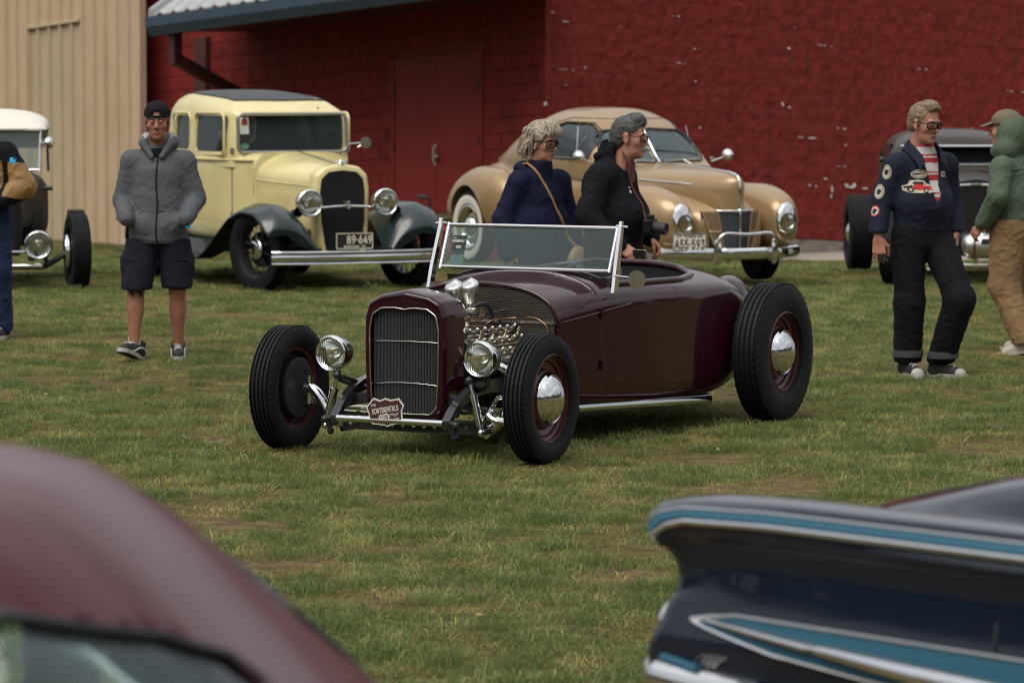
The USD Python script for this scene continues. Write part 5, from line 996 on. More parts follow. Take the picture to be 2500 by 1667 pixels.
def tailx(z): return ip(z, [.25, .40, .53, .60, .665, .75, .81, .855, .88, .905, .93, 1.1], [.12, .06, .05, .06, .09, .112, .107, .06, .02, .0, .012, .10])
for x in xsb:
    P = np.array(bsec(x)); q = PchipInterpolator(np.arange(len(P)), P)(np.linspace(0, len(P) - 1, 130))
    half = np.stack([np.full(130, x) + np.array([tailx(z) for z in q[:, 1]]) * max(0, 1 - x / .9), q[:, 0], q[:, 1]], 1)
    BL.append(np.concatenate([half, (half * V(1, -1, 1))[::-1][1:-1]]))
put('body', loft(BL), 'night_blue_paint', bl, 45)
def bpt(x, i, out=0.):
    P = np.array(bsec(x)); f = PchipInterpolator(np.arange(len(P)), P); q = f(i); t = f(i + .05) - f(i - .05); n = unit(V(t[1], -t[0])); n = n if n[0] < 0 else -n
    q = q + n * out; return V(x + tailx(f(i)[1]) * max(0, 1 - x / .9), q[0], q[1])
xx = np.r_[.0, .03, .08, .15, .25, .4, .6, .9, 1.3, 1.8, 2.4, 3.0]
for s in (1, -1):
    mm = (lambda m: m) if s > 0 else mirror
    put('fin_stripe', mm(grid(np.array([[bpt(x, i, .004) for i in np.linspace(7.25 + .2 * min(1, .2 / (x + .2)), 7.9, 8)] for x in xx]))), 'sky_blue_paint', bl, 60)
    put('fin_bead', mm(tube([bpt(x, 8.3, .003) for x in xx], .0075, 8)), 'chrome', bl, 60)
    put('stripe_edge', mm(tube([bpt(x, 7.2 + .2 * min(1, .2 / (x + .2)), .004) for x in xx], .004, 6)), 'chrome', bl, 60)
    # side spear: pointed pale blue panel with chrome edging and lance
    sx = np.r_[.10, .12, .16, .24, .4, .7, 1.1, 1.6, 2.2, 3.0]
    zu = lambda x: .668 + .020 * min(1, (x - .1) / .12) - .004 * x; zl = lambda x: .668 - .038 * min(1, ((x - .1) / .4)) ** .7 - .13 * ((x - .1) / 2.9) ** .9
    yo = lambda x, z, o: V(x + tailx(z) * max(0, 1 - x / .9), -(ip(z, [.25, .33, .46, .55, .61, .655, .70, .755], [.925, .93, .955, .970, .975, .965, .95, .94]) + o), z)
    put('side_panel', mm(grid(np.array([[yo(x, z, .005) for z in np.linspace(zu(x), zl(x), 8)] for x in sx]))), 'sky_blue_paint', bl, 60)
    put('panel_edge', mm(tube(np.array([yo(x, zu(x), .006) for x in sx] + [yo(x, zl(x), .006) for x in sx[::-1]]), .005, 6, closed=True)), 'chrome', bl, 60)
    put('lance', mm(loft([[yo(x, zc + w_ * b, .006 + .022 * a * min(1, w_ / .012)) for a, b in ((0, 1), (.8, .7), (1, 0), (.8, -.7), (0, -1))] for x, zc, w_ in ((.14, .670, .002), (.2, .667, .005), (.3, .661, .008), (.5, .649, .011), (.52, .648, .009), (.55, .646, .012), (.9, .622, .022), (1.5, .585, .034), (2.4, .53, .04))])), 'chrome', bl, 40)
    put('tail_lamp', mm(lathe([(0, .045), (.03, .04), (.05, .02), (.055, -.03)], (.045, -.87, .635), (-1, -.2, 0), 24)), 'chrome', bl, 40)
    put('door_line', mm(tube([yo(1.02, z, .001) for z in np.linspace(.75, .34, 12)], .004, 6)), 'black_rubber', bl, True)
    put('badge_strokes', [mm(tube([yo(.15 + .022 * k, .575, .004), yo(.165 + .022 * k, .588, .004), yo(.19 + .022 * k, .600, .004)], .0014, 5)) for k in range(4)], 'chrome', bl, True)
    wheel(bl, (1.35, s * .78, .35), .35, .19, .19, s, 0, rim='black_paint', cap='ring', style='plain', white='whitewall_rubber', drum=False); wheel(bl, (4.3, s * .78, .35), .35, .19, .19, s, 0, rim='black_paint', cap='ring', style='plain', white='whitewall_rubber', drum=False)
    put('bumper_stripe', mm(tube([V(.03, -.62 - .32 * y, .585) for y in np.linspace(0, 1, 4)] + [V(.12, -.975, .575), V(.22, -.985, .565)], .012, 8)), 'sky_blue_paint', bl, 50)
put('rear_bumper', [tube([V(.02, y, .53) for y in np.linspace(-.90, .90, 9)], .05, 12), tube([V(.02, -.90, .53), V(.10, -.965, .53), V(.4, -.97, .52)], .045, 12), tube([V(.02, .90, .53), V(.10, .965, .53), V(.4, .97, .52)], .045, 12)], 'chrome', bl, 50)
put('roof', loft([superring(x, w_, z1, .85, 48, 3.2, 4, 1.0) for x, w_, z1 in ((1.75, .55, 1.03), (2.1, .66, 1.25), (2.5, .68, 1.35), (3.2, .68, 1.36), (3.6, .66, 1.22), (4.0, .6, 1.0))]), 'night_blue_paint', bl, 40)
# ---------------------------------------------------------------- folding chair and small bicycle by the wall
pm('chair_blue', (.018, .050, .125), .7, bump=.2)
ch_ = thing('folding_chair', 'blue fabric folding chair behind the gold coupe', 'chair', (2.62, 41.2, terr(2.62, 41.2)), math.radians(-70))
put('backrest', loft([[V(-.20 - .12 * (z - .45), y, z) for y in (-.24, .24)] + [V(-.215 - .12 * (z - .45), y, z) for y in (.24, -.24)] for z in (.48, .62, .77, .90)]), 'chair_blue', ch_, 30)
put('seat', loft([[V(x, y, .42 - .04 * math.cos(y * 5)) for y in np.linspace(-.25, .25, 7)] + [V(x, y, .405 - .04 * math.cos(y * 5)) for y in np.linspace(.25, -.25, 7)] for x in (-.2, .2)]), 'chair_blue', ch_, 40)
for s in (-1, 1):
    put('post', bar((-.20, s * .25, .05), (-.26, s * .25, .92), .010, 8), 'black_iron', ch_, 40)
    put('leg', bar((.22, s * .25, .0), (-.2, s * .25, .40), .010, 8), 'black_iron', ch_, 40); put('leg', bar((-.22, s * .25, .0), (.2, s * .25, .40), .010, 8), 'black_iron', ch_, 40)
    put('armrest', rbox((0, s * .27, .60), (.42, .06, .025), .01), 'chair_blue', ch_, 40)
pm('bike_red', (.42, .014, .014), .3, coat=.5); pm('bike_blue', (.02, .04, .30), .4)
bk = thing('bicycle', 'small red childs bicycle with black handlebars between the sedan and the coupe', 'bicycle', (-1.15, 42.0, terr(-1.15, 42.0)), math.radians(4))
Rw = .205
for x in (-.36, .36):
    w_ = put('wheel', [tube([V(x + (Rw - .02) * math.cos(a), 0, Rw + (Rw - .02) * math.sin(a)) for a in np.linspace(0, 2 * PI, 32, endpoint=False)], .006, 6, closed=True)] + [bar((x, 0, Rw), (x + (Rw - .02) * math.cos(a), 0, Rw + (Rw - .02) * math.sin(a)), .0015, 4) for a in np.linspace(0, 2 * PI, 18, endpoint=False)] + [bar((x, -.04, Rw), (x, .04, Rw), .014, 8)], 'chrome_worn', bk, True)
    put('tyre', tube([V(x + Rw * math.cos(a), 0, Rw + Rw * math.sin(a)) for a in np.linspace(0, 2 * PI, 36, endpoint=False)], .022, 8, closed=True), 'black_rubber', w_, True)
    put('mudguard', tube([V(x + (Rw + .03) * math.cos(a), 0, Rw + (Rw + .03) * math.sin(a)) for a in np.linspace(.3, 2.6, 14)], .018, 6), 'bike_red', bk, True)
put('frame', [bar(a, b, .016, 8) for a, b in (((.26, 0, .55), (-.02, 0, .22)), ((.27, 0, .50), (-.14, 0, .46)), ((-.16, 0, .52), (-.02, 0, .22)), ((-.02, 0, .22), (-.36, .03, Rw)), ((-.14, 0, .46), (-.36, .03, Rw)), ((.28, 0, .60), (.36, .03, Rw)), ((.28, 0, .60), (.36, -.03, Rw)))], 'bike_red', bk, 40)
put('handlebar', [bar((.27, 0, .58), (.24, 0, .72), .014, 8), tube(smoothpath([(.16, -.27, .78), (.22, -.20, .78), (.25, -.06, .72), (.25, .06, .72), (.22, .20, .78), (.16, .27, .78)], 20), .013, 8)] + [bar((.18, s * .25, .78), (.13, s * .29, .78), .020, 8) for s in (-1, 1)], 'black_rubber', bk, 40)
put('saddle', loft([superring(x, w_, .56, .51, 20) for x, w_ in ((-.30, .07), (-.26, .09), (-.15, .05), (-.05, .025), (-.03, .01))]), 'bike_blue', bk, 40)
put('carrier_bag', rbox((-.42, 0, .50), (.20, .22, .18), .05), 'bike_blue', bk, 40)
# ---------------------------------------------------------------- people: signed distance shapes turned into smooth meshes
class Field:
    def __init__(s, lo, hi, h):
        s.lo = np.asarray(lo, float); s.h = h; s.n = np.ceil((np.asarray(hi, float) - s.lo) / h).astype(int) + 1
        s.D = np.full(s.n, 1e3); s.ax = [s.lo[i] + h * np.arange(s.n[i]) for i in range(3)]
    def sub(s, lo, hi):
        a = np.clip(np.floor((np.asarray(lo) - s.lo) / s.h).astype(int), 0, s.n - 1); b = np.clip(np.ceil((np.asarray(hi) - s.lo) / s.h).astype(int) + 1, 1, s.n)
        sl = tuple(slice(i, j) for i, j in zip(a, b))
        return sl, np.stack(np.meshgrid(*[s.ax[i][sl[i]] for i in range(3)], indexing='ij'), -1)
    def merge(s, sl, d, k, op):
        A = s.D[sl]
        if op == 'add':
            if k > 0: hh = np.clip(.5 + .5 * (A - d) / k, 0, 1); s.D[sl] = A * (1 - hh) + d * hh - k * hh * (1 - hh)
            else: s.D[sl] = np.minimum(A, d)
        else:
            if k > 0: hh = np.clip(.5 - .5 * (A + d) / k, 0, 1); s.D[sl] = A * (1 - hh) - d * hh + k * hh * (1 - hh)
            else: s.D[sl] = np.maximum(A, -d)
    def cap(s, p0, p1, r0, r1=None, k=.02, op='add', side=None, flat=1.0):
        """tapered capsule; with side given, its section is an ellipse: r along side, r * flat across"""
        p0, p1 = np.asarray(p0, float), np.asarray(p1, float); r1 = r0 if r1 is None else r1; R = max(r0, r1) + k + 3 * s.h
        sl, G = s.sub(np.minimum(p0, p1) - R, np.maximum(p0, p1) + R)
        d = p1 - p0; t = np.clip(((G - p0) @ d) / max(d @ d, 1e-12), 0, 1); q = G - p0 - t[..., None] * d; r = r0 + (r1 - r0) * t
        if side is None: dist = np.linalg.norm(q, axis=-1) - r
        else:
            u = unit(d); sd = np.asarray(side, float); sd = unit(sd - u * (sd @ u)); f = np.cross(u, sd)
            a, b, c = q @ sd, q @ f, q @ u
            dist = (np.sqrt(a ** 2 + (b / flat) ** 2 + (c / flat) ** 2) - r) * min(1, flat ** .5)
        s.merge(sl, dist, k, op); return s
    def ell(s, c, r, k=.015, op='add', rot=None):
        c, r = np.asarray(c, float), np.asarray(r, float); R = r.max() + k + 3 * s.h
        sl, G = s.sub(c - R, c + R); q = G - c
        if rot is not None: q = q @ np.asarray(rot)
        k0 = np.linalg.norm(q / r, axis=-1); k1 = np.linalg.norm(q / r ** 2, axis=-1)
        s.merge(sl, k0 * (k0 - 1) / np.maximum(k1, 1e-6), k, op); return s
    def chain(s, P, R, k=.02, **kw):
        for i in range(len(P) - 1): s.cap(P[i], P[i + 1], R[i], R[i + 1], k, **kw)
        return s
    def half(s, p, n, k=0.004):
        """keep the side of the plane that n points away from"""
        n = unit(n); sl, G = s.sub(s.lo, s.lo + s.h * s.n); d = (G - np.asarray(p, float)) @ n; s.D = np.maximum(s.D, d); return s
    def solid(s, smooth=2):
        """closed manifold mesh by marching tetrahedra"""
        D = s.D.copy(); D[[0, -1]] = 1; D[:, [0, -1]] = 1; D[:, :, [0, -1]] = 1; D[np.abs(D) < 1e-7] = 1e-7; nx, ny, nz = D.shape; ins = D < 0
        c = [ins[i:nx - 1 + i, j:ny - 1 + j, k:nz - 1 + k] for i in (0, 1) for j in (0, 1) for k in (0, 1)]
        sm = sum(x.astype(np.int8) for x in c); ij = np.argwhere((sm > 0) & (sm < 8)); gi = lambda o: ((ij[:, 0] + o[0]) * ny + ij[:, 1] + o[1]) * nz + ij[:, 2] + o[2]
        E3 = np.eye(3, dtype=int); T = []
        import itertools
        for pm_ in itertools.permutations(range(3)):
            o = [np.zeros(3, int)]
            for a in pm_: o.append(o[-1] + E3[a])
            t = np.stack([gi(x) for x in o], 1); par = np.linalg.det(E3[list(pm_)]) < 0
            T.append(t[:, [0, 2, 1, 3]] if par else t)
        T = np.concatenate(T); fl = D.ravel(); neg = fl[T] < 0; cnt = neg.sum(1); tris = []
        def emit(t, es): tris.append(np.stack([np.sort(np.stack([t[:, a], t[:, b]], 1), 1) for a, b in es], 1))
        for i in range(4):
            j, k, l = [(1, 2, 3), (0, 3, 2), (0, 1, 3), (0, 2, 1)][i]
            t = T[(cnt == 1) & neg[:, i]]; emit(t, ((i, j), (i, k), (i, l)))
            t = T[(cnt == 3) & ~neg[:, i]]; emit(t, ((i, j), (i, l), (i, k)))
        for i, j, k, l in ((0, 1, 2, 3), (0, 2, 3, 1), (0, 3, 1, 2), (1, 2, 0, 3), (1, 3, 2, 0), (2, 3, 0, 1)):
            t = T[(cnt == 2) & neg[:, i] & neg[:, j]]; emit(t, ((i, k), (j, l), (j, k))); emit(t, ((i, k), (i, l), (j, l)))
        e = np.concatenate(tris); u, inv = np.unique(e.reshape(-1, 2), axis=0, return_inverse=True); inv = inv.reshape(-1, 3)
        P = lambda q: s.lo + s.h * np.stack([q // (ny * nz), (q // nz) % ny, q % nz], 1)
        a, b = fl[u[:, 0]], fl[u[:, 1]]; w = (a / (a - b))[:, None]; w = np.clip(w, .02, .98); v = P(u[:, 0]) * (1 - w) + P(u[:, 1]) * w
        m = tri(v, inv)
        if smooth: trimesh.smoothing.filter_taubin(m, .5, -.53, smooth * 2)
        return m
    def mesh(s, smooth=2):
        D = s.D; h = s.h; ins = D < 0; nx, ny, nz = D.shape
        c = [ins[i:nx - 1 + i, j:ny - 1 + j, k:nz - 1 + k] for i in (0, 1) for j in (0, 1) for k in (0, 1)]
        sm = sum(x.astype(np.int8) for x in c); act = (sm > 0) & (sm < 8)
        idx = np.full(act.shape, -1); ij = np.argwhere(act); idx[act] = np.arange(len(ij))
        acc = np.zeros((len(ij), 3)); cnt = np.zeros(len(ij)); corners = [(i, j, k) for i in (0, 1) for j in (0, 1) for k in (0, 1)]
        val = {o: D[ij[:, 0] + o[0], ij[:, 1] + o[1], ij[:, 2] + o[2]] for o in corners}
        for o in corners:
            for a in range(3):
                if o[a] == 0:
                    o2 = list(o); o2[a] = 1; va, vb = val[o], val[tuple(o2)]; m = (va < 0) != (vb < 0)
                    t = va[m] / (va[m] - vb[m]); p = np.tile(np.array(o, float), (m.sum(), 1)); p[:, a] = t; acc[m] += p; cnt[m] += 1
        v = s.lo + h * (ij + acc / np.maximum(cnt, 1)[:, None]); F = []
        for a in range(3):
            b, cc = (a + 1) % 3, (a + 2) % 3
            A = np.take(ins, np.arange(D.shape[a] - 1), a); B = np.take(ins, np.arange(1, D.shape[a]), a)
            e = np.argwhere(A != B); e = e[(e[:, b] > 0) & (e[:, cc] > 0) & (e[:, b] < D.shape[b] - 1) & (e[:, cc] < D.shape[cc] - 1)]
            g = lambda db, dc: idx[tuple((e - np.eye(3, dtype=int)[b] * db - np.eye(3, dtype=int)[cc] * dc).T)]
            q = np.stack([g(1, 1), g(0, 1), g(0, 0), g(1, 0)], 1); fl = ~A[tuple(e.T)]; q[fl] = q[fl][:, ::-1]; F.append(q)
        q = np.concatenate(F); q = q[(q >= 0).all(1)]
        m = tri(v, np.vstack([q[:, [0, 1, 2]], q[:, [0, 2, 3]]]))
        if smooth: trimesh.smoothing.filter_taubin(m, .5, -.53, smooth * 2)
        return m
def wrinkle(m, amp, scale, seed=0, zs=1.0):
    m = m.copy(); n = m.vertex_normals; p = m.vertices * np.array(scale if np.ndim(scale) else (scale,) * 3)
    d = meshkit.fbm(p, 3, seed) - .5; w = p + 1.2 * np.stack([meshkit.noise(p * .8, seed + 5 + i) - .5 for i in range(3)], 1); q = meshkit.noise(w @ rotm(.5, .6, .3) * np.array([.9, 2.1, 1.5]), seed + 3); rd = np.clip(1 - np.abs(2 * q - 1) * 2.6, 0, 1) ** 1.4 - .15
    m.vertices = m.vertices + n * (amp * (.6 * d + .62 * rd))[:, None]; return m
def xf(m, R=None, t=(0, 0, 0), k=1.):
    m = asT(m).copy(); m.vertices = (m.vertices * k) @ (np.eye(3) if R is None else R).T + np.asarray(t, float); return m
def rotm(yaw=0, pitch=0, roll=0):
    c, s_ = math.cos, math.sin
    Rz = np.array([[c(yaw), -s_(yaw), 0], [s_(yaw), c(yaw), 0], [0, 0, 1]]); Ry = np.array([[c(pitch), 0, s_(pitch)], [0, 1, 0], [-s_(pitch), 0, c(pitch)]]); Rx = np.array([[1, 0, 0], [0, c(roll), -s_(roll)], [0, s_(roll), c(roll)]])
    return Rz @ Ry @ Rx
# ---- skin and cloth
glassm('spectacle_glass', (.93, .94, .94), ior=1.12)
usdkit.material(stage, '/World/Looks/skin', {'tc': ('texture_coordinate', {}), 'n': ('noise_texture', {'scale': 22.0, 'detail': 4.0}), 'r': ('rgb_ramp', {'ramp': [(.3, (.30, .135, .085)), (.7, (.42, .205, .135))]}), 'p': ('principled_bsdf', {'roughness': .48, 'subsurface_weight': .12, 'subsurface_radius': (1., .35, .2), 'subsurface_scale': .008, 'specular_ior_level': .4})},
    [('tc.object', 'n.vector'), ('n.fac', 'r.fac'), ('r.color', 'p.base_color')], surface='p.BSDF')
pm('skin_tan', (.27, .115, .070), .5, var=.14, vs=20); pm('lip', (.30, .105, .085), .45); pm('eye_white', (.42, .39, .36), .35); pm('eye_dark', (.02, .016, .013), .15); pm('brow_hair', (.06, .045, .035), .8)
pm('hair_grey', (.055, .053, .051), .5, var=.6, vs=60, bump=.8, bs=180); pm('hair_blonde', (.30, .25, .18), .45, var=.45, vs=50, bump=.8, bs=160); pm('hair_sandy', (.20, .135, .08), .5, var=.4, vs=60, bump=.8, bs=170)
pm('hoodie_grey', (.092, .098, .108), .95, var=.22, vs=240, bump=.5, bs=400, spec=.1); pm('hoodie_lining', (.34, .33, .32), .95, bump=.4, bs=300)
pm('navy_shorts', (.0105, .011, .019), .9, var=.2, vs=9, bump=.3, bs=200, spec=.15); pm('black_cloth', (.008, .008, .010), .9, bump=.3, bs=200, spec=.15)
pm('rain_navy', (.0085, .0095, .030), .8, var=.2, vs=6, bump=.25, bs=160, spec=.12); pm('rain_black', (.0070, .0075, .0105), .8, var=.25, vs=5, bump=.3, bs=160, spec=.12)
pm('work_navy', (.0105, .013, .026), .8, var=.15, vs=8, bump=.35, bs=220, spec=.2); pm('denim_black', (.0062, .0064, .0085), .85, var=.3, vs=7, bump=.3, bs=260, spec=.15); pm('denim_blue', (.013, .025, .058), .85, var=.3, vs=7, bump=.3, bs=260, spec=.15); pm('denim_cuff', (.045, .047, .052), .9)
pm('sage_jacket', (.075, .105, .072), .8, var=.15, vs=6, bump=.3, bs=160, spec=.12); pm('khaki', (.20, .125, .065), .85, var=.12, vs=6, bump=.3, bs=200, spec=.15)
pm('tan_leather', (.30, .155, .055), .5, var=.15); pm('ochre_jacket', (.23, .125, .035), .6, var=.2, vs=7, bump=.4, bs=90); pm('shirt_maroon', (.10, .022, .018), .8); pm('shirt_white', (.48, .45, .43), .85, bump=.2); pm('shirt_red', (.32, .018, .020), .85)
pm('shoe_black', (.010, .010, .011), .75, bump=.2); pm('shoe_sole', (.36, .34, .30), .7, var=.2, vs=12); pm('shoe_sole_dark', (.05, .025, .02), .8); pm('lace_white', (.50, .48, .45), .8); pm('shoe_cream', (.42, .38, .31), .8, var=.2)
pm('wrist_cyan', (.01, .35, .60), .4); pm('glasses_black', (.005, .005, .005), .5, spec=.2); pm('bag_tan', (.34, .20, .095), .5, var=.1); pm('patch_cream', (.48, .45, .36), .85); pm('patch_red', (.40, .022, .022), .85); pm('patch_black', (.010, .010, .011), .85); pm('phone_black', (.008, .008, .009), .2); pm('cap_olive', (.13, .105, .065), .85, var=.15, bump=.3, bs=200); pm('sock_white', (.5, .5, .48), .9)
def head_field(w=1., old=0.):
    f = Field((-.15, -.13, -.26), (.16, .13, .16), .0040)
    f.ell((-.014, 0, .045), (.098, .077 * w, .083), .02); f.ell((.030, 0, -.030), (.062, .061 * w, .088), .03); f.ell((.036, 0, -.085), (.050, .049 * w, .036), .025); f.ell((.074, 0, -.103), (.020, .022, .018), .02)
    f.cap((.080, -.036, .026), (.080, .036, .026), .011, .011, .012); f.ell((.056, .044 * w, -.022), (.026, .022, .022), .02); f.ell((.056, -.044 * w, -.022), (.026, .022, .022), .02)
    for s in (-1, 1): f.ell((.099, s * .031, .007), (.019, .017, .0115), .010, 'cut')
    f.cap((.086, 0, .016), (.109, 0, -.028), .0085, .0125, .010); f.ell((.112, 0, -.030), (.012, .011, .010), .008)
    for s in (-1, 1): f.ell((.097, s * .0125, -.036), (.011, .008, .008), .006)
    f.cap((.091, -.017, -.0635), (.091, .017, -.0635), .0065, .0065, .006); f.cap((.088, -.015, -.0745), (.088, .015, -.0745), .007, .007, .006); f.cap((.100, -.024, -.0692), (.100, .024, -.0692), .0028, .0028, .004, op='cut')
    for s in (-1, 1):
        f.ell((.086, s * .031, .005), (.012, .0145, .0105), .004)                                   # lids and ball
        f.ell((-.004, s * .078 * w, -.002), (.021, .010, .033), .008, rot=rotm(s * .35, -.15)); f.ell((.003, s * .089 * w, -.002), (.011, .006, .019), .005, 'cut'); f.cap((.008, s * .074 * w, -.03), (.002, s * .078 * w, -.034), .009, .007, .006)
    f.cap((-.012, 0, -.07), (-.040, 0, -.235), .054 * w, .062 * w, .03)
    return f
def hand_mesh(curl=.5, spread=.06, thumb=.5, k=1.):
    """right hand: wrist at the origin, fingers along +x, back of the hand +z, thumb towards +y"""
    f = Field((-.05, -.085, -.13), (.22, .11, .06), .0034)
    f.cap((-.04, 0, 0), (.01, 0, 0), .027, .026, .012, side=(0, 1, 0), flat=.78)
    for y, x in ((.030, .088), (.010, .092), (-.011, .088), (-.030, .080)): f.cap((.012, y * .55, -.002), (x, y, 0), .0165, .0125, .012)
    for i, (y, x, L) in enumerate(((.031, .088, .074), (.0105, .093, .082), (-.0115, .089, .077), (-.031, .081, .061))):
        p = V(x, y, 0); a = -curl * .55; yaw = spread * (1.5 - i); seg = (L * .47, L * .30, L * .25); rad = (.0098, .0090, .0083, .0070); kk = .92 if i == 3 else 1.
        for j in range(3):
            d = V(math.cos(a) * math.cos(yaw), math.sin(yaw), math.sin(a)); q = p + d * seg[j]; f.cap(p, q, rad[j] * kk, rad[j + 1] * kk, .004 if j else .008); p = q; a -= curl * (1.0 if j == 0 else .75)
    t0 = V(.018, .026, -.008); t1 = V(.052, .052, -.020 - .01 * thumb); t2 = t1 + V(.032, .012 - .022 * thumb, -.008 - .012 * thumb); t3 = t2 + V(.024, .002 - .016 * thumb, -.006 - .010 * thumb)
    f.cap(t0, t1, .017, .0125, .012); f.cap(t1, t2, .0115, .0102, .006); f.cap(t2, t3, .0100, .0078, .004)
    return xf(f.solid(2), None, (0, 0, 0), k)
def basis(xd, zd):
    x = unit(xd); z = np.asarray(zd, float); z = unit(z - x * (z @ x)); return np.stack([x, np.cross(z, x), z], 1)
_heads = {}
def body_mesh(J, w=1., hands=(), skin_legs=True, hk=1.):
    """one continuous figure from joints J (name -> point); head turned by J['head_R']"""
    lo = np.min([v for k, v in J.items() if k != 'head_R'], 0) - .16; hi = np.max([v for k, v in J.items() if k != 'head_R'], 0) + .16; lo[2] = -.01
    f = Field(lo, hi, .0095); sd = J['sh_l'] - J['sh_r']
    f.cap(J['pelvis'], J['chest'], .135, .125, .04, side=sd, flat=.60); f.cap(J['chest'], J['neck'], .10, .056, .05, side=sd, flat=.7)
    for s in ('l', 'r'):
        f.cap(J['chest'] + (J['sh_' + s] - J['chest']) * .4, J['sh_' + s] + V(0, 0, -.045), .055, .042, .03); f.cap(J['sh_' + s] + V(0, 0, -.045), J['el_' + s], .042, .038, .02); f.cap(J['el_' + s], J['wr_' + s], .039, .026, .015)
        f.cap(J['hip_' + s], J['kn_' + s], .080, .056, .03); f.cap(J['kn_' + s], J['an_' + s], .054, .036, .015); m = J['kn_' + s] * .68 + J['an_' + s] * .32; f.ell(m + V(-.018, 0, 0), (.054, .052, .11), .03); f.cap(J['an_' + s] + V(0, 0, -.03), J['an_' + s] * .5 + J['toe_' + s] * .5, .034, .022, .02)
    M = toM(f.solid(3))
    if w not in _heads: _heads[w] = head_field(w).solid(3)
    M = M + toM(xf(_heads[w], J['head_R'], J['head'], hk))
    for hm, R, t in hands: M = M + toM(xf(hm, R, t))
    return asT(M)
def face(par, J, hk=1., brow='brow_hair', w=1.):
    R, c = J['head_R'], J['head']; g = lambda m: xf(m, R, c, hk)
    for s in (-1, 1):
        e = put('eye', g(trimesh.creation.icosphere(2, .0106).apply_translation((.0848, s * .031, .006))), 'eye_white', par, True)
        put('iris', g(trimesh.creation.icosphere(1, .0060).apply_translation((.0908, s * .0300, .0055))), 'eye_dark', e, True)
        put('eyebrow', g(tube(smoothpath([(.098, s * .013, .025), (.097, s * .030, .031), (.083, s * .050, .026)], 8), [.002, .003, .0034, .0034, .0034, .003, .002, .0015], 6)), brow, par, True)
    put('lips', g(cat_([tube(smoothpath([(.087, -.024, -.0695), (.0965, -.009, -.0655), (.0965, 0, -.0665), (.0965, .009, -.0655), (.087, .024, -.0695)], 11), np.r_[.0015, np.full(9, .0042), .0015], 6), tube(smoothpath([(.087, -.023, -.0705), (.095, 0, -.0755), (.087, .023, -.0705)], 9), np.r_[.0015, np.full(7, .0048), .0015], 6)])), 'lip', par, True)
def glasses(par, J, hk=1., r_=.0040, wdt=.052, hgt=.036, name='glasses'):
    R, c = J['head_R'], J['head']; fr = []; ln = []
    for s in (-1, 1):
        q = resample(rrect(wdt, hgt, .011, s * .0335, .004), 28); P = np.array([(.113 - 6.0 * (y - s * .004) ** 2 * 1.6, y, z) for y, z in q]); fr.append(tube(P, r_, 6, closed=True)); ln.append(tri(np.vstack([P, P.mean(0)]), [(i, (i + 1) % 28, 28) for i in range(28)]))
        fr.append(tube(smoothpath([(.100, s * .060, .010), (.06, s * .078, .012), (.0, s * .084, .012), (-.02, s * .086, .0)], 10), r_ * .8, 6))
    fr.append(bar((.114, -.009, .008), (.114, .009, .008), r_, 6))
    gp_ = put(name, xf(cat_(fr), R, c, hk), 'glasses_black', par, 40); put('lenses', xf(cat_(ln), R, c, hk), 'spectacle_glass', gp_, 40)
def hair_cap(J, mat, par, hk=1., front=.055, side=-.005, back=-.07, thick=.014, amp=.006, seed=0, w=1., tuft=0., strands=900):
    f = Field((-.16, -.14, -.16), (.17, .14, .19), .0048)
    f.ell((-.016, 0, .048), (.098 + thick, .077 * w + thick * .75, .083 + thick), .0)
    if tuft: f.ell((.03, 0, .115), (.06, .055, .035 + tuft), .02); f.ell((.065, .01, .095), (.03, .045, .025 + tuft), .015)
    f.ell((-.055, 0, .0), (.06 + thick, .072 * w + thick * .5, .085), .02)
    f.ell((.115, 0, -.03 + front * .35), (.085, .12, front * .65 + .055), .012, 'cut')        # face
    for s in (-1, 1): f.ell((.012, s * .095, side - .055), (.040, .04, .062), .008, 'cut')         # round the ears
    sl, G = f.sub(f.lo, f.lo + f.h * f.n); f.D = np.maximum(f.D, back - G[..., 2] + .25 * np.maximum(G[..., 0] + .02, 0))
    m = f.mesh(1); n = m.vertex_normals; p = m.vertices
    d = meshkit.fbm(np.c_[p[:, 0] * 18, p[:, 1] * 95, p[:, 2] * 40], 3, seed) - .5; m.vertices = p + n * (amp * 2 * d)[:, None]
    hp_ = put('hair', xf(m, J['head_R'], J['head'], hk), mat, par, 60); rg = np.random.default_rng(seed + 100)
    pts, fi = trimesh.sample.sample_surface(m, strands, seed=seed + 7); nn = m.face_normals[fi]; sv, sf = [], []
    for q, nv in zip(pts, nn):
        fl = V(-.8, .25 * np.sign(q[1]), -.35) + rg.normal(size=3) * .18; fl = unit(fl - nv * (fl @ nv)); L_ = rg.uniform(.014, .034); sd_ = unit(np.cross(fl, nv)) * rg.uniform(.0008, .0016)
        a_ = q - nv * .002; b_ = q + fl * L_ * .55 + nv * .003; c_ = q + fl * L_ + nv * rg.uniform(-.001, .0045) ; k_ = len(sv)
        sv += [a_ - sd_, a_ + sd_, b_ - sd_, b_ + sd_, c_]; sf += [(k_, k_ + 1, k_ + 3), (k_, k_ + 3, k_ + 2), (k_ + 2, k_ + 3, k_ + 4)]
    put('hair_strands', xf(tri(sv, sf), J['head_R'], J['head'], hk), mat, par, False, kind='stuff'); return hp_
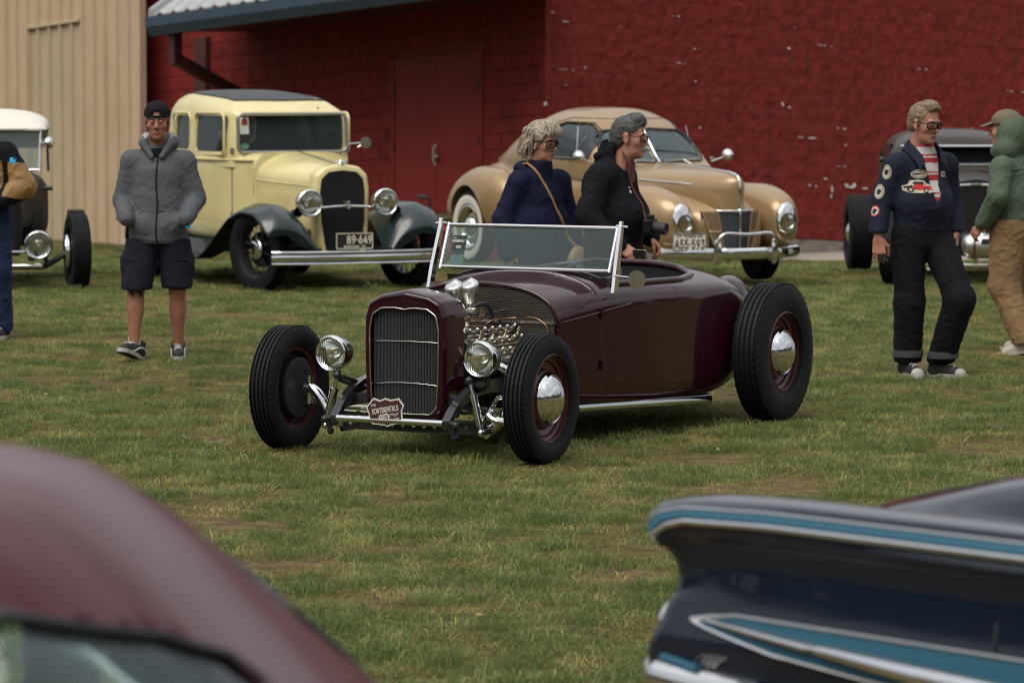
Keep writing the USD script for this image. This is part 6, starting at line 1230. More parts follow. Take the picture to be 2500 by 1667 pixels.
def shoe(par, an, toe, style='skate', upper='shoe_black', sole='shoe_sole', pitch=None):
    """ankle and toe points; built in a local frame with x along the foot, the sole's underside at z = 0"""
    an, toe = np.asarray(an, float), np.asarray(toe, float); L = .285; d = toe - an; base = V(an[0], an[1], 0); xd = unit(V(d[0], d[1], 0)); up = V(0, 0, 1)
    if pitch: xd = unit(xd * math.cos(pitch) + V(0, 0, math.sin(pitch))); up = unit(V(0, 0, 1) - xd * xd[2]); base = an - V(0, 0, .085) if True else base
    R = np.stack([xd, np.cross(up, xd), up], 1)
    S_ = Polygon([(-.085, -.032), (-.095, 0), (-.085, .032), (0, .038), (.10, .050), (.165, .046), (.195, .018), (.195, -.014), (.165, -.040), (.10, -.045), (0, -.035)]).buffer(-.012).buffer(.012, 6)
    f = Field((-.12, -.075, -.01), (.22, .075, .16), .0055)
    f.cap((-.045, 0, .045), (.13, 0, .034), .040, .036, .03, side=(0, 1, 0), flat=.9); f.cap((-.035, 0, .05), (-.03, 0, .125), .045, .046, .03); f.cap((.0, 0, .075), (.09, 0, .045), .035, .03, .03); f.cap((-.03, 0, .11), (-.03, 0, .16), .034, .036, .0, op='cut')
    f.half((0, 0, .018), (0, 0, -1)); f.half((-.03, 0, .118), (-.15, 0, 1))
    T = lambda m: xf(m, R, base)
    sp_ = put('shoe', T(f.mesh(1)), upper, par, 60); put('sole', T(ext(S_, .026, (0, 0, 0), (1, 0, 0), (0, 1, 0))), sole, sp_, 40)
    put('outsole', T(ext(S_.buffer(-.004), .006, (0, 0, -.003), (1, 0, 0), (0, 1, 0))), 'shoe_sole_dark', sp_, 40)
    up_m = f.mesh(1)
    lc = [tube(drape(up_m, np.array([(x, y, .3) for y in np.linspace(-.022, .022, 6)]) + V(0, 0, 0) * 0 + np.array([(.012 * (1 if i % 2 else -1) * y / .022, 0, 0) for y in np.linspace(-1, 1, 6)]) * .022, (0, 0, -1), .002), .0034, 5) for i, x in enumerate(np.linspace(.03, .105, 5))]
    put('laces', T(cat_(lc)), 'lace_white', sp_, True)
    if style == 'skate':
        for s in (-1, 1):
            q = drape(up_m, np.array([(x, s * .3, z) for x, z in zip(np.linspace(-.07, .085, 12), .045 + .022 * np.sin(np.linspace(0, 2.6 * PI / 2, 12)))]), (0, -s, 0), .001)
            if len(q) > 3: put('side_stripe', T(tube(q, .0055, 6)), 'lace_white', sp_, True)
    if style == 'canvas':
        tc_ = Field((.1, -.07, 0), (.22, .07, .08), .0055); tc_.cap((.145, 0, .030), (.152, 0, .028), .040, .040, .01, side=(0, 1, 0), flat=.85); tc_.half((0, 0, .012), (0, 0, -1)); tc_.half((.132, 0, 0), (-1, 0, 0)); put('toe_cap', T(tc_.mesh(1)), 'shoe_sole', sp_, 60)
    return sp_
def garment(lo, hi, h=.0095): return Field(lo, hi, h)
def joints(**k): return {a: np.asarray(b, float) for a, b in k.items()}
def locof(J): return (np.min([v for k, v in J.items() if k != 'head_R'], 0) - .22, np.max([v for k, v in J.items() if k != 'head_R'], 0) + .24)
def sleeve(f, J, s, r=(.078, .066, .052), k=.04, end=.0):
    e = J['wr_' + s] + unit(J['wr_' + s] - J['el_' + s]) * end
    k = .045; r = [r[0] * .80, r[1] * .88, r[2] * .92]; f.cap(J['sh_' + s] + V(0, 0, -.025), J['el_' + s], r[0], r[1], k); f.cap(J['el_' + s], e, r[1] * .97, r[2], .015)
def torso(f, J, hem, a=(.205, .20, .215), fl=.66, k=.032):
    a = [q - .022 for q in a]; sd = J['sh_l'] - J['sh_r']; f.cap(hem, J['pelvis'] * .5 + J['chest'] * .5, a[0], a[1], k, side=sd, flat=fl); f.cap(J['pelvis'] * .5 + J['chest'] * .5, J['chest'], a[1], a[2] * .9, k, side=sd, flat=fl)
    [f.cap(J['neck'] + V(-.01, 0, -.085), J['sh_' + q] + V(0, 0, -.028), .075, .062, .05) for q in 'lr']; f.cap(J['chest'], J['neck'], .13, .065, .05, side=sd, flat=.72)
def legs(f, J, r=(.115, .105, .085, .075), k=.05, end=1.0):
    m_ = (J['hip_l'] + J['hip_r']) / 2; f.cap(m_ + V(0, 0, -.02), m_ + V(0, 0, .14), .172, .165, k, side=J['hip_l'] - J['hip_r'], flat=.74)
    for s in ('l', 'r'):
        f.cap(J['hip_' + s], J['kn_' + s], r[0], r[1], k)
        if len(r) > 2: f.cap(J['kn_' + s], J['kn_' + s] + (J['an_' + s] - J['kn_' + s]) * end, r[2] * 1.05, r[3], .03)
# ================================================================ man in the grey hooded top
def hoodie_man():
    p = thing('person', 'person in a grey hooded top, navy shorts and backwards black cap, hands in pockets', 'person', (-2.33, 25.3, 0), -PI / 2 - .02)
    J = joints(pelvis=(0, 0, .86), chest=(.0, 0, 1.22), neck=(-.01, 0, 1.42), head=(.028, .0, 1.565), head_R=rotm(.05, .06, 0), sh_l=(-.01, .178, 1.335), sh_r=(-.01, -.178, 1.335), el_l=(-.03, .248, 1.06), el_r=(-.03, -.238, 1.05), wr_l=(.115, .205, .955), wr_r=(.115, -.20, .955),
               hip_l=(0, .095, .84), hip_r=(0, -.095, .84), kn_l=(.02, .125, .45), kn_r=(.10, -.14, .455), an_l=(-.04, .120, .085), an_r=(.13, -.150, .105), toe_l=(.12, .135, .03), toe_r=(.27, -.215, .06))
    hm = xf(hand_mesh(.5), None, (0, 0, 0), .95); hands = [(hm if s == 'r' else mirror(hm), basis(V(-.05, (-.75 if s == 'l' else .75), -.35), V(1, 0, .3)), J['wr_' + s]) for s in ('l', 'r')]
    put('body', body_mesh(J, 1., hands, hk=.96), 'skin_tan', p, 60); face(p, J, .96)
    lo, hi = locof(J)
    f = garment(lo, hi); torso(f, J, V(.005, 0, .84), (.208, .192, .205), .76); f.cap((.005, 0, .78), (.005, 0, .86), .178, .182, .03, side=(0, 1, 0), flat=.76)
    for s in ('l', 'r'): sleeve(f, J, s, (.078, .074, .058), end=.035)
    f.ell((.095, .075, .895), (.065, .095, .085), .03); f.ell((.095, -.075, .895), (.065, .095, .085), .03)
    f.half((0, 0, .775), (0, 0, -1))
    ht = wrinkle(f.mesh(2), .007, (16, 16, 15), 2)
    top = put('hooded_top', ht, 'hoodie_grey', p, 60)
    b = garment(lo, hi); b.cap((.005, 0, .76), (.005, 0, .86), .176, .178, .03, side=(0, 1, 0), flat=.76); b.D = np.maximum(b.D - .004, -b.D - .010) if False else b.D - .003; b.half((0, 0, .765), (0, 0, -1)); b.half((0, 0, .825), (0, 0, 1)); put('waistband', b.mesh(2), 'hoodie_grey', top, 60)
    hd = Field((-.25, -.26, 1.25), (.22, .26, 1.60), .0075)
    hd.cap((-.085, -.075, 1.425), (-.085, .075, 1.425), .052, .052, .03)
    for s in (-1, 1): hd.cap((-.085, s * .075, 1.432), (.03, s * .088, 1.425), .046, .032, .03); hd.cap((.03, s * .088, 1.425), (.10, s * .03, 1.335), .032, .016, .02)
    hd.cap((.005, 0, 1.32), (-.015, 0, 1.60), .066, .098, .01, 'cut')
    put('hood', wrinkle(hd.mesh(2), .005, 22, 5), 'hoodie_grey', top, 60)
    li = Field((-.25, -.26, 1.25), (.22, .26, 1.60), .0075)
    for s in (-1, 1): li.cap((-.07, s * .070, 1.450), (.025, s * .080, 1.440), .036, .020, .02)
    li.cap((-.085, -.08, 1.45), (-.085, .08, 1.45), .044, .044, .02); li.cap((.005, 0, 1.30), (-.015, 0, 1.62), .060, .086, .008, 'cut')
    put('hood_lining', li.mesh(2), 'hoodie_lining', top, 60)
    put('undershirt', [rbox((.065, 0, 1.36), (.05, .09, .07), .02)], 'black_cloth', p, 60)
    z = np.linspace(.78, 1.335, 60); q = drape(ht, np.c_[np.full(60, .6), .004 + .004 * np.sin(z * 20), z], (-1, 0, 0), .002); put('zip', tube(q, .0055, 6), 'navy_shorts', top, True)
    for s in (-1, 1): put('pocket_seam', tube(drape(ht, np.array([(.6, s * y, zz) for y, zz in ((.012, .985), (.05, .985), (.095, .985), (.11, .96), (.13, .90), (.145, .83))]), (-1, 0, 0), .001), .004, 5), 'hoodie_grey', top, True)
    put('zip_flap_seam', tube(drape(ht, np.array([(.6, s * .11, zz) for s in (1,) for zz in np.linspace(.80, .80, 2)]), (-1, 0, 0), .001), .002, 5), 'hoodie_grey', top, True) if False else None
    for s in (-1, 1): put('sleeve_cuff', tube([J['wr_l' if s > 0 else 'wr_r'] + unit(J['wr_l' if s > 0 else 'wr_r'] - J['el_l' if s > 0 else 'el_r']) * d_ for d_ in (-.03, .0, .02)], [.060, .058, .056], 20), 'hoodie_grey', top, 60)
    put('wristband', rbox(J['wr_l'] + V(.035, .005, -.062), (.04, .03, .045), .008), 'wrist_cyan', p, 60)
    f = garment(lo, hi); legs(f, J, (.108, .098), .025)
    for s in ('l', 'r'): f.cap(J['hip_' + s], J['kn_' + s] + V(.0, 0, .01), .108, .099, .015); f.ell((J['hip_' + s] * .45 + J['kn_' + s] * .55) + V(0, .09 if s == 'l' else -.09, 0), (.07, .04, .09), .02)
    f.half((0, 0, .475), (-.05, 0, -1)); f.half((0, 0, .80), (0, 0, 1))
    sh = wrinkle(f.mesh(2), .008, (14, 14, 10), 8); stt = put('shorts', sh, 'navy_shorts', p, 60)
    for s in (-1, 1): put('cargo_flap', tube(drape(sh, np.array([(.6, s * y, .66) for y in (.12, .15, .18, .20)]), (-1, 0, 0), .0), .006, 6), 'navy_shorts', stt, True)
    shoe(p, J['an_l'] + V(-.0, 0, 0), J['toe_l']); shoe(p, J['an_r'], J['toe_r'] , pitch=.28)
    put('sock', bar(J['an_r'] + V(-.01, 0, .0), J['an_r'] + V(-.02, .0, .055), .042, 14), 'sock_white', p, 60)
    # cap worn backwards
    c = Field((-.16, -.12, -.02), (.15, .12, .17), .005); c.ell((-.012, 0, .052), (.110, .090, .090), 0); c.half((0, 0, .036), (-.08, 0, -1)); c.ell((.115, 0, .060), (.05, .038, .024), .004, 'cut')
    cp = put('cap', xf(c.mesh(1), J['head_R'], J['head'], .98), 'black_cloth', p, 60)
    put('cap_strap', xf(tube([V(.100 * math.cos(a) - .008, .086 * math.sin(a), .042) for a in np.linspace(-1.2, 1.2, 14)], .009, 6, sy=.6), J['head_R'], J['head'], .98), 'black_cloth', cp, True)
    put('cap_peak', xf(loft([[V(-.11 - d_, y, .048 - .02 * d_ / .07 - .3 * y * y * 4) for y in np.linspace(-.07 * k_, .07 * k_, 7)] + [V(-.11 - d_, y, .042 - .02 * d_ / .07 - .3 * y * y * 4) for y in np.linspace(.07 * k_, -.07 * k_, 7)] for d_, k_ in ((-.03, 1.), (.02, .95), (.05, .8), (.07, .5))]), J['head_R'], J['head'], .98), 'black_cloth', cp, 60)
hoodie_man()
# ================================================================ woman behind the roadster
def woman():
    p = thing('person', 'person with shoulder length blonde grey hair, black glasses and a navy rain jacket', 'person', (.17, 24.0, 0), -PI / 2 + .62)
    J = joints(pelvis=(0, 0, .80), chest=(.0, 0, 1.12), neck=(-.01, 0, 1.31), head=(.035, .0, 1.452), head_R=rotm(.28, .12, 0), sh_l=(0, .158, 1.235), sh_r=(0, -.158, 1.235), el_l=(-.03, .24, .98), el_r=(-.04, -.25, .98), wr_l=(.04, .25, .77), wr_r=(.03, -.265, .765),
               hip_l=(0, .09, .78), hip_r=(0, -.09, .78), kn_l=(.02, .10, .42), kn_r=(.02, -.10, .42), an_l=(-.02, .10, .08), an_r=(-.02, -.10, .08), toe_l=(.13, .12, .03), toe_r=(.13, -.12, .03))
    hm = hand_mesh(1.05, .02, .9, .92); hands = [(hm if s == 'r' else mirror(hm), basis(V(.12, 0, -1), V(.3, 1 if s == 'l' else -1, 0)), J['wr_' + s]) for s in ('l', 'r')]
    put('body', body_mesh(J, .95, hands, hk=.93), 'skin', p, 60); face(p, J, .93); glasses(p, J, .93, .0042, .058, .048)
    lo, hi = locof(J)
    f = garment(lo, hi); torso(f, J, V(0, 0, .72), (.215, .195, .19), .70); f.cap((0, 0, .66), (0, 0, .95), .25, .20, .04, side=(0, 1, 0), flat=.70)
    for s in ('l', 'r'): sleeve(f, J, s, (.078, .078, .070), .05, -.01)
    f.half((0, 0, .60), (0, 0, -1)); f.cap((.0, 0, 1.27), (.015, 0, 1.335), .080, .072, .02); f.half((0, 0, 1.345), (.1, 0, 1))
    jm = wrinkle(f.mesh(2), .009, (13, 13, 8), 12); jk = put('rain_jacket', jm, 'rain_navy', p, 60)
    hd = Field((-.26, -.22, 1.1), (.2, .22, 1.4), .008); hd.cap((-.07, -.08, 1.285), (-.07, .08, 1.285), .055, .055, .03); hd.cap((-.07, -.08, 1.28), (-.01, -.085, 1.27), .045, .025, .02); hd.cap((-.07, .08, 1.28), (-.01, .085, 1.27), .045, .025, .02); hd.cap((.01, 0, 1.2), (.01, 0, 1.42), .068, .075, .01, 'cut')
    put('hood', wrinkle(hd.mesh(2), .006, 18, 3), 'rain_navy', jk, 60)
    put('front_flap', tube(drape(jm, np.c_[np.full(40, .8), np.full(40, .012), np.linspace(.62, 1.32, 40)], (-1, 0, 0), .001), .006, 6), 'rain_navy', jk, True)
    f = garment(lo, hi); legs(f, J, (.10, .085, .075, .065), .04); f.half((0, 0, .06), (0, 0, -1)); f.half((0, 0, .9), (0, 0, 1)); put('trousers', f.mesh(2), 'denim_black', p, 60)
    for s in ('l', 'r'): shoe(p, J['an_' + s], J['toe_' + s], 'plain')
    put('wristband', bar(J['wr_r'] + V(0, 0, .02), J['wr_r'] + V(.004, 0, -.005), .034, 16), 'wrist_cyan', p, 60)
    # hair: crown, fringe, locks to the collar
    hair_cap(J, 'hair_blonde', p, .95, .050, -.035, -.10, .018, .007, 4, .97, .006)
    rg = np.random.default_rng(5); L = []
    for i in range(90):
        a = rg.uniform(1.75, 4.55) if i < 76 else rg.choice([rg.uniform(1.4, 1.75), rg.uniform(4.55, 4.9)])
        st = V(-.02 + .10 * math.cos(a) * -1 * -1, .088 * math.sin(a), rg.uniform(.03, .10)); r0 = rg.uniform(.95, 1.15); dn = rg.uniform(.08, .17); sw = rg.uniform(-.015, .015)
        P = [st, st * V(1.12, 1.12, 1) + V(-.005, 0, -.05), V(st[0] * 1.1 - .012 + sw, st[1] * r0 * 1.02 + sw, st[2] - dn * .65), V(st[0] * .95 - .02 - sw, st[1] * .9 - sw, st[2] - dn)]
        L.append(tube(smoothpath(P, 9), np.array([.004, .007, .008, .008, .008, .007, .006, .004, .001]) * rg.uniform(.7, 1.15), 5))
    for i in range(26):
        y = rg.uniform(-.065, .06); L.append(tube(smoothpath([(.02, y * .5, .145), (.085, y * .9, .115), (.106, y * 1.15, .075), (.100, y * 1.35, .040)], 9), np.array([.003, .006, .007, .007, .007, .006, .005, .003, .001]), 5))
    put('hair_locks', xf(cat_(L), J['head_R'], J['head'], .95), 'hair_blonde', p, True)
    D_ = [tube(smoothpath([J['head'] + V(-.06, .02 * k, -.10), J['head'] + V(-.10, .03 * k, -.15), J['head'] + V(-.11, .03 * k - .02, -.22), J['head'] + V(-.10, .025 * k - .03, -.29)], 10), np.linspace(.016, .003, 10), 6) for k in np.linspace(-1.5, 1.5, 8)]
    put('ponytail', D_, 'brow_hair', p, True)
    put('earring', trimesh.creation.icosphere(1, .006).apply_translation(J['head'] + J['head_R'] @ V(.003, -.080, -.035)), 'eye_white', p, True)
    # shoulder bag: a thing of its own
    W = lambda q: V(*q)
    bg = thing('shoulder_bag', 'tan leather shoulder bag on a thin strap across the navy rain jacket', 'bag', (.17, 24.0, 0), -PI / 2 + .62)
    pts = np.array([(.8, y, z) for y, z in zip(np.linspace(-.075, .13, 22), np.linspace(1.29, .86, 22))]); q = drape(jm, pts, (-1, 0, 0), .004)
    q = np.vstack([[(-.06, -.10, 1.31)], [(.0, -.095, 1.325)], q, [(.175, .165, .80)]])
    put('strap', tube(q, .0085, 6), 'tan_leather', bg, True)
    f = Field((.06, .02, .54), (.30, .34, .86), .006); f.ell((.175, .175, .685), (.048, .085, .125), 0); put('pouch', f.mesh(2), 'bag_tan', bg, 60)
    put('flap', tube(smoothpath([(.215, .11, .74), (.232, .15, .665), (.232, .20, .64), (.213, .245, .70)], 14), .0055, 6), 'tan_leather', bg, True); put('clasp', trimesh.creation.icosphere(1, .009).apply_translation((.228, .215, .70)), 'latch_metal', bg, True)
woman()
# ================================================================ man with the camera
def camera_man():
    p = thing('person', 'person with short grey hair and wire glasses in a black rain jacket seen in profile', 'person', (.63, 23.75, 0), -.42)
    J = joints(pelvis=(-.02, 0, .84), chest=(-.01, 0, 1.17), neck=(.045, 0, 1.355), head=(.105, .0, 1.487), head_R=rotm(.12, .10, 0), sh_l=(-.01, .175, 1.275), sh_r=(-.01, -.175, 1.275), el_l=(-.02, .29, 1.02), el_r=(-.06, -.285, 1.01), wr_l=(.16, .22, .86), wr_r=(.13, -.245, .83),
               hip_l=(-.02, .095, .82), hip_r=(-.02, -.095, .82), kn_l=(.02, .11, .45), kn_r=(.02, -.11, .45), an_l=(-.04, .11, .085), an_r=(-.04, -.11, .085), toe_l=(.13, .13, .03), toe_r=(.13, -.13, .03))
    hm = hand_mesh(.85, .03, .6); hands = [(hm, basis(V(.9, .15, -.5), V(.45, -.7, .6)), J['wr_r']), (mirror(hm), basis(V(.6, -.1, -.8), V(.6, .6, .4)), J['wr_l'])]
    put('body', body_mesh(J, 1.03, hands, hk=1.0), 'skin', p, 60); face(p, J, 1.0); glasses(p, J, 1.0, .0030, .050, .034)
    hair_cap(J, 'hair_grey', p, 1.0, .060, -.002, -.07, .005, .005, 9, 1.03, .008)
    lo, hi = locof(J)
    f = garment(lo, hi); torso(f, J, V(0, 0, .78), (.235, .225, .225), .82)
    f.ell((.06, 0, 1.0), (.16, .19, .17), .05); f.ell((-.06, 0, 1.18), (.13, .2, .16), .05)
    for s in ('l', 'r'): sleeve(f, J, s, (.098, .088, .066), .05, -.01)
    f.half((0, 0, .735), (0, 0, -1))
    f.cap((-.02, 0, 1.33), (-.0, 0, 1.41), .098, .092, .03); f.cap((.07, 0, 1.34), (.10, 0, 1.45), .080, .085, .02, 'cut'); f.cap((.02, 0, 1.39), (.02, 0, 1.47), .068, .074, .01, 'cut'); f.cap((.17, -.005, 1.10), (.12, 0, 1.36), .022, .05, .02, 'cut')
    jm = wrinkle(f.mesh(2), .011, (14, 14, 11), 21); jk = put('rain_jacket', jm, 'rain_black', p, 60)
    put('collar_flap', (xf(rbox((0, 0, 0), (.11, .19, .05), .022), rotm(0, -.45), (-.055, 0, 1.385))), 'rain_black', jk, 60)
    put('shirt', [rbox((.10, -.0, 1.28), (.06, .10, .16), .025)], 'shirt_maroon', p, 60)
    put('jacket_logo', decal(jm, Point(-.004, .012).buffer(.010).union(rrect(.018, .010, .001, 0, -.012)), V(.2, -.10, 1.17), V(-.4, -1, 0), V(-1, .35, 0), .002, .006), 'eye_white', jk, False)
    f = garment(lo, hi); legs(f, J, (.115, .098, .088, .078), .04); f.half((0, 0, .06), (0, 0, -1)); f.half((0, 0, .92), (0, 0, 1)); put('trousers', f.mesh(2), 'denim_black', p, 60)
    for s in ('l', 'r'): shoe(p, J['an_' + s], J['toe_' + s], 'plain')
    cm = thing('camera', 'black camera on a brown neck strap worn by the person in the black jacket', 'camera', (.63, 23.75, 0), -.42)
    put('camera_body', [rbox((.265, -.06, .945), (.055, .13, .09), .012), rbox((.265, -.06, 1.0), (.05, .05, .035), .01)], 'glasses_black', cm, 40)
    put('lens', [lathe([(0, .0), (.036, .0), (.036, .05), (.039, .055), (.039, .085), (.034, .088), (.030, .085), (0, .075)], (.29, -.06, .94), (1, -.05, -.12), 28)], 'black_rubber', cm, 40)
    q = drape(jm, np.array([(.8, y, z) for y, z in zip(np.linspace(-.055, -.04, 14), np.linspace(1.25, 1.02, 14))]), (-1, 0, 0), .006)
    put('strap', [tube(np.vstack([[(.085, -.075, 1.40)], [(.135, -.07, 1.33)], q[:5]]), .016, 8, sy=.3), tube(np.vstack([q[4:], [(.255, -.10, .99)]]), .006, 6)], 'shirt_maroon', cm, True)
    ph = thing('phone', 'small dark phone in the hand of the person in the black jacket', 'phone', (.63, 23.75, 0), -.42)
    put('phone_case', rbox((.245, -.225, .775), (.13, .012, .07), .005), 'phone_black', ph, 40); put('phone_edge', tube(np.array([V(.245 + a, -.232, .775 + b) for a, b in resample(rrect(.125, .065, .01), 30)]), .0018, 5, closed=True), 'frame_grey', ph, True)
camera_man()
# ================================================================ man in the patched navy jacket
def jacket_man():
    loc, rz = (2.545, 23.85, 0), -PI / 2 + .42
    p = thing('person', 'person in a navy work jacket with round patches, striped shirt and rolled black jeans', 'person', loc, rz)
    J = joints(pelvis=(0, 0, .92), chest=(-.01, 0, 1.25), neck=(.0, 0, 1.435), head=(.045, -.01, 1.572), head_R=rotm(.30, .16, .0), sh_l=(-.01, .180, 1.345), sh_r=(-.01, -.180, 1.345), el_l=(-.07, .25, 1.09), el_r=(-.05, -.265, 1.09), wr_l=(.03, .23, .90), wr_r=(.01, -.315, .865),
               hip_l=(0, .095, .88), hip_r=(0, -.095, .88), kn_l=(.26, .125, .49), kn_r=(.02, -.095, .47), an_l=(.10, .085, .09), an_r=(-.03, -.075, .09), toe_l=(.25, .15, .03), toe_r=(.11, -.09, .03))
    hm = hand_mesh(.62, .05, .5, 1.0); hands = [(hm, basis(V(.12, .03, -1), V(.75, -.65, 0)), J['wr_r']), (mirror(hm), basis(V(.1, -.2, -1), V(.2, 1, 0)), J['wr_l'])]
    put('body', body_mesh(J, 1.02, hands, hk=.98), 'skin', p, 60); face(p, J, .98, 'hair_sandy'); glasses(p, J, .98, .0047, .057, .038)
    hair_cap(J, 'hair_sandy', p, .98, .085, .006, -.06, .004, .006, 31, 1.02, .006)
    lo, hi = locof(J)
    f = garment(lo, hi); torso(f, J, V(0, 0, .95), (.205, .212, .212), .74); f.ell((.045, 0, 1.08), (.128, .17, .14), .05)
    for s in ('l', 'r'): sleeve(f, J, s, (.082, .080, .062), .045, -.005)
    f.half((0, 0, .90), (0, 0, -1)); f.cap((.05, .012, 1.47), (.165, .022, 1.11), .060, .020, .010, 'cut'); f.cap((.13, .012, 1.42), (.25, .022, 1.11), .060, .034, .008, 'cut')
    f.cap((.01, 0, 1.40), (.03, 0, 1.5), .062, .085, .01, 'cut')
    jm = wrinkle(f.mesh(2), .007, (15, 15, 10), 41); jk = put('work_jacket', jm, 'work_navy', p, 60)
    col = []
    for s in (-1, 1): col.append(loft([[V(x, s * y, z) + o for o in (V(0, 0, 0), V(.01, s * .008, .006), V(.012, s * .045, -.045), V(.004, s * .04, -.052))] for x, y, z in ((-.085, .02, 1.46), (-.06, .07, 1.462), (.0, .085, 1.452), (.06, .078, 1.42), (.115, .06, 1.37), (.135, .055, 1.335))]))
    put('collar', col, 'work_navy', jk, 50)
    b = garment(lo, hi); torso(b, J, V(0, 0, .95), (.207, .214, .214), .74); b.half((0, 0, .895), (0, 0, -1)); b.half((0, 0, .95), (0, 0, 1)); put('waistband', b.mesh(2), 'work_navy', jk, 60)
    put('zip_pull', [rbox((.185, .022, 1.135), (.008, .008, .03), .002)], 'latch_metal', jk, 40)
    put('jacket_placket', tube(drape(jm, np.c_[np.full(20, .8), np.full(20, .022), np.linspace(.91, 1.12, 20)], (-1, 0, 0), .001), .005, 6), 'work_navy', jk, True)
    # striped shirt
    f = garment(lo, hi); torso(f, J, V(0, 0, .97), (.192, .203, .203), .735); f.ell((.040, 0, 1.08), (.120, .15, .14), .05); f.cap((.0, 0, 1.40), (.012, 0, 1.452), .072, .068, .02); f.half((0, 0, 1.462), (.25, 0, 1)); f.half((.03, 0, 0), (-1, 0, 0)); sm = f.mesh(2)
    cz_ = sm.triangles_center[:, 2]; bands = [1.462, 1.428, 1.385, 1.372, 1.362, 1.330, 1.278, 1.268, 1.258, 1.222, 1.150, 1.138, 1.12, 1.08, .9]
    red = np.zeros(len(cz_), bool)
    for i in range(0, len(bands) - 1, 2): red |= (cz_ < bands[i]) & (cz_ >= bands[i + 1])
    put('striped_shirt', tri(sm.vertices, sm.faces[~red]), 'shirt_white', p, 60); put('shirt_stripes', tri(sm.vertices, sm.faces[red]), 'shirt_red', p, 60)
    # patches
    d0 = V(-1, .38, 0); u0 = V(-.38, -1, 0) * -1 * -1
    def patch(o, d, u, shape, mat, off, par=jk, nm='patch', h=.010): return put(nm, decal(jm, shape, o, u, d, off, h), mat, par, False)
    E_ = lambda a, b, r=0: affinity.rotate(affinity.scale(Point(0, 0).buffer(1, 10), a, b), r)
    ud = V(.38, 1, 0)
    oc = V(.3, -.098, 1.262)
    pt = patch(oc, V(-1, .1, 0), V(.1, 1, 0), E_(.050, .028), 'patch_cream', .003)
    put('patch_print', decal(jm, E_(.044, .022).difference(E_(.040, .0185)).union(LineString([(-.03, 0), (.0, .002)]).buffer(.005)), oc, V(.1, 1, 0), V(-1, .1, 0), .0045, .008), 'patch_black', pt, False); put('patch_print', decal(jm, LineString([(.004, .001), (.03, .003)]).buffer(.005), oc, V(.1, 1, 0), V(-1, .1, 0), .0045, .008), 'tan_leather', pt, False)
    o2 = V(.3, -.104, 1.185); car = Polygon([(-.088, -.022), (-.092, .004), (-.062, .012), (-.05, .036), (.0, .040), (.032, .034), (.04, .016), (.078, .010), (.092, -.008), (.088, -.030), (.05, -.036), (-.06, -.036)]).buffer(.002, 4)
    pt = patch(o2, V(-1, .1, 0), V(.1, 1, 0), car, 'patch_cream', .003)
    put('car_print', decal(jm, Polygon([(-.045, -.018), (-.03, .018), (.03, .018), (.036, .006), (.075, .003), (.082, -.018), (.04, -.022)]), o2, V(.1, 1, 0), V(-1, .1, 0), .0045, .01), 'patch_red', pt, False)
    put('car_print', decal(jm, Polygon([(-.04, .016), (-.032, .031), (.022, .031), (.03, .018)]).union(Point(-.055, -.018).buffer(.017)).union(Point(.032, -.024).buffer(.015)).union(LineString([(-.08, -.004), (-.045, .004)]).buffer(.006)), o2, V(.1, 1, 0), V(-1, .1, 0), .0052, .01), 'patch_black', pt, False)
    put('car_print', decal(jm, Point(-.055, -.018).buffer(.008).union(Point(.032, -.024).buffer(.008)), o2, V(.1, 1, 0), V(-1, .1, 0), .006, .008), 'patch_cream', pt, False)
    ds = V(-.55, .83, 0); us = V(.83, .55, 0)
    for z, m1, r_, cx_, cy_ in ((1.275, 'patch_cream', 1.12, -.021, -.203), (1.155, 'patch_cream', 1.1, -.04, -.243), (1.035, 'patch_red', 1.05, -.035, -.277)):
        o_ = V(cx_, cy_, z) - ds * .3
        e = E_(.030 * r_ * .95, .040 * r_ if m1 != 'patch_red' else .034)
        pt = patch(o_, ds, us, e, m1, .003)
        put('patch_print', decal(jm, e.buffer(-.006).difference(e.buffer(-.009)) if m1 != 'patch_red' else e.buffer(-.007), o_, us, ds, .0045, .008), 'patch_black' if m1 != 'patch_red' else 'patch_cream', pt, False)
        put('patch_print', decal(jm, Polygon([(-.012, -.016), (-.016, .0), (-.006, .018), (.006, .012), (.014, .014), (.012, -.004), (.004, -.006), (.008, -.018)]), o_, us, ds, .006, .008), 'patch_black', pt, False)
    o_ = V(.3, .115, 1.26); pt = patch(o_, V(-1, -.1, 0), V(-.1, 1, 0), rrect(.042, .034, .004), 'patch_cream', .003); put('patch_print', decal(jm, rrect(.032, .006, .001, 0, .006).union(rrect(.026, .006, .001, 0, -.006)), o_, V(-.1, 1, 0), V(-1, -.1, 0), .0045, .008), 'work_navy', pt, False)
    # jeans
    f = garment(lo, hi); legs(f, J, (.108, .092, .086, .078), .03, .94); f.half((0, 0, .96), (0, 0, 1))
    for s in ('l', 'r'): f.cap(J['kn_' + s], J['an_' + s] + V(0, 0, .03), .087, .080, .03)
    f.half((0, 0, .09), (0, 0, -1)); jn = put('jeans', wrinkle(f.mesh(2), .008, (14, 14, 12), 51), 'denim_black', p, 60)
    for s in ('l', 'r'):
        q = unit(J['an_' + s] - J['kn_' + s]); put('turn_up', lathe([(.08, -.004), (.094, 0), (.097, .02), (.096, .04), (.088, .042)], J['an_' + s] - q * .055 + V(0, 0, -.02), -q if False else V(0, 0, 1), 28), 'denim_cuff', jn, 60)
        shoe(p, J['an_' + s], J['toe_' + s], 'canvas', pitch=.0 if s == 'r' else None)
    sg = thing('sunglasses', 'folded dark sunglasses hanging from the hand beside black jeans', 'sunglasses', loc, rz)
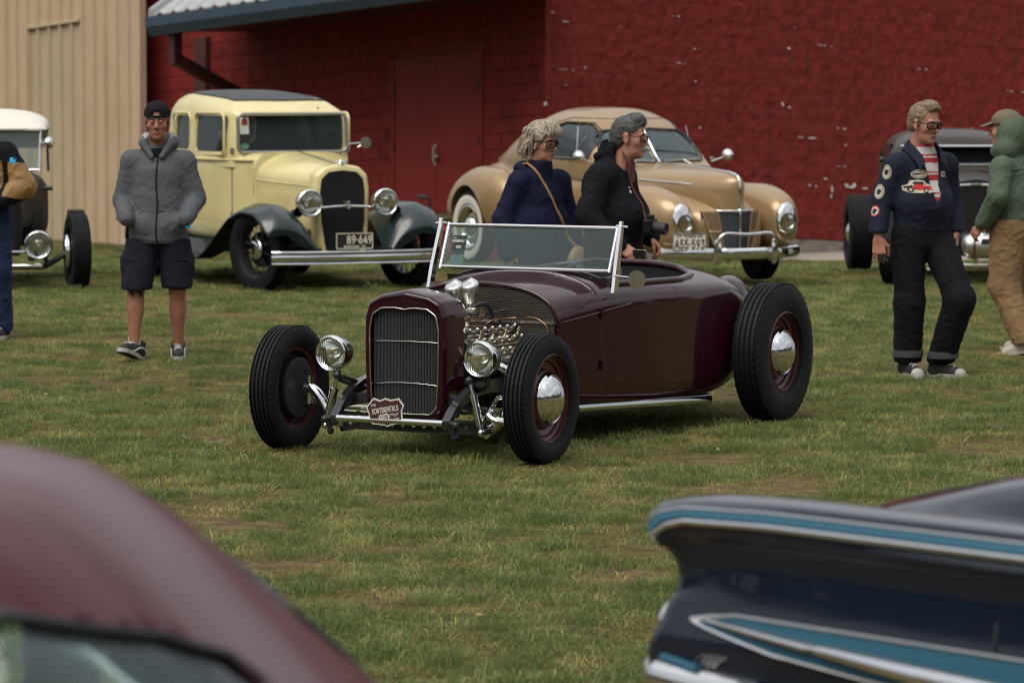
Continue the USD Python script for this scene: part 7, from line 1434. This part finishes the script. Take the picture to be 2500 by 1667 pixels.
    put('frame', [tube(np.array([V(.055 + a, -.325, .75 + b) for a, b in resample(rrect(.05, .04, .012, c_), 24)]), .003, 6, closed=True) for c_ in (-.0, .055)] + [tube(smoothpath([(.03, -.325, .765), (.07, -.335, .735), (.12, -.335, .725)], 8), .003, 6)], 'glasses_black', sg, True)
    put('lenses', [ext(rrect(.048, .038, .012, c_), .001, (.055, -.324, .75), (1, 0, 0), (0, 0, 1)) for c_ in (0, .055)], 'dark_glass', sg, False)
jacket_man()
# ================================================================ man in the green jacket, from behind
def green_man():
    p = thing('person', 'person in a sage green hooded jacket and khaki trousers at the right edge', 'person', (3.40, 25.85, 0), PI - .72)
    J = joints(pelvis=(0, 0, .87), chest=(.02, 0, 1.19), neck=(.05, 0, 1.37), head=(.10, .0, 1.505), head_R=rotm(.25, .05, 0), sh_l=(.01, .178, 1.285), sh_r=(.01, -.178, 1.285), el_l=(-.03, .275, 1.06), el_r=(-.03, -.275, 1.06), wr_l=(.11, .24, .88), wr_r=(.11, -.24, .88),
               hip_l=(0, .095, .84), hip_r=(0, -.095, .84), kn_l=(.02, .115, .46), kn_r=(.08, -.115, .46), an_l=(-.16, .13, .10), an_r=(.02, -.12, .085), toe_l=(.0, .16, .04), toe_r=(.18, -.14, .03))
    hm = hand_mesh(.6); hands = [(hm if s == 'r' else mirror(hm), basis(V(.7, 0, -.7), V(.3, 1 if s == 'l' else -1, .2)), J['wr_' + s]) for s in ('l', 'r')]
    put('body', body_mesh(J, 1.0, hands, hk=.97), 'skin', p, 60); face(p, J, .97)
    hair_cap(J, 'hair_sandy', p, .95, .04, -.02, -.06, .008, .004, 3)
    lo, hi = locof(J)
    f = garment(lo, hi); torso(f, J, V(0, 0, .90), (.215, .215, .21), .76)
    for s in ('l', 'r'): sleeve(f, J, s, (.088, .082, .062), .05, 0)
    f.half((0, 0, .845), (0, 0, -1)); jm = wrinkle(f.mesh(2), .010, (13, 13, 10), 61); jk = put('jacket', jm, 'sage_jacket', p, 60)
    hd = Field((-.2, -.22, 1.2), (.28, .22, 1.75), .0085)
    hd.ell((.035, 0, 1.475), (.125, .122, .135), .02); hd.cap((.03, -.1, 1.37), (.03, .1, 1.37), .075, .075, .04); hd.cap((.04, -.09, 1.36), (.12, -.06, 1.36), .06, .05, .03); hd.cap((.04, .09, 1.36), (.12, .06, 1.36), .06, .05, .03)
    hd.ell((.21, 0, 1.54), (.13, .11, .20), .02, 'cut'); hd.ell((.10, 0, 1.64), (.14, .13, .09), .01, 'cut'); hd.ell((.09, 0, 1.50), (.095, .088, .15), .01, 'cut')
    put('hood', wrinkle(hd.mesh(2), .006, (9, 9, 9), 66), 'sage_jacket', jk, 60)
    zz = np.linspace(-.18, .18, 20); put('back_yoke_seam', tube(drape(jm, np.c_[np.full(20, -.8), zz, 1.245 - .25 * zz ** 2], (1, 0, 0), .0), .005, 5), 'sage_jacket', jk, True)
    c = Field((-.16, -.12, -.02), (.16, .12, .17), .005); c.ell((-.012, 0, .052), (.110, .090, .088), 0); c.half((0, 0, .036), (.05, 0, -1))
    cp = put('cap', xf(c.mesh(1), J['head_R'], J['head'], .98), 'cap_olive', p, 60)
    put('cap_peak', xf(loft([[V(.085 + d_, y, .062 - .025 * d_ / .08 - 3.5 * y * y) for y in np.linspace(-.07 * k_, .07 * k_, 7)] + [V(.085 + d_, y, .057 - .025 * d_ / .08 - 3.5 * y * y) for y in np.linspace(.07 * k_, -.07 * k_, 7)] for d_, k_ in ((-.02, 1.), (.03, .97), (.06, .85), (.085, .5))]), J['head_R'], J['head'], .98), 'cap_olive', cp, 60)
    f = garment(lo, hi); legs(f, J, (.125, .108, .095, .085), .05); f.half((0, 0, .91), (0, 0, 1)); f.half((0, 0, .075), (0, 0, -1)); tr = put('trousers', wrinkle(f.mesh(2), .011, (13, 13, 13), 71), 'khaki', p, 60)
    put('belt', lathe([(.180, 0), (.186, .005), (.186, .03), (.18, .035)], (0, 0, .835), (0, 0, 1), 30), 'black_cloth', tr, 60) if False else None
    shoe(p, J['an_l'], J['toe_l'], 'plain', 'shoe_cream', 'shoe_sole', pitch=-.25); shoe(p, J['an_r'], J['toe_r'], 'plain', 'shoe_cream')
green_man()
# ================================================================ man cut off by the left edge
def edge_man():
    p = thing('person', 'person in a black and ochre padded jacket and blue jeans at the left edge', 'person', (-3.76, 27.3, 0), -PI / 2 - .35)
    J = joints(pelvis=(0, 0, .92), chest=(.0, 0, 1.24), neck=(.0, 0, 1.43), head=(.04, .0, 1.58), head_R=rotm(-.5, .05, 0), sh_l=(0, .185, 1.345), sh_r=(0, -.185, 1.345), el_l=(-.02, .315, 1.08), el_r=(-.02, -.30, 1.08), wr_l=(.17, .16, .965), wr_r=(.17, -.13, .98),
               hip_l=(0, .095, .88), hip_r=(0, -.095, .88), kn_l=(.02, .12, .48), kn_r=(.03, -.12, .48), an_l=(-.03, .125, .085), an_r=(-.02, -.13, .085), toe_l=(.13, .16, .03), toe_r=(.14, -.16, .03))
    hm = hand_mesh(.8); hands = [(hm if s == 'r' else mirror(hm), basis(V(.6, -.6 if s == 'l' else .6, -.2), V(.5, .2, .8)), J['wr_' + s]) for s in ('l', 'r')]
    put('body', body_mesh(J, 1.0, hands), 'skin', p, 60); face(p, J); hair_cap(J, 'hair_grey', p)
    lo, hi = locof(J)
    f = garment(lo, hi); torso(f, J, V(0, 0, .90), (.215, .225, .225), .78)
    for s in ('l', 'r'): sleeve(f, J, s, (.10, .102, .07), .05, -.02)
    f.half((0, 0, .85), (0, 0, -1)); f.cap((.0, 0, 1.4), (.01, 0, 1.475), .085, .08, .02); f.half((0, 0, 1.48), (0, 0, 1))
    m = wrinkle(f.mesh(2), .011, (13, 13, 11), 81); c = m.triangles_center
    blk = (c[:, 2] > 1.285 - .10 * np.abs(c[:, 1])) | ((c[:, 2] < 1.03) & (np.abs(c[:, 1]) < .36) & (c[:, 2] < 1.03 - .25 * (np.abs(c[:, 1]) - .2))) | (np.abs(np.abs(c[:, 1]) - .215) < .022)
    jk = put('jacket', tri(m.vertices, m.faces[~blk]), 'ochre_jacket', p, 60); put('jacket_panels', tri(m.vertices, m.faces[blk]), 'rain_black', jk, 60)
    put('sleeve_badge', decal(m, rrect(.035, .04, .006), V(.5, .27, 1.27), V(0, 1, 0), V(-1, 0, 0), .003), 'wrist_cyan', jk, False)
    f = garment(lo, hi); legs(f, J, (.12, .10, .09, .082), .05); f.half((0, 0, .92), (0, 0, 1)); f.half((0, 0, .05), (0, 0, -1)); put('jeans', wrinkle(f.mesh(2), .010, (10, 10, 7), 91), 'denim_blue', p, 60)
    for s in ('l', 'r'): shoe(p, J['an_' + s], J['toe_' + s], 'plain')
edge_man()
# ---------------------------------------------------------------- a wood round the field, behind and beside the camera: it shows in the chrome and paint
pm('wood_leaves', (.035, .055, .018), .8, var=.5, vs=1.5)
rgw = np.random.default_rng(77); tv, tf = [], []
for i in range(46):
    a = math.radians(62 + 236 * i / 45 + rgw.uniform(-2, 2)); d = rgw.uniform(62, 84); c = V(math.sin(a) * d, 20 + math.cos(a) * d, 0); hgt = rgw.uniform(9, 15); wd_ = rgw.uniform(4, 6.5)
    n = 260; u = rgw.normal(size=(n, 3)); u /= np.linalg.norm(u, axis=1)[:, None]; q = c + V(0, 0, hgt * .55) + u * rgw.uniform(.6, 1., (n, 1)) * V(wd_, wd_, hgt * .5)
    for p_ in q:
        k = len(tv); e = rgw.normal(size=(3, 3)) * .95; tv += [p_ + e[0], p_ + e[1], p_ + e[2]]; tf.append((k, k + 1, k + 2))
    tr = bar(c + V(0, 0, -.6), c + V(0, 0, hgt * .5), .3, 6); k = len(tv); tv += list(tr.vertices); tf += list(tr.faces + k)
put('wood', tri(tv, tf), 'wood_leaves', smooth=False, label='far-off dark green wood around the field', cat='wood', kind='stuff')
# fallen leaves on the grass
pm('dry_leaf', (.24, .16, .065), .8, var=.4, vs=3)
rgl = np.random.default_rng(8); lv_, lf_ = [], []
for i in range(45):
    y = 11 + 33 * rgl.random() ** .8; x = rgl.uniform(-.14, .14) * y; s_ = rgl.uniform(.007, .013) * (1 + .014 * y); Rm = rotm(rgl.uniform(0, 6.28), rgl.uniform(-.5, .5), rgl.uniform(-.5, .5)); k = len(lv_)
    q = np.array([(-1.3, 0, .1), (-.4, .6, 0), (.6, .5, .1), (1.4, 0, .35), (.6, -.5, .1), (-.4, -.6, 0), (0, 0, .2)]) * s_
    lv_ += list(q @ Rm.T + V(x, y, float(terr(np.array(x), np.array(y))) + .035)); lf_ += [(k + a, k + (a + 1) % 6, k + 6) for a in range(6)]
put('fallen_leaves', tri(lv_, lf_), 'dry_leaf', smooth=False, label='small dry yellow brown leaves scattered over the grass', cat='leaves', kind='stuff')
